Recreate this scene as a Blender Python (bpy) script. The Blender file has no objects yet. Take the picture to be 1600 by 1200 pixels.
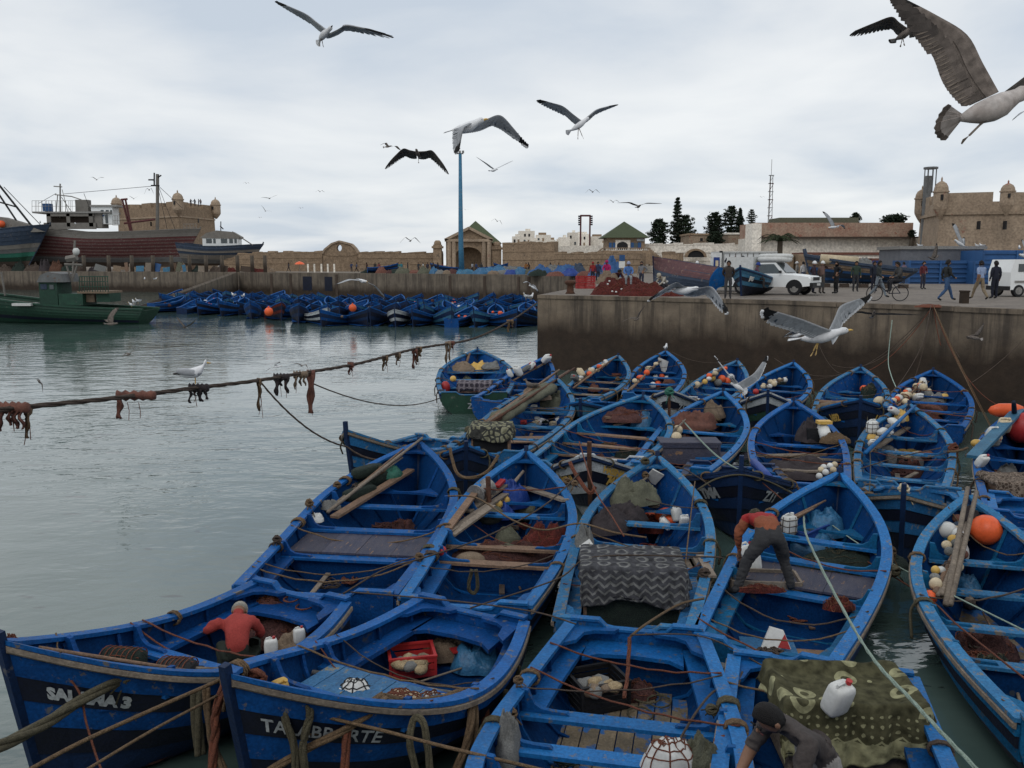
import bpy,math,random
from mathutils import Vector as Vec,Matrix,noise
sc=bpy.context.scene;COL=sc.collection
RN=random.Random(11)
# ---------------------------------------------------------------- camera, light
F=1350.0;EYE=5.5;PITCH=math.atan(189/1350)
cd=bpy.data.cameras.new('camera');cam=bpy.data.objects.new('camera',cd);COL.objects.link(cam)
cd.sensor_width=36;cd.lens=36*F/1600;cd.clip_start=.1;cd.clip_end=6000
cam.location=(0,0,EYE);cam.rotation_euler=(math.pi/2-PITCH,0,0);sc.camera=cam
vs=sc.view_settings
sc.display_settings.display_device='sRGB'
vs.view_transform='Standard';vs.look='None';vs.gamma=1;vs.use_curve_mapping=False;vs.exposure=.12
SUN_EL,SUN_AZ=math.radians(48),math.radians(205)
world=bpy.data.worlds.new('World');sc.world=world;world.use_nodes=True
nt=world.node_tree;nt.nodes.clear()
def wn(t,**k):
    n=nt.nodes.new(t)
    for a,b in k.items():setattr(n,a,b)
    return n
wo=wn('ShaderNodeOutputWorld');bg=wn('ShaderNodeBackground');bg.inputs[1].default_value=.1
sky=wn('ShaderNodeTexSky',sky_type='NISHITA',sun_disc=False,sun_elevation=SUN_EL,sun_rotation=SUN_AZ)
tc=wn('ShaderNodeTexCoord');sp=wn('ShaderNodeSeparateXYZ');nt.links.new(tc.outputs['Generated'],sp.inputs[0])
# clouds: the view direction projected on a high flat layer
zc=wn('ShaderNodeMath',operation='MAXIMUM');nt.links.new(sp.outputs[2],zc.inputs[0]);zc.inputs[1].default_value=0
za=wn('ShaderNodeMath',operation='ADD');nt.links.new(zc.outputs[0],za.inputs[0]);za.inputs[1].default_value=.14
dx=wn('ShaderNodeMath',operation='DIVIDE');nt.links.new(sp.outputs[0],dx.inputs[0]);nt.links.new(za.outputs[0],dx.inputs[1])
dy=wn('ShaderNodeMath',operation='DIVIDE');nt.links.new(sp.outputs[1],dy.inputs[0]);nt.links.new(za.outputs[0],dy.inputs[1])
cb=wn('ShaderNodeCombineXYZ');nt.links.new(dx.outputs[0],cb.inputs[0]);nt.links.new(dy.outputs[0],cb.inputs[1])
def wnoise(scale,detail,rough,off):
    m=wn('ShaderNodeMapping');m.inputs['Location'].default_value=off;nt.links.new(cb.outputs[0],m.inputs[0])
    n=wn('ShaderNodeTexNoise');n.inputs['Scale'].default_value=scale;n.inputs['Detail'].default_value=detail
    n.inputs['Roughness'].default_value=rough;n.inputs['Distortion'].default_value=.3
    nt.links.new(m.outputs[0],n.inputs['Vector']);return n
n1=wnoise(.9,7,.5,(3.1,1.7,0))
r1=wn('ShaderNodeValToRGB');e=r1.color_ramp.elements
e[0].position=.34;e[0].color=(5.5,6.15,6.95,1);e[1].position=.66;e[1].color=(8.3,8.5,8.6,1)
m1=e.new(.5);m1.color=(7.15,7.5,7.85,1)
nt.links.new(n1.outputs[0],r1.inputs[0])
mx=wn('ShaderNodeMixRGB');mx.inputs[0].default_value=.93
nt.links.new(sky.outputs[0],mx.inputs[1]);nt.links.new(r1.outputs[0],mx.inputs[2])
# the ramp holds its colours on a 0..1 scale times 1: colours above 1 are kept by the ramp
nt.links.new(mx.outputs[0],bg.inputs[0]);nt.links.new(bg.outputs[0],wo.inputs[0])
sd=bpy.data.lights.new('sun','SUN');sun=bpy.data.objects.new('sun',sd);COL.objects.link(sun)
sd.energy=.6;sd.angle=math.radians(20);sd.color=(1,.97,.93)
sdir=Vec((math.sin(SUN_AZ)*math.cos(SUN_EL),math.cos(SUN_AZ)*math.cos(SUN_EL),math.sin(SUN_EL)))
sun.rotation_euler=sdir.to_track_quat('Z','Y').to_euler();sun.location=sdir*100

# ---------------------------------------------------------------- pixel of the 1600x1200 photograph -> place in the world
_c,_s=math.cos(PITCH),math.sin(PITCH)
def ray(px,py):
    x,y=(px-800)/F,(600-py)/F
    return Vec((x,_c+y*_s,y*_c-_s))
def PZ(px,py,z):
    d=ray(px,py);k=(z-EYE)/d.z;return Vec((0,0,EYE))+d*k
def PD(px,py,depth):
    d=ray(px,py);return Vec((0,0,EYE))+d*(depth/d.y)

# ---------------------------------------------------------------- materials
def mat(name,c,c2=None,rough=.75,scale=3.,bump=.0,bscale=30.,stretch=(1,1,1),wear=None,wt=.62,ws=4.,metal=0.,spec=.35,soft=.25,fine=.25,coat=0,vary=.14):
    m=bpy.data.materials.new(name);m.use_nodes=True;t=m.node_tree;N=t.nodes;Lk=t.links.new
    b=N['Principled BSDF'];b.inputs['Roughness'].default_value=rough;b.inputs['Metallic'].default_value=metal
    b.inputs['Specular IOR Level'].default_value=spec
    co=N.new('ShaderNodeTexCoord');oi=N.new('ShaderNodeObjectInfo')
    mul=N.new('ShaderNodeMath');mul.operation='MULTIPLY';mul.inputs[1].default_value=41.;Lk(oi.outputs['Random'],mul.inputs[0])
    add=N.new('ShaderNodeVectorMath');Lk(co.outputs['Object'],add.inputs[0]);Lk(mul.outputs[0],add.inputs[1])
    mp=N.new('ShaderNodeMapping');mp.inputs['Scale'].default_value=stretch;Lk(add.outputs[0],mp.inputs[0])
    n=N.new('ShaderNodeTexNoise');n.inputs['Scale'].default_value=scale;n.inputs['Detail'].default_value=8;n.inputs['Roughness'].default_value=.62
    Lk(mp.outputs[0],n.inputs['Vector'])
    r=N.new('ShaderNodeValToRGB');c2=c2 or tuple(x*.62 for x in c)
    r.color_ramp.elements[0].position=.5-soft;r.color_ramp.elements[1].position=.5+soft
    r.color_ramp.elements[0].color=(*c2,1);r.color_ramp.elements[1].color=(*c,1);Lk(n.outputs[0],r.inputs[0])
    out=r.outputs[0]
    # fine speckle
    nf=N.new('ShaderNodeTexNoise');nf.inputs['Scale'].default_value=bscale;nf.inputs['Detail'].default_value=4;Lk(mp.outputs[0],nf.inputs['Vector'])
    if fine:
        rf=N.new('ShaderNodeMapRange');rf.inputs[1].default_value=.3;rf.inputs[2].default_value=.7;rf.inputs[3].default_value=1-fine;rf.inputs[4].default_value=1+fine
        Lk(nf.outputs[0],rf.inputs[0]);mm=N.new('ShaderNodeMixRGB');mm.blend_type='MULTIPLY';mm.inputs[0].default_value=1
        Lk(out,mm.inputs[1]);Lk(rf.outputs[0],mm.inputs[2]);out=mm.outputs[0]
    if wear:
        nw=N.new('ShaderNodeTexNoise');nw.inputs['Scale'].default_value=ws;nw.inputs['Detail'].default_value=9;nw.inputs['Roughness'].default_value=.7
        Lk(mp.outputs[0],nw.inputs['Vector'])
        rw=N.new('ShaderNodeMapRange');rw.inputs[1].default_value=wt;rw.inputs[2].default_value=wt+.05;Lk(nw.outputs[0],rw.inputs[0])
        mw=N.new('ShaderNodeMixRGB');Lk(rw.outputs[0],mw.inputs[0]);Lk(out,mw.inputs[1]);mw.inputs[2].default_value=(*wear,1);out=mw.outputs[0]
    hv=N.new('ShaderNodeMapRange');hv.inputs[3].default_value=1-vary;hv.inputs[4].default_value=1+vary;Lk(oi.outputs['Random'],hv.inputs[0])
    hm=N.new('ShaderNodeVectorMath');hm.operation='SCALE';Lk(out,hm.inputs[0]);Lk(hv.outputs[0],hm.inputs[3]);out=hm.outputs[0]
    Lk(out,b.inputs['Base Color'])
    if bump:
        bp=N.new('ShaderNodeBump');bp.inputs['Strength'].default_value=bump;bp.inputs['Distance'].default_value=.02
        Lk(nf.outputs[0],bp.inputs['Height']);Lk(bp.outputs[0],b.inputs['Normal'])
    m.diffuse_color=(*c,1);return m
WOOD=(.20,.13,.085)
M={}
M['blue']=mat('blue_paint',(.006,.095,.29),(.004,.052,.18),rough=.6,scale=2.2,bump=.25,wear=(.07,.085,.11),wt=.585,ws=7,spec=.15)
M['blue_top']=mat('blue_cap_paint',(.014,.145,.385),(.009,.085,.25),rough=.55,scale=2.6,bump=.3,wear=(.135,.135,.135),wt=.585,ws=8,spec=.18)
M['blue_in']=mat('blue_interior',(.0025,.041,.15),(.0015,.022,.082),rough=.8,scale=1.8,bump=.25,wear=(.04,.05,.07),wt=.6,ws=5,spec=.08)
M['blue_deep']=mat('deep_blue',(.003,.022,.08),(.002,.012,.042),rough=.6,scale=2,bump=.3,wear=(.09,.09,.10),wt=.64,ws=3)
M['navy']=mat('navy_black',(.004,.008,.028),(.003,.004,.010),rough=.55,scale=2,bump=.3,wear=(.05,.05,.055),wt=.66,ws=4)
M['teal']=mat('faded_teal',(.045,.17,.27),(.02,.09,.17),rough=.6,scale=2.5,bump=.3,wear=(.16,.15,.13),wt=.60)
M['white']=mat('white_paint',(.46,.48,.48),(.27,.29,.31),rough=.6,scale=4,bump=.3,wear=(.10,.10,.11),wt=.60,ws=5)
M['green']=mat('green_paint',(.014,.060,.035),(.008,.03,.02),rough=.6,scale=3,bump=.3,wear=(.12,.12,.10),wt=.62)
M['wood']=mat('bare_wood',(.25,.155,.10),(.12,.078,.055),rough=.8,scale=4,bump=.5,stretch=(1,1,1),wear=(.06,.05,.05),wt=.62)
M['wood2']=mat('grey_wood',(.27,.22,.17),(.13,.105,.085),rough=.85,scale=5,bump=.5)
M['deck']=mat('worn_deck',(.075,.068,.085),(.028,.034,.065),rough=.7,scale=3,bump=.5,stretch=(.6,3,1),wear=(.22,.13,.075),wt=.60,ws=5)
M['deckblue']=mat('worn_blue_deck',(.035,.145,.29),(.02,.085,.19),rough=.6,scale=4,bump=.4,wear=(.20,.17,.10),wt=.58,ws=4)
M['floorw']=mat('floor_wood',(.23,.175,.11),(.09,.075,.055),rough=.8,scale=4,bump=.5,wear=(.02,.10,.28),wt=.52,ws=3)
M['rope']=mat('rope',(.19,.125,.07),(.085,.055,.033),rough=.95,scale=25,bump=.9,bscale=90,fine=.45)
M['rope_g']=mat('rope_greenish',(.115,.10,.062),(.055,.048,.03),rough=.95,scale=20,bump=.9,bscale=90,fine=.45)
M['rope_r']=mat('rope_reddish',(.19,.062,.035),(.09,.035,.022),rough=.95,scale=20,bump=.8,bscale=80,fine=.4)
M['rope_p']=mat('rope_pale',(.34,.42,.36),(.20,.27,.22),rough=.9,scale=20,bump=.6,bscale=80)
M['rope_d']=mat('rope_dark',(.10,.072,.055),(.05,.037,.03),rough=.95,scale=20,bump=.8,bscale=80)
M['plastic_w']=mat('white_plastic',(.68,.68,.66),(.5,.5,.47),rough=.42,scale=6,bump=.05,fine=.06,wear=(.33,.30,.25),wt=.62)
M['cream']=mat('cream_float',(.62,.52,.36),(.44,.35,.22),rough=.6,scale=6,fine=.15)
M['yellow']=mat('yellow_plastic',(.62,.40,.10),(.48,.29,.07),rough=.5,scale=6,fine=.1)
M['orange']=mat('orange_plastic',(.80,.13,.035),(.62,.09,.025),rough=.42,scale=4,fine=.08,wear=(.4,.12,.06),wt=.66)
M['red']=mat('red_plastic',(.42,.03,.03),(.28,.02,.02),rough=.45,scale=4,fine=.12)
M['bag_blue']=mat('blue_tarpaulin',(.016,.058,.27),(.010,.03,.16),rough=.45,scale=5,bump=.5,fine=.2)
M['bag_lblue']=mat('light_blue_bag',(.035,.15,.28),(.02,.08,.17),rough=.4,scale=7,bump=.6,fine=.2)
M['net_red']=mat('red_net',(.13,.022,.016),(.035,.009,.008),rough=.95,scale=12,bump=1.,bscale=60,fine=.6)
M['net_brown']=mat('brown_net',(.10,.042,.035),(.045,.02,.02),rough=.95,scale=10,bump=1.,bscale=55,fine=.6)
M['net_green']=mat('dark_green_net',(.022,.035,.026),(.012,.018,.016),rough=.95,scale=12,bump=1.,bscale=70,fine=.6)
M['cloth_dark']=mat('dark_cloth',(.050,.040,.042),(.022,.018,.02),rough=.95,scale=6,bump=.6,bscale=60)
M['cloth_olive']=mat('olive_cloth',(.135,.135,.095),(.065,.065,.045),rough=.95,scale=6,bump=.6,bscale=60)
M['cloth_tan']=mat('tan_cloth',(.24,.18,.125),(.12,.085,.06),rough=.95,scale=6,bump=.6,bscale=60)
M['cloth_rust']=mat('rusty_cloth',(.20,.085,.06),(.085,.038,.03),rough=.95,scale=6,bump=.6,bscale=60)
M['cloth_grey']=mat('grey_cloth',(.22,.22,.21),(.11,.11,.105),rough=.95,scale=6,bump=.6,bscale=60)
M['black']=mat('black_rubber',(.012,.012,.014),(.006,.006,.007),rough=.6,scale=8,bump=.4)
M['metal']=mat('grey_metal',(.32,.31,.29),(.17,.16,.15),rough=.5,metal=.6,scale=8,bump=.2)
M['rust']=mat('rusty_iron',(.12,.055,.032),(.05,.025,.018),rough=.9,scale=8,bump=.6)
M['stone']=mat('sandstone',(.33,.24,.16),(.19,.135,.09),rough=.95,scale=1.1,bump=.8,bscale=4,wear=(.13,.10,.075),wt=.60,ws=1.3)
M['stone2']=mat('sandstone_light',(.37,.285,.205),(.235,.175,.125),rough=.95,scale=.6,bump=.8,bscale=4,wear=(.25,.11,.08),wt=.61,ws=.4)
M['white_wall']=mat('limewash',(.80,.75,.66),(.66,.60,.52),rough=.95,scale=.7,bump=.3,bscale=3,wear=(.27,.20,.14),wt=.66,ws=.6)
M['red_wall']=mat('peeling_plaster',(.44,.335,.25),(.30,.155,.11),rough=.95,scale=.9,bump=.6,bscale=4,wear=(.30,.12,.08),wt=.58,ws=.7)
M['tile_g']=mat('green_roof_tile',(.075,.095,.045),(.045,.055,.03),rough=.8,scale=3,bump=.5,stretch=(1,1,4))
M['leaf']=mat('leaves',(.022,.038,.018),(.010,.018,.009),rough=.85,scale=1.2,fine=.4)
M['leaf2']=mat('palm_leaves',(.040,.055,.022),(.018,.028,.012),rough=.8,scale=1.2,fine=.3)
M['bark']=mat('bark',(.10,.08,.06),None,rough=.95,scale=5,bump=.5)
M['glass']=mat('dark_glass',(.03,.045,.05),None,rough=.12,spec=.8,fine=0)
M['car_w']=mat('car_white',(.78,.79,.78),(.68,.69,.68),rough=.3,scale=2,fine=.03,spec=.5)
M['box_blue']=mat('container_blue',(.028,.10,.25),(.02,.07,.19),rough=.6,scale=1.5,wear=(.14,.07,.05),wt=.66,ws=2)
M['box_grey']=mat('container_grey',(.13,.135,.15),(.08,.085,.10),rough=.7,scale=1.5,wear=(.10,.06,.045),wt=.62,ws=2)
M['hull_grey']=mat('trawler_grey',(.20,.185,.165),(.13,.118,.105),rough=.8,scale=1.2,bump=.3,wear=(.10,.06,.045),wt=.62,ws=1.2)
M['hull_red']=mat('trawler_red',(.12,.034,.034),(.06,.022,.022),rough=.8,scale=2,stretch=(1,1,1),bump=.3,wear=(.12,.09,.085),wt=.60,ws=1.2)
M['hull_blue']=mat('trawler_blue',(.04,.06,.095),(.022,.034,.058),rough=.8,scale=1.5,bump=.3,wear=(.14,.12,.11),wt=.6,ws=2)
M['antif']=mat('antifouling_grey',(.16,.165,.165),(.10,.10,.10),rough=.8,scale=1.2,wear=(.12,.07,.05),wt=.6)
M['tarp_g']=mat('green_tarp',(.03,.16,.11),(.02,.10,.07),rough=.6,scale=3,bump=.4)
M['skin']=mat('skin',(.27,.145,.09),(.22,.115,.07),rough=.55,scale=8,fine=.05)
M['hair']=mat('hair',(.012,.010,.010),None,rough=.8,scale=20,bump=.8,bscale=120)
M['shell']=mat('oyster_shell',(.42,.33,.20),(.22,.15,.08),rough=.8,scale=14,bump=.8,bscale=60)
M['g_white']=mat('gull_white',(.70,.70,.70),(.60,.60,.61),rough=.8,scale=9,fine=.08)
M['g_grey']=mat('gull_grey',(.40,.41,.425),(.31,.32,.335),rough=.8,scale=14,fine=.15,stretch=(1,1,1))
M['g_black']=mat('gull_black',(.02,.018,.017),None,rough=.8)
M['g_brown']=mat('gull_brown',(.165,.137,.118),(.09,.075,.065),rough=.85,scale=22,fine=.35,vary=.28)
M['g_dark']=mat('gull_dark_brown',(.085,.072,.064),(.045,.038,.034),rough=.85,scale=22,vary=.3)
M['g_buff']=mat('gull_buff',(.23,.19,.155),(.13,.105,.085),rough=.85,scale=22,fine=.3)
M['g_mottle']=mat('gull_mottled',(.56,.52,.49),(.33,.28,.25),rough=.85,scale=16,fine=.2)
M['g_leg']=mat('gull_leg',(.55,.36,.10),(.42,.26,.10),rough=.6)
M['blue_f']=mat('faded_blue_paint',(.022,.135,.31),(.014,.08,.20),rough=.7,scale=2.5,bump=.3,wear=(.15,.155,.16),wt=.555,ws=6,spec=.12)
M['blue_g']=mat('greenish_blue_paint',(.008,.125,.27),(.006,.07,.17),rough=.65,scale=2,bump=.3,wear=(.10,.09,.08),wt=.575,ws=5,spec=.12)
M['blue_d']=mat('deeper_blue_paint',(.004,.068,.25),(.003,.036,.14),rough=.6,scale=2,bump=.3,wear=(.10,.10,.11),wt=.585,ws=7,spec=.15)
M['cap_f']=mat('faded_cap_paint',(.035,.17,.34),(.020,.10,.22),rough=.65,scale=3,bump=.35,wear=(.17,.15,.125),wt=.545,ws=7,spec=.15)
M['cap_d']=mat('deeper_cap_paint',(.008,.108,.35),(.005,.062,.21),rough=.55,scale=3,bump=.3,wear=(.13,.12,.11),wt=.575,ws=7,spec=.18)
_cc={}
def colm(c,rough=.85,bump=.3):
    k=tuple(round(x,3)for x in c)
    if k not in _cc:_cc[k]=mat('dyed_cloth',c,tuple(x*.7 for x in c),rough=rough,scale=6,bump=bump,bscale=50,fine=.15)
    return _cc[k]

# ---------------------------------------------------------------- mesh builder
def inv_of(o):
    m=Matrix.Identity(4)
    while o is not None:m=o.matrix_basis @m;o=o.parent
    return m.inverted()
class MB:
    def __init__(s):s.v=[];s.f=[];s.m=[]
    def add(s,vs_,fs,mi=0):
        o=len(s.v);s.v +=[Vec(v)for v in vs_];s.f +=[tuple(i+o for i in f)for f in fs];s.m +=[mi]*len(fs)
    def box(s,c,d,rz=0,mi=0,mx=None):
        a,b,h=d[0]/2,d[1]/2,d[2]/2
        q=[Vec((x,y,z))for x in (-a,a)for y in (-b,b)for z in (-h,h)]
        if mx is None:mx=Matrix.Rotation(rz,3,'Z')
        q=[mx @p+Vec(c)for p in q]
        s.add(q,[(0,1,3,2),(4,6,7,5),(0,4,5,1),(2,3,7,6),(0,2,6,4),(1,5,7,3)],mi)
    def hexa(s,q,mi=0):s.add(q,[(0,1,3,2),(4,6,7,5),(0,4,5,1),(2,3,7,6),(0,2,6,4),(1,5,7,3)],mi)
    def beam(s,p,q,w,h,up=(0,0,1),mi=0):
        p,q=Vec(p),Vec(q);d=(q-p).normalized();u=Vec(up);x=d.cross(u)
        if x.length <1e-3:x=d.cross(Vec((1,0,0)))
        x.normalize();u=x.cross(d).normalized();x *=w/2;u *=h/2
        s.hexa([p-x-u,p-x+u,p+x-u,p+x+u,q-x-u,q-x+u,q+x-u,q+x+u],mi)
    def loft(s,rings,closed=True,caps=True,mi=0):
        n=len(rings[0]);vs_=[p for r in rings for p in r];fs=[]
        for i in range(len(rings)-1):
            for j in range(n if closed else n-1):
                a=i*n+j;b=i*n+(j+1)%n;fs.append((a,b,b+n,a+n))
        if caps and closed:fs.append(tuple(reversed(range(n))));fs.append(tuple(range((len(rings)-1)*n,len(rings)*n)))
        s.add(vs_,fs,mi)
    def tube(s,pts,r,n=6,mi=0,tw=0,caps=True):
        pts=[Vec(p)for p in pts];rings=[];u=None
        for i,p in enumerate(pts):
            d=(pts[min(i+1,len(pts)-1)]-pts[max(i-1,0)]);d=d.normalized()if d.length >1e-9 else Vec((0,0,1))
            if u is None:u=d.orthogonal().normalized()if abs(d.z)>.95 else d.cross(Vec((0,0,1))).normalized()
            else:u=(u-d*u.dot(d));u=u.normalized()if u.length >1e-6 else d.orthogonal().normalized()
            w=d.cross(u);rr=r[i]if isinstance(r,(list,tuple))else r
            rings.append([p+(u*math.cos(a)+w*math.sin(a))*rr for a in [tw*i+2*math.pi*k/n for k in range(n)]])
        s.loft(rings,mi=mi,caps=caps)
    def ball(s,c,r,nu=12,nv=8,mi=0,mx=None,e=1.):
        if not isinstance(r,(list,tuple)):r=(r,r,r)
        c=Vec(c);rings=[]
        def pw(x):return math.copysign(abs(x)**e,x)
        for i in range(1,nv):
            th=math.pi*i/nv
            ring=[Vec((r[0]*pw(math.sin(th))*pw(math.cos(2*math.pi*k/nu)),r[1]*pw(math.sin(th))*pw(math.sin(2*math.pi*k/nu)),r[2]*pw(-math.cos(th))))for k in range(nu)]
            rings.append([c+(mx @p if mx else p)for p in ring])
        s.loft(rings,mi=mi,caps=True)
    def grid(s,rows,mi=0):s.loft(rows,closed=False,caps=False,mi=mi)
    def prism(s,poly,a,b,mi=0):   # poly: list of 3d points; extruded from +a to +b vectors
        n=len(poly);A=[Vec(p)+Vec(a)for p in poly];B=[Vec(p)+Vec(b)for p in poly]
        s.add(A+B,[tuple(range(n-1,-1,-1)),tuple(range(n,2*n))]+[(i,(i+1)%n,n+(i+1)%n,n+i)for i in range(n)],mi)
    def build(s,name,mats,parent=None,smooth=False,world=False,recentre=True,uv=None,**tags):
        if not isinstance(mats,(list,tuple)):mats=[mats]
        me=bpy.data.meshes.new(name);v=s.v;o=bpy.data.objects.new(name,me)
        if parent is not None:
            o.parent=parent
            if world:mi=inv_of(parent);v=[mi @p for p in v]
        elif recentre and v:
            c=Vec((sum(p.x for p in v)/len(v),sum(p.y for p in v)/len(v),min(p.z for p in v)));v=[p-c for p in v];o.location=c
        me.from_pydata(v,[],s.f)
        for m in mats:me.materials.append(M[m]if isinstance(m,str)else m)
        me.polygons.foreach_set('material_index',s.m)
        if smooth:me.polygons.foreach_set('use_smooth',[True]*len(s.f))
        if uv:
            l=me.uv_layers.new(name='UVMap');d=[]
            for f in s.f:
                for i in f:d +=list(uv[i])
            l.data.foreach_set('uv',d)
        me.update();COL.objects.link(o);tag(o,**tags);return o
def tag(o,label=None,cat=None,group=None,kind=None):
    if label:o['label']=label
    if cat:o['category']=cat
    if group:o['group']=group
    if kind:o['kind']=kind
    return o
def thing(name,label,cat,loc=(0,0,0),rz=0,group=None):
    o=bpy.data.objects.new(name,None);COL.objects.link(o);o.location=loc;o.rotation_euler=(0,0,rz);o.empty_display_size=.2
    return tag(o,label,cat,group)
def copy_tree(o,parent=None):
    c=o.copy();COL.objects.link(c);c.parent=parent
    for ch in [x for x in CH.get(o.name,o.children)]:copy_tree(ch,c)
    return c
CH={}
def lerp(a,b,t):return a+(b-a)*t
def smooth(t):t=max(0,min(1,t));return t*t*(3-2*t)
def interp(pts,t):
    for i in range(len(pts)-1):
        if t <=pts[i+1][0]:
            x0,y0=pts[i];x1,y1=pts[i+1];h=x1-x0;u=(t-x0)/h
            m0=(y1-pts[i-1][1])/(x1-pts[i-1][0])*h if i else (y1-y0);m1=(pts[i+2][1]-y0)/(pts[i+2][0]-x0)*h if i+2 <len(pts)else (y1-y0)
            return (2*u**3-3*u*u+1)*y0+(u**3-2*u*u+u)*m0+(-2*u**3+3*u*u)*y1+(u**3-u*u)*m1
    return pts[-1][1]
def catenary(p,q,sag,n=16,wob=0,seed=0):
    p,q=Vec(p),Vec(q);rr=random.Random(seed);out=[]
    for i in range(n+1):
        t=i/n;x=p.lerp(q,t);x.z -=sag*4*t*(1-t)
        if wob and 0 <i <n:x +=Vec((rr.uniform(-wob,wob),rr.uniform(-wob,wob),rr.uniform(-wob,wob)))
        out.append(x)
    return out
def smoothline(pts,k=6):
    pts=[Vec(p)for p in pts];out=[]
    for i in range(len(pts)-1):
        p0=pts[max(i-1,0)];p1=pts[i];p2=pts[i+1];p3=pts[min(i+2,len(pts)-1)]
        for j in range(k):
            t=j/k;out.append(.5*((2*p1)+(p2-p0)*t+(2*p0-5*p1+4*p2-p3)*t*t+(3*p1-p0-3*p2+p3)*t**3))
    out.append(pts[-1]);return out
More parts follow.
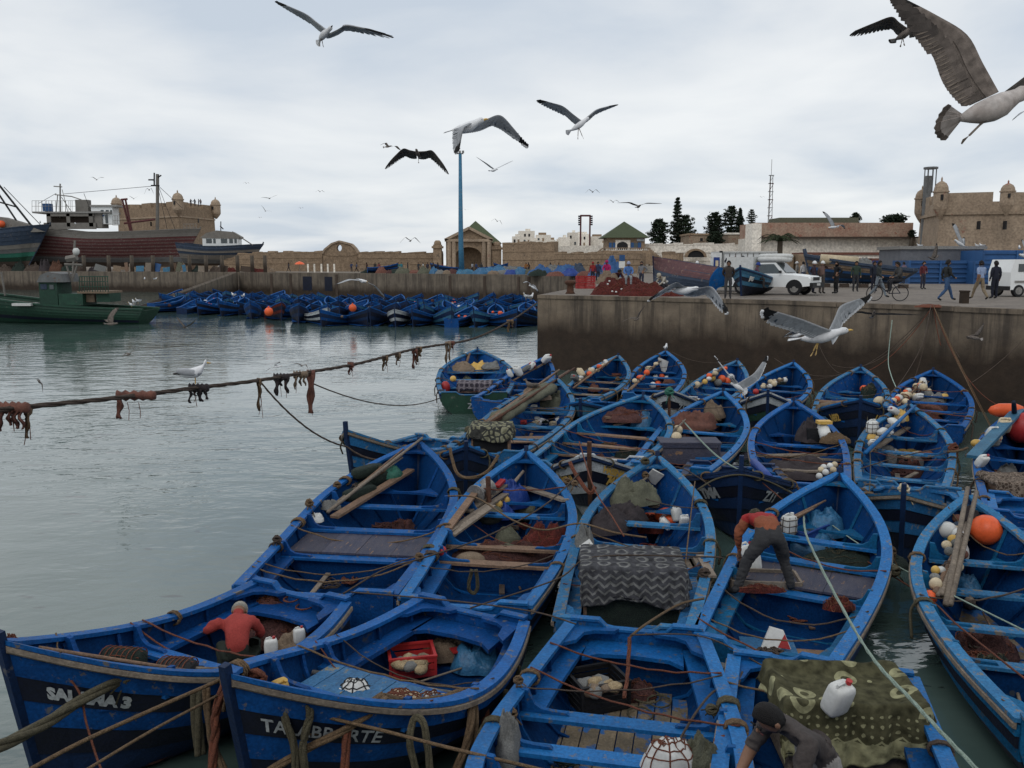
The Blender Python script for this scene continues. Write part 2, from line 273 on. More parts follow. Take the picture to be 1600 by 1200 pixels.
# ---------------------------------------------------------------- the wooden boats
SCH={'blue':['blue','navy','blue','navy','blue_deep','navy'],'worn':['blue','blue_deep','deck','blue_deep','deck','navy'],
       'white':['white','navy','white','navy','white','navy'],'teal':['teal','teal','navy','teal','navy','navy'],
       'green':['blue_deep','green','green','navy','green','navy'],'dark':['blue_deep','navy','blue_deep','navy','blue_deep','navy'],
       'wgreen':['white','navy','green','navy','green','navy']}
class Boat:
    ZK=-.28
    def __init__(b,key,bow,st,label,w=None,L=None,wm=None,zb=1.6,zs=.75,scheme='blue',sr=.80,bend=0.,thw=(.33,.50,.64),deck=None,
                 ubench=False,ribs=9,near=True,floor='blue_in',fboards=0,shelf=True,cap='blue_top',thmat=None,inn='blue_in',stem=.12,lash=(.12,.3,.45,.6,.75,.88),bulk=True,desc='',z0=0,kind=None,name='fishing_boat',lett=None,group='blue wooden fishing boats moored side by side'):
        b.key=key;b.desc=desc;b.bend=bend;b.zb,b.zs=zb,zs
        B=PZ(*bow,zb+z0)
        if len(st)==4:S1=PZ(st[0],st[1],zs+z0);S2=PZ(st[2],st[3],zs+z0);S=(S1+S2)/2;w=w or (S2-S1).length
        else:S=PZ(*st,zs+z0);w=w or 1.75
        d=Vec((B.x-S.x,B.y-S.y,0));b.L=L or d.length;d.normalize()
        o=Vec((S.x,S.y,z0))if (L and len(st)==4)else Vec((B.x,B.y,z0))-d*b.L;b.rz=math.atan2(d.y,d.x);b.mx=Matrix.Translation(o)@Matrix.Rotation(b.rz,4,'Z')
        b.ws=w/2;b.wm=(wm or w/sr)/2;r0=b.ws/b.wm
        b.wp=[(0,r0),(.25,lerp(r0,1,.62)),(.48,1),(.64,.965),(.77,.79),(.87,.53),(.95,.24),(1,.02)]
        root=thing(name,label,'fishing boat',o,b.rz,group);b.root=root
        sm=SCH[scheme];ue=[.05,.17,.30,.44,.60,.78,.99]
        T=[0,.06,.14,.24,.35,.46,.56,.66,.75,.82,.88,.93,.97,1]
        for sd_ in (1,-1):
            for k in range(6 if near else 4):
                g=MB();rings=[]
                for t in T:
                    u0,u1=ue[k],ue[k+1]
                    rings.append([b.hp(t,u0,sd_,.004),b.hp(t,u1,sd_,.030),b.hp(t,u1,sd_,-.02),b.hp(t,u0,sd_,-.02)])
                g.loft(rings);g.build('plank',sm[k],root,smooth=False)
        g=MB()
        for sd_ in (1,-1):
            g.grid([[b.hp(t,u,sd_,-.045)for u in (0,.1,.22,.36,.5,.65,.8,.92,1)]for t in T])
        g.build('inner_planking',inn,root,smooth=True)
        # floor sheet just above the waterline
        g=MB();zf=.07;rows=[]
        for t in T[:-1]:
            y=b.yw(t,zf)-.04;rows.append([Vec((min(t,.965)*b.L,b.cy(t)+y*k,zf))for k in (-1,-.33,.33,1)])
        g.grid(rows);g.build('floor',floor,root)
        if fboards:
            nb=fboards
            for i in range(nb):
                yy=(i-(nb-1)/2)*.2;t0,t1=.06+.02*(i %2),.62-.03*((i*3)%4)
                g=MB();g.box(((t0+t1)/2*b.L,yy+b.cy(.4),zf+.025),((t1-t0)*b.L,.185,.025));g.build('floor_board','floorw',root)
        # cap rails
        TT=[i/26 for i in range(27)]
        for sd_ in (1,-1):
            g=MB();rings=[];g2=MB();r2=[]
            for t in TT:
                y=b.hw(t);x=t*b.L;z=b.sh(t)+.02*math.sin(0);c=b.cy(t)
                yo=y+.045;yi=max(y-.115,.0)
                rings.append([Vec((x,c+sd_*yo,z-.02)),Vec((x,c+sd_*yo,z+.03)),Vec((x,c+sd_*yi,z+.03)),Vec((x,c+sd_*yi,z-.02))])
                r2.append([Vec((x,c+sd_*(y+.02),z-.10)),Vec((x,c+sd_*(y+.062),z-.085)),Vec((x,c+sd_*(y+.062),z-.035)),Vec((x,c+sd_*(y+.02),z-.024))])
            g.loft(rings);g.build('cap_rail',cap,root)
            g2.loft(r2);g2.build('rub_rail','wood2' if scheme in ('blue','worn')else 'blue_deep',root)
        # stem
        g=MB();pts=[Vec((b.L+.015-.36*(zb-q)/(zb-b.ZK),0,q))for q in (-.3,.25,zb*.6,zb)]+[Vec((b.L+.03,0,zb+stem))]
        pts=[p+Vec((0,b.cy(1),0))for p in pts];g.tube(pts,[.055,.055,.06,.06,.058],4);g.build('stem_post','blue_deep' if scheme !='white' else 'rust',root)
        # transom
        def top(yf):a=abs(yf);return zs+.045-(.11 if a <.40 else .11*(1-smooth((a-.40)/.14)))
        g=MB();ys=[-.98+1.96*i/18 for i in range(19)];p=b.pp(0);A=[];Bm=[]
        for yf in ys:
            u=(1-min(.999,abs(yf)))**(1/p);A.append(Vec((0,yf*b.ws,top(yf))));Bm.append(Vec((0,yf*b.ws,min(top(yf)-.02,zs+(b.ZK-zs)*u))))
        for X0,X1 in ((-.05,.02),):
            o4=[[a+Vec((X0,0,0))for a in A],[a+Vec((X1,0,0))for a in A],[a+Vec((X1,0,0))for a in Bm],[a+Vec((X0,0,0))for a in Bm]]
            g.loft([[r[i]for r in o4]for i in range(len(ys))])
        g.build('transom','blue' if scheme not in ('green','dark')else ('green' if scheme =='green' else 'blue_deep'),root)
        g=MB();g.loft([[a+Vec((-.07,0,.003)),a+Vec((-.07,0,.035)),a+Vec((.045,0,.035)),a+Vec((.045,0,.003))]for a in A]);g.build('transom_cap',cap,root)
        for sd_ in (1,-1):     # quarter knees
            y0=b.ws-.06;g=MB()
            pl=[(.05,y0),(.62,lerp(b.ws,b.wm,.2)-.08),(.5,y0-.1),(.25,y0-.17),(.17,y0-.30),(.14,y0-.55),(.05,y0-.6)]
            g.prism([Vec((x,sd_*y,zs-.055))for x,y in pl],(0,0,0),(0,0,.045));g.build('quarter_knee','blue',root)
        # side benches and the stern bench
        zt=zs-.20
        for sd_ in (1,-1):
            g=MB();r=[]
            for i in range(9):
                t=.015+(thw[0]-.015)*i/8;y=b.yw(t,zt)-.05;r.append([Vec((t*b.L,b.cy(t)+sd_*y,zt)),Vec((t*b.L,b.cy(t)+sd_*(y-.24),zt)),Vec((t*b.L,b.cy(t)+sd_*(y-.24),zt-.06)),Vec((t*b.L,b.cy(t)+sd_*y,zt-.06))])
            g.loft(r);g.build('side_bench','blue',root)
        if ubench:
            g=MB();y=b.yw(.03,zt)-.29;pl=[(.04,-y),(.04,y),(.58,y+.02),(.44,y-.16),(.40,0),(.44,-y+.16),(.58,-y-.02)]
            g.prism([Vec((a,q,zt-.05))for a,q in pl],(0,0,0),(0,0,.05));g.build('stern_bench','blue',root)
        # ribs
        for i in range(ribs):
            t=.07+.80*i/(ribs-1)if ribs >1 else .5
            if any(abs(t-q)*b.L <.14 for q in thw):t +=.03
            g=MB();rings=[];x=t*b.L
            seq=[(u,1)for u in (.03,.15,.3,.45,.6,.75)]+[(u,-1)for u in (.75,.6,.45,.3,.15,.03)]
            for u,sd_ in seq:
                q=b.hp(t,u,sd_,-.048);q2=b.hp(t,u,sd_,-.092);q.z=max(q.z,.05);q2.z=max(q2.z,.075)
                rings.append([q+Vec((-.022,0,0)),q+Vec((.022,0,0)),q2+Vec((.022,0,0)),q2+Vec((-.022,0,0))])
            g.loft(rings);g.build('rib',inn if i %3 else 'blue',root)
        # thwarts with knees
        for i,t in enumerate(thw):
            z=b.sh(t)-.22;y=b.yw(t,z)-.05;x=t*b.L;c=b.cy(t);wx=.11
            g=MB();g.loft([[Vec((x-wx,c-y,z-.045)),Vec((x-wx,c-y,z)),Vec((x+wx,c-y,z)),Vec((x+wx,c-y,z-.045))],[Vec((x-wx,c,z-.05)),Vec((x-wx,c,z-.005)),Vec((x+wx,c,z-.005)),Vec((x+wx,c,z-.05))],[Vec((x-wx,c+y,z-.045)),Vec((x-wx,c+y,z)),Vec((x+wx,c+y,z)),Vec((x+wx,c+y,z-.045))]])
            g.build('thwart',(thmat or 'blue_top')if not isinstance(thmat,dict)else thmat.get(i,'blue_top'),root)
            for sd_ in (1,-1):
                e=[(0,.26),(-.07,.25),(-.10,.18),(-.14,.10),(-.22,.05),(-.34,.035),(-.50,.03),(-.53,.004),(0,.004)]
                g=MB();g.prism([Vec((x-.02,c+sd_*(y-.01+a),z+h))for a,h in e],(-.028,0,0),(.028,0,0));g.build('knee','blue',root)
            if bulk and i ==0:
                g=MB();zz=.075;yb=b.yw(t,zz)-.06
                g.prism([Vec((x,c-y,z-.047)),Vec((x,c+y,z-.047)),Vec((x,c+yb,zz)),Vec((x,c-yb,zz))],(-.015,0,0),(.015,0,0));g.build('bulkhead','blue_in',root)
        if deck:
            t0,t1,dm,n=deck;x0,x1=t0*b.L+.11,t1*b.L-.11;tm=(t0+t1)/2;z=b.sh(tm)-.215;y=min(b.yw(t0,z),b.yw(t1,z))-.08
            for i in range(n):
                a,q=-y+2*y*i/n,-y+2*y*(i+1)/n
                g=MB();g.box(((x0+x1)/2,(a+q)/2+b.cy(tm),z-.02-.004*(i %2)),(x1-x0,q-a-.008,.035));g.build('deck_board',dm,root)
        if shelf:
            for ta,tb,dz,bw,nm in ((.775,.955,.34,.03,'bow_shelf'),(.925,.99,.045,.03,'breasthook')):
                g=MB();n=7;zt2=b.sh(ta)-dz if nm =='bow_shelf' else b.sh(.96)-dz
                out=[]
                if nm =='bow_shelf':tb=.865
                for i in range(n):t=ta+(tb-ta)*i/(n-1);out.append(Vec((t*b.L,b.cy(t)+max(.01,b.yw(t,zt2)-.04),zt2)))
                if nm =='bow_shelf':
                    yb2=b.yw(tb,zt2)-.04
                    for k in (.8,.5,.2,-.2,-.5,-.8):out.append(Vec((lerp(.81,tb,abs(k)**2)*b.L,b.cy(tb)+k*yb2,zt2)))
                for i in range(n-1,-1,-1):t=ta+(tb-ta)*i/(n-1);out.append(Vec((t*b.L,b.cy(t)-max(.01,b.yw(t,zt2)-.04),zt2)))
                ya=b.yw(ta,zt2)-.04
                for k in (-.8,-.5,0,.5,.8):out.append(Vec(((ta+bw*(1-(abs(k)/.9)**2.5))*b.L,b.cy(ta)+k*ya,zt2)))
                g.prism(out,(0,0,-.045),(0,0,0));g.build(nm,'blue',root)
        # rope lashings round the cap rail
        rr=random.Random(hash(key)%1000 if False else sum(map(ord,key)))
        for t in lash:
            for sd_ in (1,-1):
                if rr.random()<.25:continue
                tt=t+rr.uniform(-.06,.06);c=Vec((tt*b.L,b.cy(tt)+sd_*(b.hw(tt)-.03),b.sh(tt)-.02));pts=[]
                n=rr.choice((2,3,4))
                for k in range(n*10+1):
                    a=2*math.pi*k/10;pts.append(c+Vec(((k/10-n/2)*.03+rr.uniform(-.004,.004),math.cos(a)*.115,math.sin(a)*.085)))
                g=MB();g.tube(pts,.016,5)
                if rr.random()<.6:
                    e0=c+Vec((0,sd_*.11,0));g.tube(smoothline([e0,e0+Vec((.02,sd_*.05,-.15)),e0+Vec((rr.uniform(-.1,.1),sd_*.03,-.3-rr.random()*.25))],4),.022,5)
                g.build('rope_lashing',rr.choice(('rope','rope_d','rope_g','rope')),root,smooth=True)
    def hw(b,t):return max(.012,interp(b.wp,t)*b.wm)
    def cy(b,t):return b.bend*4*t*(1-t)
    def sh(b,t):return b.zs+.04*math.sin(math.pi*t)*0+(b.zb-b.zs)*max(0,(t-.12)/.88)**2.3
    def pp(b,t):return 3.2-2.3*smooth(t)
    def hp(b,t,u,s,off=0):
        y=max(0,b.hw(t)*(1-u**b.pp(t))+off*(1 if t <.985 else .3));z0=b.sh(t);z=z0+(b.ZK-z0)*u
        return Vec((t*b.L-.36*u*smooth((t-.72)/.28),b.cy(t)+s*y,z))
    def yw(b,t,z):
        z0=b.sh(t);u=min(1,max(0,(z0-z)/(z0-b.ZK)));return b.hw(t)*(1-u**b.pp(t))
    def W(b,t,s,z):          # s: -1..1 of the half width; z above the water
        return b.mx @Vec((t*b.L,b.cy(t)+s*b.hw(t),z))
    def text(b,txt,side,x0,z0,h,m='white',adv=.8,bold=.012,slant=0):
        cu=bpy.data.curves.new('lettering','FONT');cu.body=txt;cu.size=h/.7;cu.offset=bold;cu.resolution_u=2;cu.space_character=adv
        if slant:cu.shear=slant
        o=bpy.data.objects.new('lettering',cu);COL.objects.link(o);dg=bpy.context.evaluated_depsgraph_get();me=bpy.data.meshes.new_from_object(o.evaluated_get(dg))
        bpy.data.objects.remove(o);g=MB();vv=[];tab=[(0,x0/b.L)];t=x0/b.L;sg=1 if side <0 else-1;uc=z0
        for k in range(400):dh=(b.hw(min(.999,t+.002))-b.hw(t))/.002;t +=sg*.008/math.hypot(b.L,dh);tab.append((.008*(k+1),t))
        for v in me.vertices:
            # side -1: starboard seen from outside, text runs towards the bow; side +1: towards the stern
            t=max(0,min(.995,tab[max(0,min(400,int(v.co.x/.008)))][1]));u=max(0,min(1,uc+(h/2-v.co.y)/(b.sh(t)-b.ZK)))
            p=b.hp(t,u,side,.036);p.y +=side*.004;vv.append(p)
        g.add(vv,[tuple(p.vertices)for p in me.polygons]);g.build('lettering',m,b.root)
# ---------------------------------------------------------------- water, quays
QZ,FZ=3.85,3.85
def water():
    g=MB();g.add([(-900,-60,0),(900,-60,0),(900,2500,0),(-900,2500,0)],[(0,1,2,3)])
    m=bpy.data.materials.new('harbour_water');m.use_nodes=True;t=m.node_tree;N=t.nodes;Lk=t.links.new;b=N['Principled BSDF']
    b.inputs['Roughness'].default_value=.045;b.inputs['IOR'].default_value=1.95
    co=N.new('ShaderNodeTexCoord')
    def nz(sc_,det,st=(1,1,1),rot=0):
        mp=N.new('ShaderNodeMapping');mp.inputs['Scale'].default_value=st;mp.inputs['Rotation'].default_value=(0,0,rot);Lk(co.outputs['Object'],mp.inputs[0])
        n=N.new('ShaderNodeTexNoise');n.inputs['Scale'].default_value=sc_;n.inputs['Detail'].default_value=det;n.inputs['Distortion'].default_value=.4;Lk(mp.outputs[0],n.inputs['Vector']);return n
    a=nz(1.1,3,(.55,1,1),.25);bb=nz(4.2,3,(.6,1,1),-.2);c=nz(.12,2)
    # calmer and rougher patches of the surface
    pr=N.new('ShaderNodeMapRange');pr.inputs[1].default_value=.40;pr.inputs[2].default_value=.62;pr.inputs[3].default_value=.35;pr.inputs[4].default_value=1.;Lk(c.outputs[0],pr.inputs[0])
    m1=N.new('ShaderNodeMath');m1.operation='MULTIPLY';Lk(bb.outputs[0],m1.inputs[0]);m1.inputs[1].default_value=.30
    m2=N.new('ShaderNodeMath');m2.operation='ADD';Lk(a.outputs[0],m2.inputs[0]);Lk(m1.outputs[0],m2.inputs[1])
    bp=N.new('ShaderNodeBump');bp.inputs['Distance'].default_value=.062;Lk(m2.outputs[0],bp.inputs['Height']);Lk(pr.outputs[0],bp.inputs['Strength']);Lk(bp.outputs[0],b.inputs['Normal'])
    # murk, with oily flecks and weed
    fl=nz(1.6,5,(.5,1.3,1));fr=N.new('ShaderNodeMapRange');fr.inputs[1].default_value=.655;fr.inputs[2].default_value=.685;Lk(fl.outputs[0],fr.inputs[0])
    mu=N.new('ShaderNodeValToRGB');mu.color_ramp.elements[0].color=(.048,.084,.074,1);mu.color_ramp.elements[1].color=(.078,.118,.106,1)
    mu.color_ramp.elements[0].position=.35;mu.color_ramp.elements[1].position=.65;Lk(nz(.3,3).outputs[0],mu.inputs[0])
    mx_=N.new('ShaderNodeMixRGB');Lk(fr.outputs[0],mx_.inputs[0]);Lk(mu.outputs[0],mx_.inputs[1]);mx_.inputs[2].default_value=(.018,.028,.024,1);Lk(mx_.outputs[0],b.inputs['Base Color'])
    g.build('water',m,recentre=False,kind='structure')
water()

def quay_mat(name,base,base2,dark,top,wet):     # concrete with streaks of damp and a weedy band below the high water mark
    m=bpy.data.materials.new(name);m.use_nodes=True;t=m.node_tree;N=t.nodes;Lk=t.links.new;b=N['Principled BSDF'];b.inputs['Roughness'].default_value=.9
    b.inputs['Specular IOR Level'].default_value=.2
    co=N.new('ShaderNodeTexCoord');sp_=N.new('ShaderNodeSeparateXYZ');Lk(co.outputs['Object'],sp_.inputs[0])
    def nz(sc_,det,st=(1,1,1),rough=.6):
        mp=N.new('ShaderNodeMapping');mp.inputs['Scale'].default_value=st;Lk(co.outputs['Object'],mp.inputs[0])
        n=N.new('ShaderNodeTexNoise');n.inputs['Scale'].default_value=sc_;n.inputs['Detail'].default_value=det;n.inputs['Roughness'].default_value=rough;Lk(mp.outputs[0],n.inputs['Vector']);return n
    r1_=N.new('ShaderNodeValToRGB');r1_.color_ramp.elements[0].position=.3;r1_.color_ramp.elements[1].position=.7
    r1_.color_ramp.elements[0].color=(*base2,1);r1_.color_ramp.elements[1].color=(*base,1);Lk(nz(1.1,8).outputs[0],r1_.inputs[0])
    st=N.new('ShaderNodeMapRange');st.inputs[1].default_value=.47;st.inputs[2].default_value=.60;Lk(nz(1.5,6,(1,1,.06),.75).outputs[0],st.inputs[0])
    mA=N.new('ShaderNodeMixRGB');Lk(r1_.outputs[0],mA.inputs[1]);mA.inputs[2].default_value=(*dark,1)
    k=N.new('ShaderNodeMath');k.operation='MULTIPLY';Lk(st.outputs[0],k.inputs[0]);k.inputs[1].default_value=.72;Lk(k.outputs[0],mA.inputs[0])
    ad=N.new('ShaderNodeMath');ad.operation='MULTIPLY_ADD';Lk(nz(.8,6,(1,1,.5)).outputs[0],ad.inputs[0]);ad.inputs[1].default_value=1.6;Lk(sp_.outputs[2],ad.inputs[2])
    wr=N.new('ShaderNodeMapRange');wr.inputs[1].default_value=wet+1.5;wr.inputs[2].default_value=wet+.3;Lk(ad.outputs[0],wr.inputs[0])
    mB=N.new('ShaderNodeMixRGB');Lk(wr.outputs[0],mB.inputs[0]);Lk(mA.outputs[0],mB.inputs[1])
    rw=N.new('ShaderNodeValToRGB');rw.color_ramp.elements[0].color=(.018,.015,.013,1);rw.color_ramp.elements[1].color=(.065,.045,.032,1);Lk(nz(2.2,7).outputs[0],rw.inputs[0]);Lk(rw.outputs[0],mB.inputs[2])
    Lk(mB.outputs[0],b.inputs['Base Color'])
    bp=N.new('ShaderNodeBump');bp.inputs['Strength'].default_value=.5;bp.inputs['Distance'].default_value=.05;Lk(nz(6,8).outputs[0],bp.inputs['Height']);Lk(bp.outputs[0],b.inputs['Normal'])
    return m
M['quay']=quay_mat('quay_concrete',(.235,.185,.135),(.12,.096,.074),(.05,.042,.036),3.8,2.35)
M['quay_far']=quay_mat('far_quay_concrete',(.19,.155,.12),(.12,.098,.078),(.06,.05,.042),3.8,1.3)
M['pave']=mat('quay_paving',(.24,.205,.17),(.145,.12,.10),rough=.9,scale=.6,bump=.4,bscale=6,wear=(.09,.075,.065),wt=.58,ws=.8)
M['ground']=mat('dusty_ground',(.23,.19,.15),(.15,.125,.10),rough=.95,scale=.2)

# near quay: body between measured corners, top sheet, coping blocks
A0=PZ(840,461,QZ);A1=PZ(1040,465.5,QZ);A2=PZ(1230,470,QZ);A3=PZ(1600,484,QZ);A4=A3+(A3-A2)*1.3;AB=PZ(917,446,QZ)
front=[A0,A1,A2,A3,A4]
def slab(name,loop,z0,z1,m,top,kind='structure'):
    n=len(loop);g=MB();lo=[Vec((p.x,p.y,z0))for p in loop];hi=[Vec((p.x,p.y,z1))for p in loop]
    g.add(lo+hi,[(i,(i+1)%n,n+(i+1)%n,n+i)for i in range(n)],0);g.add(hi,[tuple(range(n))],1)
    return g.build(name,[m,top],recentre=False,kind=kind)
QB=[Vec((150,60,0)),Vec((150,330,0)),Vec((12,330,0)),Vec((9.7,111,0)),AB]
near_q=slab('quay',front+QB,-2,QZ,'quay','pave')
# coping: cast blocks along the edge, a part of the quay each
def coping(pts,root,w=.55,h=.18,blk=2.4,m='quay',out=.06):
    for i in range(len(pts)-1):
        p,q=Vec((pts[i].x,pts[i].y,0)),Vec((pts[i+1].x,pts[i+1].y,0));L=(q-p).length;n=max(1,round(L/blk));d=(q-p)/L;nrm=Vec((-d.y,d.x,0))
        for k in range(n):
            a,b2=p+d*(L*k/n+.012),p+d*(L*(k+1)/n-.012);g=MB();z=QZ+.012+.006*((k*7)%3)
            a -=nrm*out;b2 -=nrm*out;c,e=a+nrm*w,b2+nrm*w
            g.hexa([Vec((a.x,a.y,z-h)),Vec((a.x,a.y,z)),Vec((c.x,c.y,z-h)),Vec((c.x,c.y,z)),Vec((b2.x,b2.y,z-h)),Vec((b2.x,b2.y,z)),Vec((e.x,e.y,z-h)),Vec((e.x,e.y,z))])
            g.build('coping_stone',m,root)
coping([A0,A1,A2,A3,A4],near_q)
# ledge low on the near quay wall at the right
g=MB();p,q=PD(1290,610,A2.y-.5),PD(1640,560,A3.y-.4)
l0=Vec((A2.x+1.5,A2.y-.55,0));l1=Vec((A4.x,A4.y,0));dq=(l1-l0).normalized();nq=Vec((-dq.y,dq.x,0))
ledge=[l0-nq*.1,l1-nq*.7,l1+nq*1.5,l0+nq*1.5]
g.prism([Vec((v.x,v.y,-1))for v in ledge],(0,0,0),(0,0,1.75));g.build('quay_step','quay',recentre=False,kind='structure')
# the quay the picture is taken from
slab('near_quay_edge',[Vec((-40,-30,0)),Vec((40,-30,0)),Vec((40,1.1,0)),Vec((-40,1.1,0))],-2,QZ,'quay','pave')
# far quay
F0=Vec((-190,190,0));F1=PZ(0,423.5,FZ);F2=PZ(420,425.5,FZ);F3=PZ(840,429.3,FZ);F4=Vec((9.65,111,0));F4.z=0
far_loop=[F0,F1,F2,F3,F4,Vec((12.05,330,0)),Vec((-400,330,0)),Vec((-400,200,0))]
slab('far_quay',far_loop,-2,FZ,'quay_far','ground')
g=MB();g.add([(-900,300,FZ-.2),(900,300,FZ-.2),(900,700,FZ-.2),(-900,700,FZ-.2)],[(0,1,2,3)]);g.build('ground','ground',recentre=False,kind='structure')
g=MB();g.add([(140,0,QZ-.02),(900,0,QZ-.02),(900,320,QZ-.02),(140,320,QZ-.02)],[(0,1,2,3)]);g.build('ground','ground',recentre=False,kind='structure')
# culvert openings and piers in the far quay, and the slipway
def on_line(a,b_,px):     # the point of the line a-b (plan) seen at this column
    dx_=(px-800)/F;k=_c  # ray x over depth, pitch ignored at eye level
    r=ray(px,430);s=r.x/r.y;t=(s*a.y-a.x)/((b_.x-a.x)-s*(b_.y-a.y));return a.lerp(b_,t)
for x0,x1,zt in ((473,487,3.2),(507,519,3.2)):
    a,b2=on_line(F2,F3,x0),on_line(F2,F3,x1);g=MB()
    d=(b2-a).normalized();nn=Vec((-d.y,d.x,0))
    g.prism([Vec((a.x,a.y,.8)),Vec((b2.x,b2.y,.8)),Vec((b2.x,b2.y,zt)),Vec((a.x,a.y,zt))],-nn*.03,nn*.4)
    g.build('culvert_opening','navy',recentre=True,kind='structure')
for px in (424,454,526,703,757,810,826):
    a=on_line(F2,F3,px);g=MB();g.box((a.x,a.y-.1,1.5),(.3+.1*(px %3),.3,4.2));g.build('timber_fender_pile','rope_d',label='dark upright fender pile against the far quay wall, %s from the left' %{424:'first',454:'second',526:'third',703:'fourth',757:'fifth',810:'sixth',826:'seventh'}[px],cat='fender pile',group='dark fender piles along the far quay wall')
s0,s1=on_line(F1,F2,372),PZ(205,483,0);g=MB()
a=Vec((s0.x,s0.y-.2,FZ));b2=Vec((s1.x,s1.y,-.3));wv=Vec((0,-3.2,0))
g.add([a,b2,b2+wv,a+wv,Vec((a.x,a.y,-1)),Vec((b2.x,b2.y,-1)),Vec((b2.x,b2.y-3.2,-1)),Vec((a.x,a.y-3.2,-1))],[(0,1,2,3),(3,2,6,7),(0,4,5,1),(0,3,7,4),(1,5,6,2)])
g.build('slipway','quay_far',recentre=False,kind='structure')
# ---------------------------------------------------------------- the near fleet
BT={}
def boat(key,*a,**k):BT[key]=Boat(key,*a,**k);return BT[key]
boat('N',(746,546),(698,611,786,619),'boat with green transom lying alone by open water, red buoy on its side',scheme='green',sr=.78,desc='boat with the green transom',ribs=8,thw=(.36,.55,.7))
boat('O',(853,558),(800,612),'small blue boat with white jugs, half hidden behind the boat with bundled poles',w=1.6,L=6.4,desc='boat behind the bundled poles')
boat('P',(966,556),(906,618),'blue boat below the quay wall, oar and grimy white floats along its left side',w=1.65,L=6.4,desc='boat with grimy floats',thmat='wood2')
boat('Q',(1040,549),(1000,632),'bright blue boat under the quay wall with two pink and white floats on a pole',w=1.75,L=7.6,desc='boat with two pink floats')
boat('U',(1152,564),(1085,628),'blue boat below the quay wall partly hidden behind the gull with spread tail',w=1.6,L=6.4,desc='boat behind the landing gull')
boat('V',(1240,567),(1200,626),'blue boat below the quay wall with cream floats bundled on its left side',w=1.75,L=6.4,desc='boat right of the landing gull')
boat('W',(1345,574),(1318,655),'blue boat below the quay wall with striped cloth rolled at its left quarter',w=1.8,L=7.2,desc='boat with the striped cloth')
boat('Y',(1458,579),(1450,662),'blue boat under the low quay step with many cream floats and a grey tarpaulin',w=1.9,L=7.0,sr=.76,desc='boat with the grey tarpaulin')
boat('H2',(907,628),(960,622),'teal striped bow of a boat wedged behind the long blue boat, pointing at the viewer',w=1.4,L=3.8,zb=1.3,scheme='teal',desc='teal bow',ribs=5,thw=(.4,),ubench=False)
boat('R',(1046,610),(1066,600),'white and black banded bow lettered GRE with green rope tied round its post',w=1.5,L=4.0,scheme='white',cap='white',zb=1.6,ribs=5,thw=(.4,),desc='banded bow lettered GRE')
boat('V2',(1200,614),(1203,600),'pale grey bow with Arabic lettering and green band pointing at the viewer',w=1.5,L=4.0,scheme='wgreen',cap='white',zb=1.6,ribs=5,thw=(.4,),desc='pale bow with Arabic lettering')
boat('X',(1345,624),(1345,606),'dark blue bow painted 1692 pointing at the viewer',w=1.9,L=4.2,scheme='dark',zb=1.6,ribs=5,thw=(.4,),desc='dark bow painted 1692')
boat('S',(1005,618),(838,716,952,742),'blue boat with many ribs and bare wood thwarts, light blue bag at its right shoulder',desc='boat with bare wood thwarts',thmat='wood',ribs=12,floor='floorw',lash=(.3,.75))
boat('M',(870,592),(722,692,792,720),'long blue boat carrying bundled poles wrapped in cloth and a patterned box at the stern',scheme='worn',desc='long boat with bundled poles',w=2.0,thw=(.34,.52,.70))
boat('T',(1130,612),(998,720,1098,742),'blue boat with a grey box and rusty net heap, right of the bare thwart boat',scheme='worn',desc='boat with the grey box',lash=(.3,.6,.85))
boat('AA',(1240,627),(1190,752,1322,752),'blue boat with dark tarpaulin across the stern and a hooded engine amidships',desc='boat with the dark tarpaulin stern',ubench=False,thmat={0:'wood2',1:'wood2'},lash=(.25,.7))
boat('Z',(1420,632),(1340,752,1478,768),'blue boat with square white jugs tied to a blue oar on its left side',desc='boat with square white jugs',thw=(.26,.44,.60,.76))
boat('DD',(1592,640),(1552,792,1690,825),'blue boat at the right edge with a red ball buoy and blue plank',desc='boat with the red ball buoy')
boat('K',(541,673),(670,690),'dark boat with tall stem post at the open water, lettered Z1 in yellow',w=1.5,L=4.2,scheme='blue',stem=.22,ribs=5,thw=(.4,),zb=1.7,desc='dark boat with tall stem')
boat('L',(728,697),(705,686),'small dark bow with two white discs between the second and third boats',w=1.3,L=3.2,scheme='dark',zb=1.55,ribs=4,thw=(.4,),desc='bow with two white discs')
boat('CC',(921,712),(965,700),'white and black banded bow lettered HASSNA in yellow',w=1.6,L=3.6,scheme='white',cap='white',zb=1.6,ribs=4,thw=(.4,),stem=.3,desc='banded bow lettered HASSNA')
boat('BB',(1158,735),(1140,705),'dark navy bow lettered TMIA in white with a tall brown stem post',w=2.0,L=3.9,wm=2.3,scheme='dark',cap='blue_deep',zb=1.55,ribs=4,thw=(.4,),stem=.3,desc='dark bow lettered TMIA')
boat('EE',(1412,772),(1440,744),'blue bow with a rope collar on its post beneath the stern of the jug boat',w=1.7,L=3.6,scheme='blue',zb=1.45,ribs=4,thw=(.4,),stem=.2,desc='bow with rope collar')
boat('J',(655,692),(375,912,612,938),'blue boat nearest open water with worn plank deck and long poles',scheme='worn',deck=(.31,.50,'deck',4),thw=(.31,.50,.66),sr=.89,bend=.06,desc='boat with the worn plank deck',lash=(.28,.5,.72),ribs=10)
boat('I',(822,706),(628,934,826,952),'blue boat with brown thwarts, a blue tarpaulin bundle and rusty net in it',desc='boat with the blue tarpaulin bundle',thw=(.36,.47,.68),thmat={0:'wood',1:'wood'},sr=.82,bend=-.12,lash=(.3,.55),ribs=10)
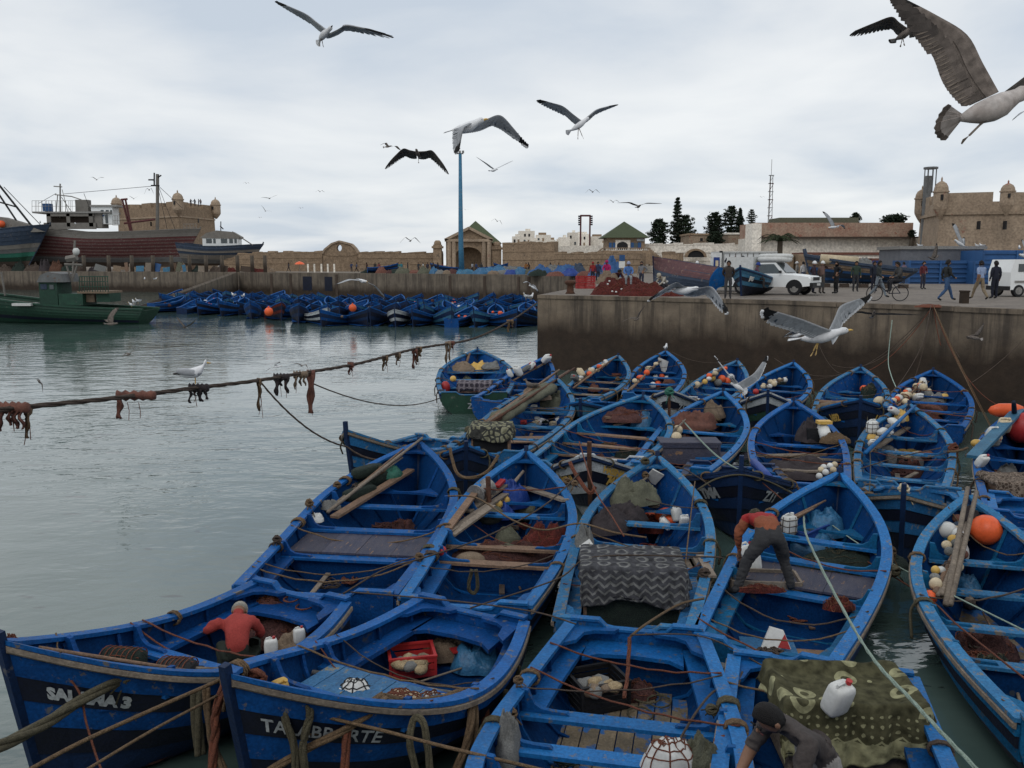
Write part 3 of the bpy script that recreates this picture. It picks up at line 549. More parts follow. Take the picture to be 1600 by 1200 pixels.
boat('H',(1027,714),(868,968,1082,990),'blue boat with a patterned grey blanket spread over a crate at its stern',desc='boat with the patterned grey blanket',scheme='worn',sr=.80,thw=(.42,.54,.68),lash=(.25,.5,.75),ribs=10)
boat('G',(1312,740),(1086,992,1304,1044),'blue boat in which a man in a red and orange jacket bends over',desc='boat with the bending man',deck=(.40,.58,'deck',3),thw=(.40,.58,.70),sr=.77,lash=(.45,.6,.75),ribs=10,scheme='worn')
boat('F',(1512,775),(1590,1122,1860,1166),'blue boat at the right with an orange ball buoy and floats bundled with poles',desc='boat with the orange ball buoy',sr=.71,bend=.15,thw=(.30,.46,.62,.76),lash=(.5,.65),ribs=10,floor='floorw')
boat('FF',(1790,905),(1558,780,1675,776),'blue boat stern showing at the right edge behind the orange ball buoy',w=1.7,L=6.0,zb=1.4,ubench=True,desc='stern at the right edge',thw=(.3,.5,.65))
boat('A',(4,1004),(390,915,550,938),'blue boat lettered SALAMA 3 with a man in a faded red jacket aboard',wm=2.3,w=1.74,bend=.24,zb=1.85,zs=.85,desc='boat lettered SALAMA 3',scheme='blue',ubench=True,thw=(.50,.74),ribs=6,lash=(.4,),bulk=False)
boat('C',(356,1056),(645,945,830,962),'blue boat lettered TALABBARTE at the bottom hung with thick ropes',wm=2.35,w=1.72,bend=.22,zb=1.75,zs=.82,desc='boat lettered TALABBARTE',scheme='blue',ubench=True,thw=(.47,.70),deck=(.47,.70,'deckblue',9),ribs=6,lash=(.8,),bulk=False)
boat('D',(750,2100),(895,970,1096,992),'empty blue boat at the bottom centre with a black basket of shells',L=6.0,w=1.75,wm=2.5,zb=1.45,zs=.79,desc='boat with the black basket',ubench=True,thw=(.34,.47,.60),fboards=9,ribs=9,lash=(.25,.42),bulk=False)
boat('E',(1560,2600),(1160,1040,1406,1045),'blue boat at the bottom right with an olive spotted blanket over a crate',L=6.0,w=2.05,wm=2.15,zb=1.45,zs=.77,desc='boat with the olive spotted blanket',thw=(.5,.62),ribs=8,lash=(.3,),bulk=False)
BT['A'].text('SALAMA 3',1,4.1,.235,.13,'white',bold=.012,adv=.95)
BT['C'].text('TALABBARTE',1,4.15,.235,.14,'white',bold=.004,adv=1.0)
BT['G'].root['label']=BT['G'].root['label']
BT['CC'].text('HASSNA',1,3.4,.115,.13,'yellow',bold=.01)
BT['CC'].text('741',1,3.3,.235,.2,'yellow',bold=.015)
BT['CC'].text('HASSNA',-1,2.6,.235,.15,'yellow',bold=.01)
BT['R'].text('GRE',-1,3.4,.235,.2,'white',bold=.012)
BT['R'].text('Z.1',1,3.7,.235,.2,'white',bold=.012)
BT['X'].text('1692',-1,3.2,.235,.2,'yellow',bold=.015)
BT['X'].text('11',1,3.8,.235,.2,'yellow',bold=.012)
BT['BB'].text('TMIA',-1,3.1,.235,.2,'white',bold=.018)
BT['BB'].text('Z.11',1,3.4,.235,.2,'white',bold=.014)
BT['K'].text('Z.1',1,3.2,.235,.16,'yellow',bold=.012)
BT['EE'].text('SID',1,3.1,.235,.16,'white',bold=.01)
# number on the stern of the boat with the bending man, and of the green one
def stern_text(b,txt,y0,z0,h,m='white'):
    cu=bpy.data.curves.new('lettering','FONT');cu.body=txt;cu.size=h/.7;cu.offset=.008;cu.resolution_u=2
    o=bpy.data.objects.new('lettering',cu);COL.objects.link(o);me=bpy.data.meshes.new_from_object(o.evaluated_get(bpy.context.evaluated_depsgraph_get()));bpy.data.objects.remove(o)
    g=MB();g.add([Vec((-.056,y0-v.co.x,z0+v.co.y))for v in me.vertices],[tuple(p.vertices)for p in me.polygons]);g.build('lettering',m,b.root)
stern_text(BT['G'],'Z1715',.78,.36,.15);stern_text(BT['N'],'Z6.7',.25,.2,.2)
# white discs
for s_,x in ((1,2.35),(1,2.2)):
    b=BT['L'];g=MB();t=x/b.L;p=b.hp(t,.2 if x >2.3 else .4,1,.045);n=[p+Vec((math.cos(a)*.055,0.0,math.sin(a)*.055))for a in [k*math.pi/5 for k in range(10)]]
    g.prism(n,(0,-.02,0),(0,.006,0));g.build('painted_disc','white',b.root)

# every boat has had its own coats of paint
PV={'f':{'blue_paint':'blue_f','blue_cap_paint':'cap_f','blue_interior':'blue_d'},'d':{'blue_paint':'blue_d','blue_cap_paint':'cap_d'},'g':{'blue_paint':'blue_g','blue_cap_paint':'cap_f'},'m':{'blue_paint':'blue_g'}}
for key,v in dict(N='f',O='d',P='g',U='f',W='f',Y='d',S='g',M='f',T='m',AA='d',DD='d',J='d',H='f',G='m',F='g',A='d',C='d',K='f',EE='f',Z='f').items():
    for c in BT[key].root.children:
        n=c.data.materials[0].name
        if n in PV[v]:c.data.materials[0]=M[PV[v][n]]
# ---------------------------------------------------------------- far fleet
ORD='first second third fourth fifth sixth seventh eighth ninth tenth eleventh twelfth thirteenth fourteenth fifteenth sixteenth seventeenth eighteenth nineteenth twentieth'.split()
def ordn(i):return ORD[i]if i <20 else 'twenty-'+ORD[i-20]
def far_proto(hc,hc2,inn):
    L,zs,zb=5.6,.7,1.5;root=thing('fishing_boat','x','fishing boat')
    hw=lambda t:max(.01,interp([(0,.8),(.3,.95),(.55,1),(.75,.85),(.88,.55),(1,.02)],t)*1.05)
    sh=lambda t:zs+(zb-zs)*t**2.3
    def hp(t,u,s,off=0):return Vec((t*L-L/2-.3*u*smooth((t-.7)/.3),s*max(0,hw(t)*(1-u**lerp(3,1,t))+off),lerp(sh(t),-.25,u)))
    T=[0,.2,.4,.6,.75,.87,.95,1]
    for s in (1,-1):
        for k,(u0,u1)in enumerate(((.02,.17),(.17,.36),(.36,.52),(.52,.95))):
            g=MB();g.loft([[hp(t,u0,s,.01),hp(t,u1,s,.03),hp(t,u1,s,-.02),hp(t,u0,s,-.02)]for t in T]);g.build('plank',(hc,hc2,hc,'navy')[k],root)
        g=MB();g.loft([[hp(t,0,s,.05)+Vec((0,0,.03)),hp(t,0,s,-.12)+Vec((0,0,.03)),hp(t,0,s,-.12)-Vec((0,0,.04)),hp(t,0,s,.05)-Vec((0,0,.04))]for t in T]);g.build('cap_rail','cap_d' if hc !='white' else 'white',root)
    g=MB()
    for s in (1,-1):g.grid([[hp(t,u,s,-.04)for u in (0,.2,.45,.7)]for t in T])
    g.box((-.2,0,.1),(L*.85,1.5,.04));g.build('inner_planking',inn,root)
    for t in (.35,.55,.72):
        g=MB();g.box((t*L-L/2,0,sh(t)-.2),(.2,2*hw(t)-.12,.05));g.build('thwart','blue_top',root)
    g=MB();g.box((-L/2,0,.25),(.06,1.6,.95));g.build('transom',hc,root)
    g=MB();g.beam((L/2-.3,0,-.2),(L/2+.02,0,zb+.15),.09,.1,up=(1,0,0));g.build('stem_post','blue_deep',root)
    return root
protos=[far_proto('blue_d','navy','blue_in'),far_proto('blue_deep','navy','blue_d'),far_proto('blue_d','blue_deep','blue_in'),far_proto('white','navy','blue_in'),far_proto('net_red','navy','blue_in'),far_proto('teal','blue_deep','blue')]
PD_=['blue and black','dark blue','plain blue','white banded','dark red','faded teal']
used=set();rf=random.Random(5);rowsn=['front','second','third','fourth','fifth','sixth','seventh','back']
def fdep(px):return interp([(240,100),(330,94),(430,85),(520,78),(840,76)],px)
cargo_proto=[]
for r_ in range(8):
    n=0;px=262+(r_ %2)*17+2*r_
    while px <838:
        d=fdep(px)+r_*4.9+rf.uniform(-.8,.8)
        lim=on_line(F1 if px <420 else F2,F2 if px <420 else F3,px).y-3.5
        if d <lim:
            k=rf.choice((0,0,1,1,1,2,2,5));
            if r_ ==0:k={5:4,7:3,11:3}.get(n,k)
            if k in used:o=copy_tree(protos[k])
            else:o=protos[k];used.add(k)
            p=PD(px,470,d);o.location=(p.x,p.y,rf.uniform(-.05,.12));o.rotation_euler=(rf.uniform(-.05,.05),rf.uniform(-.05,.06),math.radians(-90+rf.uniform(-38,38))if rf.random()<.8 else math.radians(90+rf.uniform(-30,30)))
            o.scale=[rf.uniform(.74,.92)]*2+[rf.uniform(.9,1.2)]
            tag(o,'%s boat in the far fleet, %s of the %s row from left' %(PD_[k],ordn(n),rowsn[r_]),'fishing boat','boats of the far fleet packed below the far quay')
            n +=1
            if rf.random()<.7:
                g=MB();c=Vec((p.x+rf.uniform(-.3,.3),p.y+rf.uniform(-1,.8),.8));nb=rf.randint(2,5)
                for i in range(nb):g.ball(c+Vec((rf.uniform(-.5,.5),rf.uniform(-.5,.5),rf.uniform(-.1,.25))),rf.uniform(.12,.24),7,5)
                cm=rf.choice(['cream','orange','cloth_olive','plastic_w','cloth_rust','net_brown','cloth_tan','bag_lblue'])
                g.build('float_heap',cm,smooth=True,label='heap of %s floats in the %s boat of the far fleet %s row' %(cm.replace('plastic_w','white').replace('cloth_','').replace('bag_l','light ').replace('net_','').replace('_',' '),ordn(n-1),rowsn[r_]),cat='fishing floats',group='gear lying in the far fleet')
        px +=rf.uniform(28,36)if r_ <1 else rf.uniform(24,31)
for k in range(6):
    if k not in used:
        for c in list(protos[k].children):bpy.data.objects.remove(c)
        bpy.data.objects.remove(protos[k])
for px,py,r,lb in ((420,487,.42,'red ball buoy floating before the far fleet at left'),(551,481,.33,'pinkish red ball buoy hung on a dark red boat of the far fleet')):
    p=PD(px,py,fdep(px)-3.4);g=MB();g.ball(p,r,14,9);g.tube([p+Vec((0,0,r*.9)),p+Vec((0,0,r*1.25))],r*.2,6);g.build('ball_buoy','orange',smooth=True,label=lb,cat='buoy')

# ---------------------------------------------------------------- buildings
def zat(py,d):return PD(800,py,d).z
def xat(px,d):return PD(px,411,d).x
def ashlar_wall(name,label,px0,px1,ytop,d0,d1,th=1.5,m='stone',cat='wall',z0=FZ,group=None,cop=True,blocks=0):
    a=Vec((xat(px0,d0),d0,z0));b2=Vec((xat(px1,d1),d1,z0));zt=zat(ytop,(d0+d1)/2);g=MB()
    dv=(b2-a).normalized();nn=Vec((-dv.y,dv.x,0))*th
    root=thing(name,label,cat,(a+b2)/2,0,group)
    g.prism([a-Vec((0,0,.5)),b2-Vec((0,0,.5)),Vec((b2.x,b2.y,zt)),Vec((a.x,a.y,zt))],(0,0,0),nn);g.build('masonry',m,root,world=True)
    if cop:
        L=(b2-a).length;n=max(2,int(L/1.6));rr=random.Random(int(px0))
        g=MB()
        for i in range(n):
            p,q=a.lerp(b2,i/n),a.lerp(b2,(i+1)/n-.004);h=rr.uniform(.12,.5);
            g.prism([Vec((p.x,p.y,zt)),Vec((q.x,q.y,zt)),Vec((q.x,q.y,zt+h)),Vec((p.x,p.y,zt+h*rr.uniform(.6,1)))],-nn*.04,nn*1.04)
        o=g.build('coping',m,root,world=True)
        for zz in (.42,.72):
            g=MB();z=lerp(z0,zt,zz);g.prism([Vec((a.x,a.y,z)),Vec((b2.x,b2.y,z)),Vec((b2.x,b2.y,z+.12)),Vec((a.x,a.y,z+.12))],-nn*.06,nn*.02);g.build('string_course',m,root,world=True)
    return root
def turret(root,x,y,zc,r,h):
    prof=[(.15,-1.5),(.6,-.9),(.95,-.3),(1,0),(1,h*.55),(1.13,h*.56),(1.13,h*.62),(1,h*.63),(.92,h*.78),(.68,h*.92),(.3,h*1.0),(.12,h*1.02),(.12,h*1.12),(.02,h*1.2)]
    g=MB();g.loft([[Vec((x+r*a*math.cos(k*math.pi/6),y+r*a*math.sin(k*math.pi/6),zc+z))for k in range(12)]for a,z in prof]);t=g.build('turret','stone2',root,world=True,smooth=False)
    g=MB();g.box((x-.3*r,y-r*.97,zc+h*.35),(r*.3,.25,h*.22));g.build('slit','black',root,world=True)
def fort(label,pts,ytop,z0,turrets,name='fort',nm=5,slits=(),m='stone'):
    P=[Vec((xat(px,d),d,z0))for px,d in pts];root=thing(name,label,'fort',P[1]);zt=zat(ytop,pts[1][1]);back=[Vec((P[-1].x*1.22,P[-1].y*1.22,z0)),Vec((P[0].x*1.22,P[0].y*1.22,z0))];n=len(P)
    loop=P+back;k=len(loop);g=MB();c=sum(loop,Vec())/k
    lo=[c+(p-c)*1.03 for p in loop]
    g.add([Vec((p.x,p.y,z0-.5))for p in lo]+[Vec((p.x,p.y,zt))for p in loop],[(i,(i+1)%k,k+(i+1)%k,k+i)for i in range(k)]+[tuple(range(k,2*k))]);g.build('wall',m,root,world=True)
    for i in range(n-1):
        a,b2=P[i],P[i+1];dv=(b2-a);L=dv.length;dv /=L;nn=Vec((-dv.y,dv.x,0));q=max(1,round(L/nm));H=(zt-z0)
        g=MB();z=zt-H*.17;g.prism([Vec((a.x,a.y,z)),Vec((b2.x,b2.y,z)),Vec((b2.x,b2.y,z+.35)),Vec((a.x,a.y,z+.35))],-nn*.3,nn*.3);g.build('string_course','stone2',root,world=True)
        for j in range(q):
            p,r=a+dv*(L*(j+.06)/q),a+dv*(L*(j+.84)/q);g=MB()
            g.prism([Vec((p.x,p.y,zt)),Vec((r.x,r.y,zt)),Vec((r.x,r.y,zt+1.15-.2*(j %2))),Vec((p.x,p.y,zt+1.1))],nn*.02,nn*1.1);g.build('merlon',m,root,world=True)
    for px,d,r,h in turrets:turret(root,xat(px,d),d,zt-h*.18,r,h)
    for px,py,d in slits:
        g=MB();p=PD(px,py,d);g.box(p,(.16,.6,1.0));g.build('slit','black',root,world=True)
    return root
fort('distant sandstone fort with three domed corner turrets behind the stranded trawler',[(189,219),(283,205),(338,222)],322,FZ,[(188,219,1.25,3.6),(283,204.5,1.25,3.6),(341,222,1.2,3.3)],slits=[(236,350,209),(310,345,211)],nm=5.5)
fort('big sandstone fort at the right with domed turrets and square merlons',[(1434,120),(1464,109),(1760,104)],316,QZ,[(1434,119.5,.85,2.9),(1463,108.6,.85,3.0),(1566,104,.78,2.2)],slits=[(1529,352,105.6),(1570,352,103.8)],nm=7,m='stone2')
# long sea wall with the curved gable, the gate and the walls beyond it
ashlar_wall('sea_wall','long low sandstone wall left of the domed gable',395,504,395,178,176)
ashlar_wall('sea_wall','long low sandstone wall between the curved gable and the gate',560,690,396,174,171)
ashlar_wall('sea_wall','low wall behind the slipway piers, left of the small trawler bow',345,396,397,180,178)
d=175;root=thing('wall_gable','curved stone gable with an oval opening on the long wall','wall',(xat(530,d),d,FZ));
out=[(504,396),(507,390),(512,386),(518,381),(530,377),(542,380),(549,382),(555,388),(559,394),(560,396)]
hole=[(530+4*math.cos(a),387.5+5.2*math.sin(a))for a in [2*math.pi*k/20 for k in range(20)]]
ol=[]
for k in range(20):       # outline sampled by angle about the hole
    a=2*math.pi*k/20;best=None;cx_,cy_=530,387.5
    poly=out+[(560,400),(504,400)]
    dxx,dyy=math.cos(a),math.sin(a)
    for i in range(len(poly)):
        (x1,y1),(x2,y2)=poly[i],poly[(i+1)%len(poly)];den=dxx*(y2-y1)-dyy*(x2-x1)
        if abs(den)<1e-9:continue
        t=((x1-cx_)*(y2-y1)-(y1-cy_)*(x2-x1))/den;u=((x1-cx_)*dyy-(y1-cy_)*dxx)/den
        if t >0 and-1e-6 <=u <=1+1e-6 and (best is None or t <best):best=t
    ol.append((cx_+dxx*best,cy_+dyy*best))
g=MB();A=[PD(x,y,d)for x,y in hole];B_=[PD(x,y,d)for x,y in ol];tv=Vec((0,1.5,0));n=20
g.add(A+B_+[p+tv for p in A]+[p+tv for p in B_],[(i,(i+1)%n,n+(i+1)%n,n+i)for i in range(n)]+[(2*n+i,3*n+i,3*n+(i+1)%n,2*n+(i+1)%n)for i in range(n)]+[(n+i,n+(i+1)%n,3*n+(i+1)%n,3*n+i)for i in range(n)]+[(i,2*n+i,2*n+(i+1)%n,(i+1)%n)for i in range(n)])
g.build('gable','stone',root,world=True)
g=MB();zt=zat(392.5,d);x0,x1=xat(505,d),xat(560,d);g.box(((x0+x1)/2,d+.75,(zt+FZ)/2-.2),(x1-x0,1.3,zt-FZ+.4));g.build('base','stone',root,world=True)
for i in range(len(out)-1):
    g=MB();g.beam(PD(*out[i],d-.05)+Vec((0,.7,0)),PD(*out[i+1],d-.05)+Vec((0,.7,0)),1.8,.35);g.build('moulding','stone2',root,world=True)
# gate
d=168;root=thing('gatehouse','stone harbour gate with pediment, round arch and green pyramid roof behind','gatehouse',(xat(731,d),d,FZ))
cx_,yb,rr_=732,399,20;arc=[(cx_+rr_*math.cos(a),yb-13*math.sin(a))for a in [math.pi*k/12 for k in range(13)]]
zb_=FZ-.3;g=MB()
def colq(xa,xb,ya,yb_):   # solid between a point on the arch and the eaves
    p,q,r,s=PD(xa,ya,d),PD(xb,yb_,d),PD(xb,375,d),PD(xa,375,d);g.prism([p,q,r,s],(0,0,0),(0,3,0))
for i in range(12):colq(arc[i+1][0],arc[i][0],arc[i+1][1],arc[i][1])
for xa,xb in ((697,712),(752,768)):
    x0,x1=xat(xa,d),xat(xb,d);g.prism([Vec((x0,d,zb_)),Vec((x1,d,zb_)),Vec((x1,d,zat(375,d))),Vec((x0,d,zat(375,d)))],(0,0,0),(0,3,0))
g.build('facade','stone',root,world=True)
g=MB();g.prism([PD(697,375,d),PD(768,375,d),PD(733,357,d)],(0,-.05,0),(0,3,0));g.build('pediment','stone',root,world=True)
for a,b2 in (((695,375),(733,356)),((733,356),(770,375)),((695,375.5),(770,375.5))):
    g=MB();g.beam(PD(*a,d-.3),PD(*b2,d-.3),.7,.5);g.build('cornice','stone2',root,world=True)
for px in (702,709,756,764):
    g=MB();p=PD(px,376,d-.25);g.tube([Vec((p.x,p.y,zb_)),Vec((p.x,p.y,p.z))],.42,8);g.build('column','stone2',root,world=True)
for px,yt,w in ((683,382,1.6),(776,384,1.8)):
    p=PD(px,yt,d);g=MB();g.box((p.x,d+1,(p.z+zb_)/2),(w,1.8,p.z-zb_));g.box((p.x,d+1,p.z-.5),(w+.5,2.3,.4));g.ball((p.x,d+1,p.z+.2),(w*.45,w*.45,.7),8,6);g.build('pier','stone',root,world=True)
g=MB();x0,x1,x2=xat(704,d),xat(783,d),xat(743,175);ze=zat(380,d+6);g.add([Vec((x0,d+3,ze)),Vec((x1,d+3,ze)),Vec((x1,d+13,ze)),Vec((x0,d+13,ze)),Vec((x2,d+8,zat(345,d+8)))],[(0,1,4),(1,2,4),(2,3,4),(3,0,4),(3,2,1,0)]);rf_=g.build('roof','tile_g',root,world=True)
g=MB();g.box(((x0+x1)/2,d+8.2,(ze+zb_)/2),(x1-x0-.6,8.6,ze-zb_-.01));g.build('hall','stone',root,world=True)
g=MB();g.box((xat(732,d),d+2.9,(FZ+zat(388,d))/2),(xat(752,d)-xat(712,d)+.4,.3,zat(386,d)-FZ));g.build('arch_shadow_door','black',root,world=True)if False else None
ashlar_wall('sea_wall','stone wall right of the gate with a boarded doorway',785,866,381,166,160)
ashlar_wall('sea_wall','broken low stone wall below the white rampart',866,1002,397,150,140)
ashlar_wall('sea_wall','low stone wall right of the pavilion steps',1034,1060,397,138,136)
ashlar_wall('rampart','limewashed rampart left of the green roofed pavilion',865,948,384,172,168,m='white_wall',cop=False)
ashlar_wall('rampart','limewashed rampart right of the green roofed pavilion with crumbling top',1004,1180,383,152,150,m='white_wall')
# the town
rt=random.Random(3);k=0
px=800
while px <945:
    w=rt.uniform(12,26);yt=rt.uniform(360,377)if px <925 else rt.uniform(370,380);d=360+rt.uniform(0,70);zt=zat(yt,d);x0,x1=xat(px,d),xat(px+w,d)
    root=thing('town_house','%s flat roofed white house of the distant town, left of the pavilion' %ordn(k),'house',((x0+x1)/2,d,FZ),0,'white houses of the distant town')
    g=MB();g.box(((x0+x1)/2,d+4,(zt+FZ)/2),(x1-x0,8,zt-FZ));g.build('wall','white_wall',root,world=True)
    g=MB();g.box(((x0+x1)/2+rt.uniform(-1,1),d+3,zt+.5),((x1-x0)*rt.uniform(.2,.6),4,1.));g.build('roof_room','white_wall' if rt.random()<.7 else 'stone',root,world=True)
    for zz in (zt-2,zt-4.8,zt-7.6):
        for i in range(int((x1-x0)/2)):
            if rt.random()<.65:g=MB();g.box((x0+1+i*2+rt.uniform(-.2,.2),d-.02,zz),(.8,.2,1.3));g.build('window',rt.choice(('glass','black','stone')),root,world=True)
    px +=w*rt.uniform(.6,.9);k +=1
# pavilion with stairs
d=148;X=lambda px:xat(px,d);Z=lambda py:zat(py,d)
root=thing('pavilion','small pavilion with green pyramid roof, white arch and blue shutters above double stairs','pavilion',(X(977),d,FZ))
def bx(n,m,xa,xb,ya,yb_,y0,dep):
    g=MB();x0,x1,z1,z0=X(xa),X(xb),Z(ya),Z(yb_);g.box(((x0+x1)/2,d+y0+dep/2,(z0+z1)/2),(x1-x0,dep,z1-z0));return g.build(n,m,root,world=True)
bx('wall','stone',948,1007,370,390,0,6);bx('terrace','stone',940,1014,391.5,413,-2.4,9)
g=MB();g.add([Vec((X(940),d-.8,Z(371.5))),Vec((X(1014),d-.8,Z(371.5))),Vec((X(1014),d+7.3,Z(371.5))),Vec((X(940),d+7.3,Z(371.5))),Vec((X(978),d+3.3,Z(344.5)))],[(0,1,4),(1,2,4),(2,3,4),(3,0,4),(3,2,1,0)]);g.build('roof','tile_g',root,world=True)
bx('arch_surround','white_wall',961,984,375,390,-.2,.3)
g=MB();g.prism([PD(x,y,d-.22)for x,y in ((964,390),(981,390),(981,382),(978,379),(973,377.5),(967,379),(964,382))],(0,-.03,0),(0,.1,0));g.build('doorway','black',root,world=True)
for xa,xb in ((951,955),(957,961),(985,989.5),(996,1001)):bx('shutter','box_blue',xa,xb,379,387,-.15,.12)
bx('window','glass',952,960,379.5,387,-.05,.1);bx('window','glass',987,999,379.5,387,-.05,.1);bx('sign_board','white',994,1006,373,377,-.25,.1)
for i in range(22):bx('baluster','white_wall',942+i*3.2,943.2+i*3.2,388,392,-2.3,.2)
bx('handrail','stone2',940,1012,387.3,388.4,-2.4,.35)
for sgn,xa in ((-1,942),(1,1012)):
    for i in range(8):
        x=xa+sgn*i*2.6;bx('stair','stone',min(x,x+sgn*2.6),max(x,x+sgn*2.6),392+i*2.1,415,-2.4,1.6);bx('baluster','stone2',x,x+.9,388+i*2.1,392+i*2.1,-2.3,.2)
    g=MB();g.beam(PD(xa,387.8,d-2.2),PD(xa+sgn*21,403.5,d-2.2),.3,.25);g.build('handrail','stone2',root,world=True)
# blocks right of the pavilion
def block(label,px0,px1,yt,d,dep,m,name='harbour_building',z0=FZ,top=None,wins=(),doors=()):
    x0,x1=xat(px0,d),xat(px1,d);zt=zat(yt,d);root=thing(name,label,'building',((x0+x1)/2,d,z0))
    g=MB();g.box(((x0+x1)/2,d+dep/2,(zt+z0)/2),(x1-x0,dep,zt-z0));g.build('wall',m,root,world=True)
    if top:g=MB();g.box(((x0+x1)/2,d+dep/2,zt+.12),(x1-x0+.4,dep+.4,.3));g.build('cornice',top,root,world=True)
    for q,mm in ((wins,'black'),(doors,'bag_blue')):
        for a,b2,y0,y1 in q:
            g=MB();A_,B2=PD(a,y0,d-.06),PD(b2,y1,d-.06);g.box(((A_.x+B2.x)/2,d-.03,(A_.z+B2.z)/2),(B2.x-A_.x,.1,A_.z-B2.z));g.build('window' if mm =='black' else 'door',mm,root,world=True)
            g=MB();w_=.25
            for s in ((A_.x-w_/2,(A_.z+B2.z)/2,w_,A_.z-B2.z),(B2.x+w_/2,(A_.z+B2.z)/2,w_,A_.z-B2.z),((A_.x+B2.x)/2,A_.z+w_/2,B2.x-A_.x+2*w_,w_)):g.box((s[0],d-.06,s[1]),(s[2],.14,s[3]))
            g.build('surround','cloth_rust' if mm !='black' else 'stone2',root,world=True)
    return root
block('peeling stone upper building between the pines',1076,1112,367,156,8,'stone2',top='stone',wins=((1094,1098,372,377),))
block('pale square house right of the pines with stained wall',1137,1176,366,158,8,'stone2',top='white_wall')
block('long white building with peeling reddish upper storey left of the fort',1179,1442,371,132,10,'white_wall')
g=MB();x0,x1=xat(1181,131.5),xat(1428,131.5);z0,z1=zat(371,131.5),zat(347.5,131.5);g.box(((x0+x1)/2,137,(z0+z1)/2),(x1-x0,9,z1-z0));g.build('rampart','red_wall',label='peeling reddish plaster parapet above the long white building',cat='wall')
g=MB();g.box(((x0+x1)/2,131.6,z0),(x1-x0+.3,1.4,.22));g.build('stone_ledge','rope_d',label='dark projecting ledge below the reddish parapet',cat='ledge')
block('grey green flat shed on top of the peeling parapet',1215,1338,340,143,6,'cloth_olive')
block('tall white gate pier at the left end of the peeling parapet',1174,1188,349,130,4,'white_wall')
block('low white workshop with orange cornice and two blue doors',1262,1384,398,100,5,'white_wall',top='cloth_rust',doors=((1346,1357,407,419),(1363,1376,407,419)))
block('ruined stone hut beside the palm',1216,1240,397,96,5,'stone');block('ruined stone wall with a notch right of the palm',1248,1268,397,95,4,'stone')
block('long grey corrugated store before the fort',1407,1536,389,84,5,'box_grey',top='metal',z0=QZ)
# arch in the white rampart
d=149;root=thing('archway','dark round archway with stone surround in the white rampart','archway',(xat(1087,d),d,FZ));g=MB()
pts=[(1087+17*math.cos(a),402-13.5*math.sin(a))for a in [math.pi*k/12 for k in range(13)]];p2=[(1087+13*math.cos(a),402-10.5*math.sin(a))for a in [math.pi*k/12 for k in range(13)]]
g.prism([PD(x,y,d)for x,y in p2],(0,0,0),(0,.6,0));g.build('opening','black',root,world=True)
for i in range(12):g=MB();g.prism([PD(*pts[i],d),PD(*pts[i+1],d),PD(*p2[i+1],d),PD(*p2[i],d)],(0,-.3,0),(0,.7,0));g.build('voussoir','stone',root,world=True)
# ribbed containers
def container(label,px0,px1,yt,yb_,d,dep,m,z0=QZ):
    x0,x1=xat(px0,d),xat(px1,d);zt=zat(yt,d);root=thing('metal_container',label,'container',((x0+x1)/2,d,z0))
    g=MB();g.box(((x0+x1)/2,d+dep/2,(zt+z0)/2),(x1-x0,dep,zt-z0));g.build('shell',m,root,world=True)
    n=5
    for i in range(n):g=MB();z=z0+(zt-z0)*(i+.5)/n;g.box(((x0+x1)/2,d-.05,z),(x1-x0,.12,(zt-z0)/n*.28));g.build('rib',m,root,world=True)
    for x in (x0+.05,(x0+x1)/2,x1-.05):g=MB();g.box((x,d-.07,(zt+z0)/2),(.12,.16,zt-z0));g.build('corner_post',m,root,world=True)
container('blue ribbed metal container facing the quay, left one',1420,1518,407,443,70,3,'box_blue')
container('blue ribbed metal container behind the two men in navy and pale blue',1521,1640,408,443,69,3,'box_blue')
container('bright blue container on the upper level before the fort',1535,1640,391,407,80,4,'box_blue')
# striped banners
d=92
for i,(x0,x1)in enumerate(((1384,1390),(1391,1397),(1398,1404.5))):
    g=MB();a,b2=PD(x0,389-i,d),PD(x1,418,d);g.box(((a.x+b2.x)/2,d,(a.z+b2.z)/2),(b2.x-a.x,.06,a.z-b2.z),mi=0);w_=(b2.x-a.x)*.38
    g.box(((a.x+b2.x)/2,d-.04,(a.z+b2.z)/2),(w_,.04,a.z-b2.z),mi=1);g.build('striped_panel',['white_wall','cloth_rust'],label='tall white panel with a red stripe, %s from the left beside the grey store' %ordn(i),cat='panel',group='red and white striped panels')
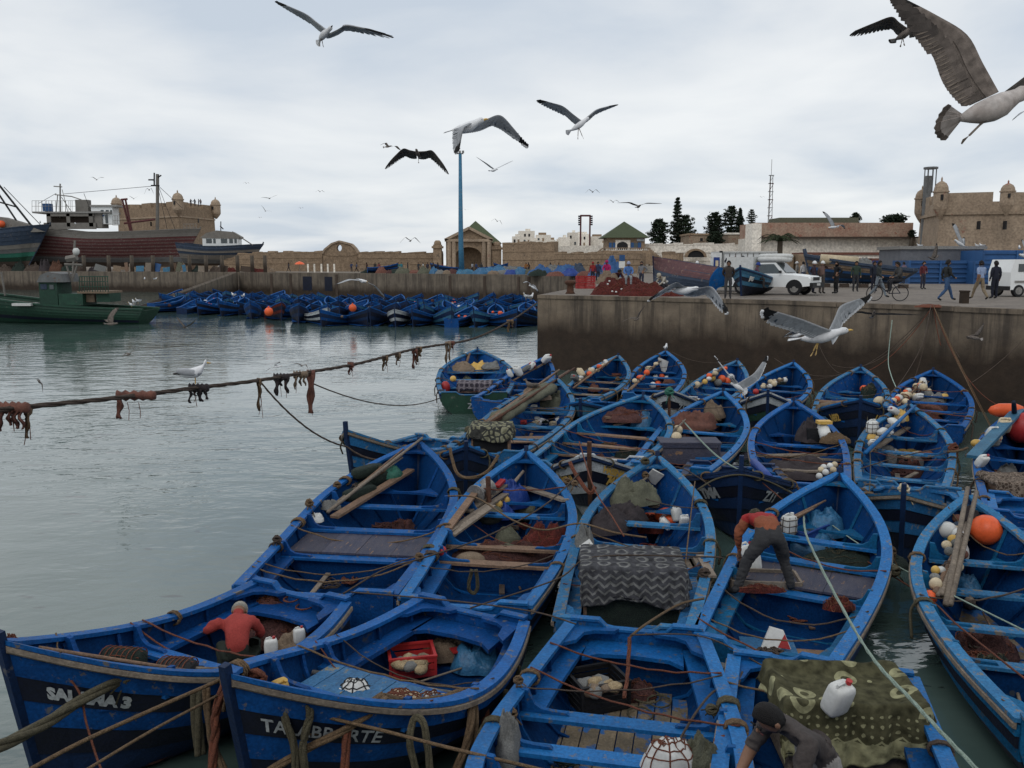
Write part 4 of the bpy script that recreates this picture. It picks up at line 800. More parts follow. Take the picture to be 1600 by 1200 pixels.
# masts, poles, signs
def lamp_mast():
    d=136;b2=PD(721.5,425,d);t=PD(718.5,240,d);x=b2.x;root=thing('floodlight_mast','tall blue floodlight mast on the far quay with gulls circling','floodlight mast',(x,d,FZ))
    g=MB();g.tube([(x,d,FZ),(x-.1,d,FZ+4),(t.x+.05,d,t.z)],[.46,.40,.24],10);g.build('pole','teal',root,world=True,smooth=True)
    g=MB();g.box((x,d,FZ+.35),(1.1,1,.7));g.build('base','teal',root,world=True)
    g=MB();g.box((t.x,d,t.z),(1.1,.2,.15));g.build('crossbar','metal',root,world=True)
    for s in (-.5,0,.5):g=MB();g.box((t.x+s,d-.15,t.z+.25),(.34,.3,.34));g.build('floodlight','metal',root,world=True)
lamp_mast()
def lattice(px,yt,yb_,d,w,label,z0):
    b2,t=PD(px,yb_,d),PD(px,yt,d);g=MB();root=thing('radio_mast',label,'radio mast',(b2.x,d,z0));n=12
    for s in ((-1,-1),(1,-1),(0,1)):g.tube([(b2.x+s[0]*w/2,d+s[1]*w/2,z0),(b2.x+s[0]*w/4,d+s[1]*w/4,t.z)],.07,4)
    g.build('mast_tube','metal',root,world=True)
    for i in range(n):
        z=z0+(t.z-z0)*i/n;z2=z0+(t.z-z0)*(i+1)/n;g=MB();g.beam((b2.x-w/2*.9,d-w/2,z),(b2.x+w/2*.8,d-w/2,z2),.08,.08);g.box((b2.x,d,z2),(w*.8,w*.8,.1));g.build('brace',('hull_red','white')[i %2],root,world=True)
    g=MB();g.tube([(b2.x,d,t.z),(b2.x,d,t.z+3)],.05,4);g.build('antenna','metal',root,world=True)
lattice(1202,274,350,170,1.,'tall red and white lattice radio mast behind the pale houses',FZ)
d=118;p=PD(1451,263,d);root=thing('watch_post_mast','thick dark mast with a caged top behind the right fort turret','mast',(p.x,d,QZ))
g=MB();g.tube([(p.x,d,QZ),(p.x,d,p.z-1)],.5,10);g.build('pole','antif',root,world=True)
for a in range(8):g=MB();q=(p.x+.75*math.cos(a*math.pi/4)+.3,d+.75*math.sin(a*math.pi/4));g.tube([(q[0],q[1],p.z-3.2),(q[0],q[1],p.z)],.06,4);g.build('cage_bar','antif',root,world=True)
g=MB();g.tube([(p.x+.3,d,p.z-.1),(p.x+.3,d,p.z+.15)],.9,10);g.build('cage_roof','antif',root,world=True)
d=200;root=thing('town_sign','open rectangular metal sign frame with red and dark letters standing over the town','sign',(xat(914,d),d,FZ))
for px in (907.5,922):g=MB();a=PD(px,336,d);g.tube([(a.x,d,FZ),(a.x,d,a.z)],.2,5);g.build('post','hull_red',root,world=True)
g=MB();g.beam(PD(907,337,d),PD(922.5,337,d),.3,.4);g.build('crossbar','hull_red',root,world=True)
for px in (905,924.5):
    for i in range(5):g=MB();a=PD(px,338+i*3.2,d);g.box(a,(.45,.15,.34));g.build('letter_plate','navy',root,world=True)
for px in (913.5,1190,1262):pass

# ---------------------------------------------------------------- trees
def foliage(label,px,yt,yb_,w,d,kind,seed,name='tree',z0=FZ,group='dark trees behind the white rampart'):
    rr=random.Random(seed);p=PD(px,yt,d);zb_=zat(yb_,d);H=p.z-zb_;W=w*d/F/2;root=thing(name,label,'tree',(p.x,d,z0),0,group)
    g=MB();g.tube([(p.x,d,z0),(p.x+.1,d,lerp(z0,p.z,.6)),(p.x,d,p.z-.3)],[.35,.25,.08],7);g.build('trunk','bark',root,world=True)
    g=MB();lb=MB();tiers=14 if kind =='pine' else 8
    for i in range(tiers):
        f=i/(tiers-1);z=zb_+H*f*.97;R_=W*((1-f)**.75*.95+.08)if kind =='pine' else W*(.55+.45*math.sin(math.pi*min(1,f*.9+.15)))*(1 if f <.9 else .6)
        if kind =='pine' and rr.random()<.2:R_ *=.6
        nb=12
        for k in range(nb):
            a=2*math.pi*(k+rr.random()*.6)/nb;RR=R_*rr.uniform(.5,1.25);tip=Vec((p.x+RR*math.cos(a),d+RR*math.sin(a),z+RR*rr.uniform(.05,.3)));lb.tube([(p.x,d,z),tip],[.09,.03],3)
            for j in range(30):
                u=rr.uniform(.25,1.05)**.8;c=Vec((p.x,d,z)).lerp(tip,u)+Vec((rr.gauss(0,.3),rr.gauss(0,.3),rr.gauss(0,.34)))*W*.22;s=W*rr.uniform(.07,.16)
                n1_=Vec((rr.gauss(0,1),rr.gauss(0,1),rr.gauss(0,.5))).normalized()*s;n2_=Vec((rr.gauss(0,1),rr.gauss(0,1),rr.gauss(0,.5))).normalized()*s
                g.add([c-n1_,c+n2_,c+n1_,c-n2_*.6],[(0,1,2,3)])
    g.build('crown','leaf',root,world=True);lb.build('limb','bark',root,world=True)
foliage('short rounded conifer just right of the pavilion roof',1030,345,382,32,165,'round',1)
foliage('tallest slender tiered pine with a pointed top',1059,309,382,26,168,'pine',2)
foliage('broad conifer leaning against the tallest pine',1071,338,384,32,166,'round',3)
foliage('bushy pine left of the pair over the pale house',1117,334,370,30,180,'round',4)
foliage('middle pine with dense top over the pale house',1143,324,362,26,180,'round',5)
foliage('right pine of the pair, taller and thinner',1157,326,364,18,182,'pine',6)
foliage('small lone pine right of the pair',1175,328,352,14,184,'round',7)
foliage('dark shrub crown low before the pale house',1118,364,383,26,155,'round',8)
foliage('small windblown tree over the peeling parapet',1337,333,350,16,150,'round',9)
foliage('flat wide tree crown behind the parapet near the fort',1397,339,351,36,150,'round',10)
foliage('bush growing on the wall at the fort corner',1425,360,370,12,131,'round',12,name='bush',z0=8.)
d=92;p=PD(1219,377,d);root=thing('palm_tree','short palm with arching fronds beside the white truck','palm tree',(p.x,d,QZ));rr=random.Random(4)
g=MB();g.tube([(p.x,d,QZ),(p.x,d,p.z)],[.35,.28],8);g.build('trunk','bark',root,world=True)
for k in range(18):
    a=2*math.pi*k/18+rr.uniform(-.1,.1);up=rr.uniform(.3,1.2);Lf=rr.uniform(1.8,2.5);pts=[]
    for i in range(8):u=i/7;pts.append(Vec((p.x+math.cos(a)*Lf*u,d+math.sin(a)*Lf*u,p.z+up*math.sin(u*2.2)-.55*u*u)))
    g=MB();g.tube(pts,[.03]*7+[.01],3);sdv=Vec((-math.sin(a),math.cos(a),0))
    for i in range(1,22):
        u=i/21*6.99;q=pts[int(u)].lerp(pts[min(7,int(u)+1)],u %1)
        for s in (1,-1):l=.42*math.sin(.3+2.6*i/21);e_=q+sdv*s*l+Vec((math.cos(a)*.15,math.sin(a)*.15,-.13));g.add([q,q+Vec((.0,0,.05)),e_,q+Vec((math.cos(a)*.06,math.sin(a)*.06,-.02))],[(0,1,2,3)])
    g.build('frond','leaf2',root,world=True)
M['hull_redl']=mat('trawler_red_pale',(.17,.10,.09),(.10,.05,.05),rough=.8,scale=2,wear=(.2,.17,.15),wt=.56)
# ---------------------------------------------------------------- stranded trawlers, green boat
def bighull(label,xs,xb,d0,d1,ys,ym,yb_,zk,beam,bands,name='trawler',cat='trawler',deckm='hull_grey',nstr=10,rake=2.2,z0=None,lean=0):
    S,B=Vec((xat(xs,d0),d0,0)),Vec((xat(xb,d1),d1,0));dv=B-S;L=dv.length;dv.normalize();nn=Vec((-dv.y,dv.x,0));zs,zm,zb=zat(ys,d0),zat(ym,(d0+d1)/2),zat(yb_,d1)
    root=thing(name,label,cat,(S+B)/2+Vec((0,0,zk)))
    sh=lambda t:interp([(0,zs),(.45,zm),(1,zb)],t)
    hw=lambda t:beam/2*max(.012,interp([(0,.62),(.2,.88),(.5,1),(.7,.9),(.87,.52),(1,.02)],t))
    def hp(t,u,s,off=0):return S+dv*(t*L-rake*u*smooth((t-.65)/.35)+1.1*u*(1-t)**3)+nn*s*max(0,hw(t)*(1-u**lerp(2.6,1.1,t))+off)+Vec((0,0,lerp(sh(t),zk,u)))
    T=[i/14 for i in range(15)]
    for s in (1,-1):
        for k in range(nstr):
            u0,u1=k/nstr,(k+1)/nstr;g=MB();g.loft([[hp(t,u0,s,.0),hp(t,u1,s,.07),hp(t,u1,s,-.05),hp(t,u0,s,-.05)]for t in T]);g.build('strake',bands[min(len(bands)-1,int(k*len(bands)/nstr))],root,world=True)
        g=MB();g.loft([[hp(t,0,s,.12),hp(t,0,s,.12)+Vec((0,0,.16)),hp(t,0,s,-.2)+Vec((0,0,.16)),hp(t,0,s,-.2)]for t in T]);g.build('rail',bands[0],root,world=True)
    g=MB();g.grid([[hp(t,.12,1,-.05),hp(t,.12,-1,-.05)]for t in T]);g.build('deck',deckm,root,world=True)
    g=MB();g.loft([[hp(0,u,s*.999)for u,s in [(q/6,1)for q in range(7)]+[(q/6,-1)for q in range(6,-1,-1)]],[hp(0,u,s*.999)+dv*.1 for u,s in [(q/6,1)for q in range(7)]+[(q/6,-1)for q in range(6,-1,-1)]]]);g.build('transom',bands[0],root,world=True)
    g=MB();g.tube([hp(1,0,1)+Vec((0,0,.5)),hp(1,.5,1),hp(1,1,1)],.14,5);g.build('stem',bands[0],root,world=True)
    root['L']=L;return root,(lambda t,s,z:S+dv*t*L+nn*s*beam/2+Vec((0,0,z))),dv,nn,sh
def hbox(root,name,m,xa,xb,ya,yb_,d,dep):
    g=MB();a,b2=PD(xa,ya,d),PD(xb,yb_,d);g.box(((a.x+b2.x)/2,d+dep/2,(a.z+b2.z)/2),(b2.x-a.x,dep,a.z-b2.z));return g.build(name,m,root,world=True)
def bar(root,name,m,a,b2,d,r,d2=None):
    g=MB();g.tube([PD(*a,d),PD(*b2,d2 or d)],r,5);return g.build(name,m,root,world=True)
def railing(root,xa,xb,ya,yb_,d,n,m='metal',hgt=None):
    for i in range(n+1):x=lerp(xa,xb,i/n);bar(root,'railing_post',m,(x,ya+(yb_-ya)*0),(x,yb_),d,.04)
    for f in (0,.5,1):bar(root,'railing_bar',m,(xa,lerp(ya,yb_,f)),(xb,lerp(ya,yb_,f)),d,.04)
SCRAP=[]
tr,P,dv,nn,sh=bighull('large grey and red striped trawler on stocks with deckhouse and masts',38,316,192,188,352,364,358,zat(417,190),9,['hull_grey']*4+['hull_red','hull_redl']*6+['antif']*3+['rope_d']*3,nstr=22,rake=5)
D=187
a='hull_grey'
for xa,xb in ((72,80),(103,110),(138,146)):hbox(tr,'deckhouse_pillar',a,xa,xb,332,354,D,.3)
hbox(tr,'deckhouse_sill',a,68,150,348,358,D,.3);hbox(tr,'deckhouse_lintel',a,72,146,332,338,D,.3);hbox(tr,'deckhouse_back','rope_d',74,145,334,356,D+2,2)
hbox(tr,'store_room',a,142,160,330,356,D+.4,3);hbox(tr,'upper_deck','metal',50,172,330.5,333,D-.2,5);railing(tr,50,118,313.5,331,D-.1,13);railing(tr,50,118,313.5,331,D+4.5,9)
hbox(tr,'water_tank','box_blue',66,78,318,330,D+1,1.4);hbox(tr,'funnel','hull_grey',117,138,312,334,D+1,1.6)
wh=hbox(tr,'wheelhouse','car_w',142,177,322,350,D+.8,3);hbox(wh,'wheelhouse_roof','metal',140,183,320,323,D+.5,3.8)
for xa,xb in ((157,162),(165,170),(172,175)):hbox(wh,'window','glass',xa,xb,328,334,D+.72,.1)
hbox(wh,'door','glass',164,169,335,349,D+.72,.1);hbox(wh,'blue_stripe','box_blue',150,163,336,338,D+.73,.1)
railing(tr,176,187,337,352,D-.1,3)
for q in (((94,287),(94,340),.16),((90,305),(88,332),.1),((86,304),(112,307),.12),((112,307),(127,312),.12),((127,312),(128,318),.12),((96,308),(114,334),.08),((84,291),(97,292),.12),((97,296),(107,335),.07)):bar(tr,'mast','metal',q[0],q[1],D+1.5,q[2])
bar(tr,'main_mast','hull_grey',(246,272),(246,363),189,.36);
for q in (((236,290),(249,290)),((232,281),(240,281)),((247,277),(252,274)),((241,270),(241,290))):bar(tr,'mast_fitting','black',q[0],q[1],188.8,.16)
for q in (((191,312),(204,362)),((196,312),(206,362)),((194,349),(242,343)),((189,312),(199,311))):bar(tr,'boom','hull_red',q[0],q[1],187.5,.22)
for q in (((100,303),(236,291)),((248,292),(275,362)),((248,298),(262,362)),((60,318),(88,302)),((131,302),(138,320)),((247,290),(285,325))):bar(tr,'stay_wire','black',q[0],q[1],188,.05)
railing(tr,287,307,350,360,188.5,4)
# second, smaller, right of it
t2,P,dv,nn,sh=bighull('faded blue stranded boat with white cabin right of the trawler',283,413,183,180,380,386,382,zat(415,182),6.2,['hull_blue','hull_grey','hull_blue','hull_grey','antif','antif','rope_d'],nstr=9,rake=3.4)
cab=thing('cabin_stub','','')if False else None
D=179
c=hbox(t2,'cabin','car_w',316,372,371,384,D,2.6);g=MB();g.prism([PD(x,y,D-.1)for x,y in ((312,372),(322,364),(338,360),(360,362),(374,370),(374,373))],(0,0,0),(0,2.8,0));g.build('cabin_roof','hull_grey',c,world=True)
for xa,xb in ((322,331),(333,337),(345,355),(358,364),(366,370)):hbox(c,'window','glass',xa,xb,373,380,D-.06,.1)
bar(t2,'mast','black',(345,346),(345,362),D+1,.1);bar(t2,'mast_light','black',(344,353),(349,358),D+1,.12);bar(t2,'strut','hull_grey',(363,362),(395,383),D,.12)
# left one, bow pointing right
t3,P,dv,nn,sh=bighull('blue topped hull with grey patch at the left edge, bow to the right',-70,83,186,184,362,362,351,zat(421,185),8,['hull_blue','hull_blue','hull_blue','hull_grey','antif','tarp_g','green','rope_d','rope_d'],nstr=10,rake=6)
for q in (((-2,288),(60,366),.17),((-4,300),(40,366),.15),((0,316),(28,324),.12),((20,345),(24,366),.25),((6,292),(64,352),.06)):bar(t3,'derrick_leg','black',q[0],q[1],184,q[2]*1.35)
g=MB();g.prism([PD(x,y,182.5)for x,y in ((-30,366),(66,362),(40,350),(2,339),(-30,336))],(0,0,0),(0,2.5,0));g.build('deck_cover','hull_grey',t3,world=True)
g=MB();p=PD(2,350,182);g.ball(p,.75,12,8);g.build('ball_buoy','orange',smooth=True,label='orange ball buoy on the deck of the left edge hull',cat='buoy')
# concrete posts and boards on the left quay
for i,px in enumerate((131,170,206,239,268,296,322,347,371,394,414)):
    p=on_line(F1,F2,px)if px <420 else on_line(F2,F3,px);d=p.y+.6;g=MB();x=xat(px,d);hh=(zat(399,d)-FZ);g.box((x,d,FZ+hh/2),(.55,.5,hh));g.build('concrete_post','quay_far',label='pale concrete post on the left quay edge, %s from the left' %ordn(i),cat='post',group='concrete posts along the left quay edge')
rb=random.Random(8)
for i,(px,w,h,m)in enumerate(((157,18,10,'cloth_grey'),(183,12,9,'cloth_tan'),(198,5,14,'wood'),(205,5,13,'wood2'),(219,12,9,'teal'),(232,9,14,'wood2'),(245,12,13,'box_blue'),(262,14,7,'teal'),(272,8,13,'wood'),(280,7,15,'cloth_olive'),(288,5,11,'teal'),(299,9,10,'wood'),(316,12,9,'wood2'),(352,8,10,'rope_d'),(384,16,9,'rope_d'))):
    d=on_line(F1,F2,px).y+1.2+.2*(i %3);p=PD(px,424,d);g=MB();W_=w*d/F;H_=h*d/F;g.box((p.x,d,FZ+H_/2),(W_,.12,H_),mx=Matrix.Rotation(rb.uniform(.15,.4)*-1,3,'X')@Matrix.Rotation(rb.uniform(-.3,.3),3,'Y'))
    g.build('leaning_board',m,label='%s board or hatch leaning under the trawler, %s from the left' %({'teal':'pale blue','box_blue':'blue','wood':'brown','wood2':'greyish','cloth_grey':'grey','cloth_tan':'tan','cloth_olive':'olive','rope_d':'dark'}[m],ordn(i)),cat='board',group='boards leaning beneath the stranded boats')
# green boat on the water
gb,P,dv,nn,sh=bighull('green wooden fishing boat afloat at the left with cage railing and red net on deck',232,-95,79,82,484,475,452,-.5,4.6,['green','green','navy','green','navy'],name='green_fishing_boat',cat='fishing boat',nstr=8,rake=1.2,deckm='rope_d')
D=77.9
w=hbox(gb,'wheelhouse','green',60,91,441,477,D,2.6);g=MB();g.prism([PD(x,y,D-.2)for x,y in ((57,441),(62,430),(74,425),(95,428),(99,441))],(0,0,0),(0,3,0));g.build('roof','antif',w,world=True)
hbox(w,'window','hull_blue',63,73,444,452,D-.06,.1);hbox(w,'window','glass',77,84,445,452,D-.06,.1)
hbox(gb,'engine_house','green',91,130,459,477,D,2.6);hbox(gb,'after_house','green',150,172,458,472,D+.4,2.2);hbox(gb,'hatch','cloth_tan',131,148,460,472,D+.6,.3)
hbox(gb,'canopy','cloth_tan',120,168,455,458.5,D,3)
for dd in (D,D+2.6):
    for i in range(12):bar(gb,'cage_bar','green',(124+i*4,432),(124+i*4.1,456),dd,.035)
    for y in (432,440,448):bar(gb,'cage_rail','green',(124,y),(169,y),dd,.04)
for q in (((117,376),(113,440),.1),((104,415),(112,440),.09),((121,413),(112,440),.09),((101,413),(128,414),.12),((85,447),(104,470),.06),((2,425),(8,462),.09),((104,405),(120,402),.3)):bar(gb,'mast','hull_grey',q[0],q[1],D+1.2,q[2])
g=MB();g.ball(PD(119,393,D+1.2),(.3,.3,.35),10,7);g.build('radar_dome','plastic_w',gb,world=True,smooth=True)
hbox(gb,'white_board','plastic_w',18,48,474,478,D-.2,1.5)

for i,(px,w,h,m)in enumerate(((8,1.8,1.6,'rope_d'),(30,1.6,2.4,'net_green'),(52,1.9,2.0,'rope_d'),(70,1.2,3.0,'cloth_dark'),(88,1.6,2.6,'rust'),(104,1.3,1.8,'net_green'),(120,1.0,2.2,'rope_d'),(146,1.2,1.2,'cloth_dark'),(230,1.5,.9,'rope_d'),(308,1.2,1.2,'net_green'),(336,1.3,1.5,'rope_d'),(360,1.,1.1,'net_red'),(404,1.6,.9,'net_red'),(418,1.4,1.1,'cloth_tan'))):
    d=(on_line(F1,F2,px).y if px <420 else 156)+2.5+(i %3);SCRAP.append((i,xat(px,d),d,w,h*.6,m))
# ---------------------------------------------------------------- people
BASE=dict(pel=(0,0,.96),sp=(0,.01,1.13),ch=(0,.02,1.33),nk=(0,.0,1.49),hd=(0,.02,1.60),tp=(0,.025,1.70),
            sL=(-.18,0,1.42),eL=(-.235,-.03,1.14),wL=(-.25,.04,.90),fL=(-.25,.07,.80),sR=(.18,0,1.42),eR=(.235,-.03,1.14),wR=(.25,.04,.90),fR=(.25,.07,.80),
            hL=(-.09,0,.90),kL=(-.105,.03,.50),aL=(-.11,-.01,.09),tL=(-.125,.17,.045),hR=(.09,0,.90),kR=(.105,.03,.50),aR=(.11,-.01,.09),tR=(.125,.17,.045))
RAD=dict(pel=(.15,.115),sp=(.145,.105),ch=(.155,.115),nk=(.058,.058),hd=(.088,.098),tp=(.07,.075),s=(.078,.075),e=(.052,.05),w=(.036,.034),f=(.04,.028),h=(.098,.095),k=(.066,.064),a=(.045,.045),t=(.042,.03))
EDG=[('pel','sp','T'),('sp','ch','S'),('ch','nk','S'),('nk','hd','H'),('hd','tp','H')]
for s_ in 'LR':EDG +=[('ch','s'+s_,'S'),('s'+s_,'e'+s_,'S'),('e'+s_,'w'+s_,'F'),('w'+s_,'f'+s_,'H'),('pel','h'+s_,'P'),('h'+s_,'k'+s_,'P'),('k'+s_,'a'+s_,'P'),('a'+s_,'t'+s_,'B')]
POSE={
 'stand':{},'hips':dict(eL=(-.36,-.10,1.18),wL=(-.22,.08,1.05),fL=(-.16,.1,1.02)),
 'hands_back':dict(eL=(-.25,-.12,1.16),wL=(-.12,-.17,.98),fL=(-.05,-.18,.96),eR=(.25,-.12,1.16),wR=(.12,-.17,.98),fR=(.05,-.18,.96)),
 'walk':dict(kL=(-.1,.20,.52),aL=(-.1,.34,.12),tL=(-.11,.50,.08),kR=(.1,-.06,.50),aR=(.1,-.36,.14),tR=(.11,-.22,.05),eL=(-.23,-.10,1.15),wL=(-.22,-.05,.93),fL=(-.22,-.02,.84),eR=(.23,.05,1.15),wR=(.22,.22,1.0),fR=(.2,.3,.97)),
 'point':dict(eR=(.22,.27,1.36),wR=(.18,.52,1.38),fR=(.17,.62,1.40)),
 'sit':dict(pel=(0,-.05,.55),sp=(0,-.04,.73),ch=(0,.02,.92),nk=(0,.05,1.08),hd=(0,.09,1.19),tp=(0,.1,1.29),sL=(-.18,.03,1.01),eL=(-.24,.1,.77),wL=(-.14,.3,.66),fL=(-.10,.38,.64),sR=(.18,.03,1.01),eR=(.24,.1,.77),wR=(.14,.3,.66),fR=(.1,.38,.64),hL=(-.1,-.02,.52),kL=(-.13,.40,.52),aL=(-.13,.42,.10),tL=(-.14,.58,.05),hR=(.1,-.02,.52),kR=(.13,.40,.52),aR=(.13,.36,.10),tR=(.14,.52,.05)),
 'crouch':dict(pel=(0,-.2,.38),sp=(0,-.12,.55),ch=(0,.05,.70),nk=(0,.16,.80),hd=(0,.26,.86),tp=(0,.32,.93),sL=(-.18,.08,.76),eL=(-.24,.22,.55),wL=(-.16,.4,.42),fL=(-.13,.48,.38),sR=(.18,.08,.76),eR=(.24,.22,.55),wR=(.16,.4,.42),fR=(.13,.48,.38),hL=(-.1,-.17,.36),kL=(-.2,.2,.48),aL=(-.16,.0,.09),tL=(-.17,.17,.04),hR=(.1,-.17,.36),kR=(.2,.2,.48),aR=(.16,0,.09),tR=(.17,.17,.04)),
 # bending from the hips, legs wide apart, both hands reaching down
 'bend':dict(pel=(0,-.16,.93),sp=(0,.02,1.02),ch=(0,.22,1.06),nk=(0,.37,1.01),hd=(.0,.46,.93),tp=(0,.53,.86),sL=(-.18,.29,1.04),eL=(-.30,.30,.78),wL=(-.24,.36,.52),fL=(-.22,.40,.42),sR=(.18,.29,1.04),eR=(.33,.36,.84),wR=(.30,.48,.62),fR=(.28,.53,.54),hL=(-.12,-.15,.88),kL=(-.30,-.06,.50),aL=(-.48,-.12,.09),tL=(-.55,.04,.045),hR=(.12,-.15,.88),kR=(.28,-.02,.50),aR=(.38,-.10,.09),tR=(.42,.07,.045)),
 # deep bend, back nearly level, one arm thrown out
 'stoop':dict(pel=(0,-.22,.42),sp=(0,-.14,.60),ch=(0,.04,.74),nk=(.0,.19,.78),hd=(.02,.30,.78),tp=(.03,.38,.80),sL=(-.2,.08,.76),eL=(-.38,.08,.66),wL=(-.40,.28,.56),fL=(-.40,.36,.54),sR=(.19,.08,.74),eR=(.30,.14,.52),wR=(.24,.28,.42),fR=(.2,.34,.36),hL=(-.12,-.20,.40),kL=(-.22,.14,.44),aL=(-.2,-.06,.09),tL=(-.22,.08,.04),hR=(.12,-.20,.40),kR=(.22,.14,.44),aR=(.2,-.06,.09),tR=(.22,.1,.04)),
 # leaning forward, arms hanging in front
 'lean':dict(pel=(0,-.12,.92),sp=(0,-.02,1.07),ch=(0,.17,1.21),nk=(0,.32,1.28),hd=(0,.44,1.31),tp=(0,.54,1.36),sL=(-.19,.23,1.24),eL=(-.25,.34,.98),wL=(-.22,.50,.78),fL=(-.20,.57,.69),sR=(.19,.23,1.24),eR=(.25,.36,.98),wR=(.2,.52,.79),fR=(.18,.59,.70),hL=(-.1,-.12,.88))}
def person(label,loc,yaw,pose,shirt,trousers,shoes=(.02,.02,.02),hat=None,hair=True,sleeve=True,scale=1.,detail=1,group=None,mots=None,name='person',shirt2=None,bulk=1.06):
    J=dict(BASE);J.update(POSE[pose]);
    if mots:J.update(mots)
    names=list(J);idx={n:i for i,n in enumerate(names)};ed=list(EDG);extra=[]
    if detail >1:      # fingers and thumb of both hands, rooted inside the palm
        for s in 'LR':
            w,f=Vec(J['w'+s]),Vec(J['f'+s]);dv=(f-w).normalized();sd_=dv.cross(Vec((0,1,0)));sd_=sd_.normalized()if sd_.length >.2 else Vec((1,0,0));pn=dv.cross(sd_)
            for q,(o,l,c)in enumerate(((-.032,.075,.02),(-.011,.088,.022),(.011,.082,.02),(.032,.062,.016),(-.05,.05,.03))):
                a=f+sd_*o*.8 if q <4 else w+dv*.03-sd_*.03;b1=(f if q <4 else w+dv*.05)+sd_*o*1.1+dv*l*.5+pn*c*.3;b2=b1+dv*l*.45+pn*c
                for nm,p in (('x%s%d' %(s,q),b1),('y%s%d' %(s,q),b2)):names.append(nm);idx[nm]=len(names)-1;J[nm]=tuple(p);extra.append(nm)
                ed +=[('f'+s,'x%s%d' %(s,q),'H'),('x%s%d' %(s,q),'y%s%d' %(s,q),'H')]
    me=bpy.data.meshes.new('body');me.from_pydata([Vec(J[n])*scale for n in names],[(idx[a],idx[b])for a,b,_ in ed],[]);o=bpy.data.objects.new('body',me);COL.objects.link(o)
    md=o.modifiers.new('skin','SKIN');md.use_smooth_shade=True;md.branch_smoothing=.6
    for n,v in zip(names,me.skin_vertices[0].data):
        r=RAD.get(n)or RAD.get(n[0]);r=r if n not in extra else (.0095,.0095);r=(r[0]*bulk,r[1]*bulk)if n[0]in 'pscehka' and n not in extra else r
        v.radius=(r[0]*scale,r[1]*scale);v.use_root=(n =='pel')
    ss=o.modifiers.new('sub','SUBSURF');ss.levels=1 if detail <1 else (3 if detail >1 else 2);ss.render_levels=ss.levels
    dg=bpy.context.evaluated_depsgraph_get();m2=bpy.data.meshes.new_from_object(o.evaluated_get(dg));bpy.data.objects.remove(o)
    ms=[M['skin'],colm(shirt),colm(trousers),colm(shoes),colm(shirt2 or shirt)];m2.materials.clear()
    for m in ms:m2.materials.append(m)
    seg=[(Vec(J[a])*scale,Vec(J[b])*scale,t,a,b)for a,b,t in ed];wz=Vec(J['sp'])*scale
    for p in m2.polygons:
        p.use_smooth=True;best,bt,bd_=None,'S',9
        for a,b,t,an,bn_ in seg:
            ab=b-a;u=max(0,min(1,(p.center-a).dot(ab)/ab.length_squared));d=(p.center-(a+ab*u)).length
            if an =='ch' and t =='S':d *=.8
            if d <bd_:bd_,bt,bu,bn,bs=d,t,u,an,bn_
        k={'T':1,'S':1,'H':0,'F':1 if sleeve else 0,'P':2,'B':3}[bt]
        if bt =='H' and (p.center-Vec(J['nk'])*scale).length <.07*scale:k=1
        if bt =='T' and bu <.12:k=2
        if shirt2 and bt =='S' and (bn in ('ch',)and bs in ('nk','sL','sR')or bn =='sp' and bu >.45):k=4
        p.material_index=k
    # cloth unevenness
    cl={i for p in m2.polygons if p.material_index in (1,2,4)for i in p.vertices}-{i for p in m2.polygons if p.material_index ==0 for i in p.vertices}
    for i in cl:
        v=m2.vertices[i];q=v.co/scale;n=noise.noise(q*8)*.014+(.35-abs(noise.noise(Vec((q.x*9,q.y*9,q.z*22)))))*.026;v.co +=v.normal*n*scale
    root=thing(name,label,'person',loc,yaw,group);ob=bpy.data.objects.new('body',m2);COL.objects.link(ob);ob.parent=root
    hd,tp,nk=Vec(J['hd'])*scale,Vec(J['tp'])*scale,Vec(J['nk'])*scale;up=(tp-nk).normalized()
    fw=Vec((0,1,0))-up*up.y;fw=fw.normalized()if fw.length >.3 else Vec((0,0,-1));fw=(fw-up*fw.dot(up)).normalized();rt_=fw.cross(up);R3=Matrix((rt_,fw,up)).transposed();c=hd+up*.025*scale
    s=scale
    hk=.93 if detail >1 and not hat else 1.
    if hair or hat:
        g=MB();rings=[]
        for i in range(7):
            th=math.pi*.5*i/6*(1.12 if detail <2 or hat else .98);ring=[]
            for k in range(14):
                a=2*math.pi*k/14;th=math.pi*.5*i/6*(1.12 if hat else lerp(1.15,.58,max(0,math.sin(a))**.7));back=.5-.5*math.sin(a);z=.142*math.cos(th)-(.05*back*(i/6)if not hat else 0);ring.append(c+R3 @Vec((hk*.108*s*math.sin(th)*math.cos(a),hk*.117*s*math.sin(th)*math.sin(a)-.008*s,hk*z*s)))
            rings.append(ring)
        g.loft(rings[1:],caps=True)
        if hat:g.box(c+R3 @Vec((0,.12*s,.02*s)),(.13*s,.09*s,.012*s),mx=R3)
        g.build('hat' if hat else 'hair',colm(hat)if hat else 'hair',ob,smooth=True)
    if detail >=1:
        g=MB();g.ball(c+R3 @Vec((0,.103*s,-.018*s)),(.012*s,.018*s,.022*s),6,5,mx=R3);g.build('nose','skin',ob,smooth=True)
        for k in (-1,1):
            g=MB();g.ball(c+R3 @Vec((k*.092*s,-.005*s,-.02*s)),(.012*s,.022*s,.032*s),6,5,mx=R3);g.build('ear','skin',ob,smooth=True)
            g=MB();g.ball(c+R3 @Vec((k*.034*s,.092*s,.008*s)),.011*s,6,5);g.build('eye','black',ob,smooth=True)
            g=MB();g.box(c+R3 @Vec((k*.035*s,.097*s,.028*s)),(.035*s,.012*s,.008*s),mx=R3);g.build('eyebrow','hair',ob)
        g=MB();g.box(c+R3 @Vec((0,.098*s,-.058*s)),(.045*s,.01*s,.008*s),mx=R3);g.build('mouth','hull_red',ob)
    return root
def Q(px,py,z=QZ+.012):return PZ(px,py,z)
rad=math.radians
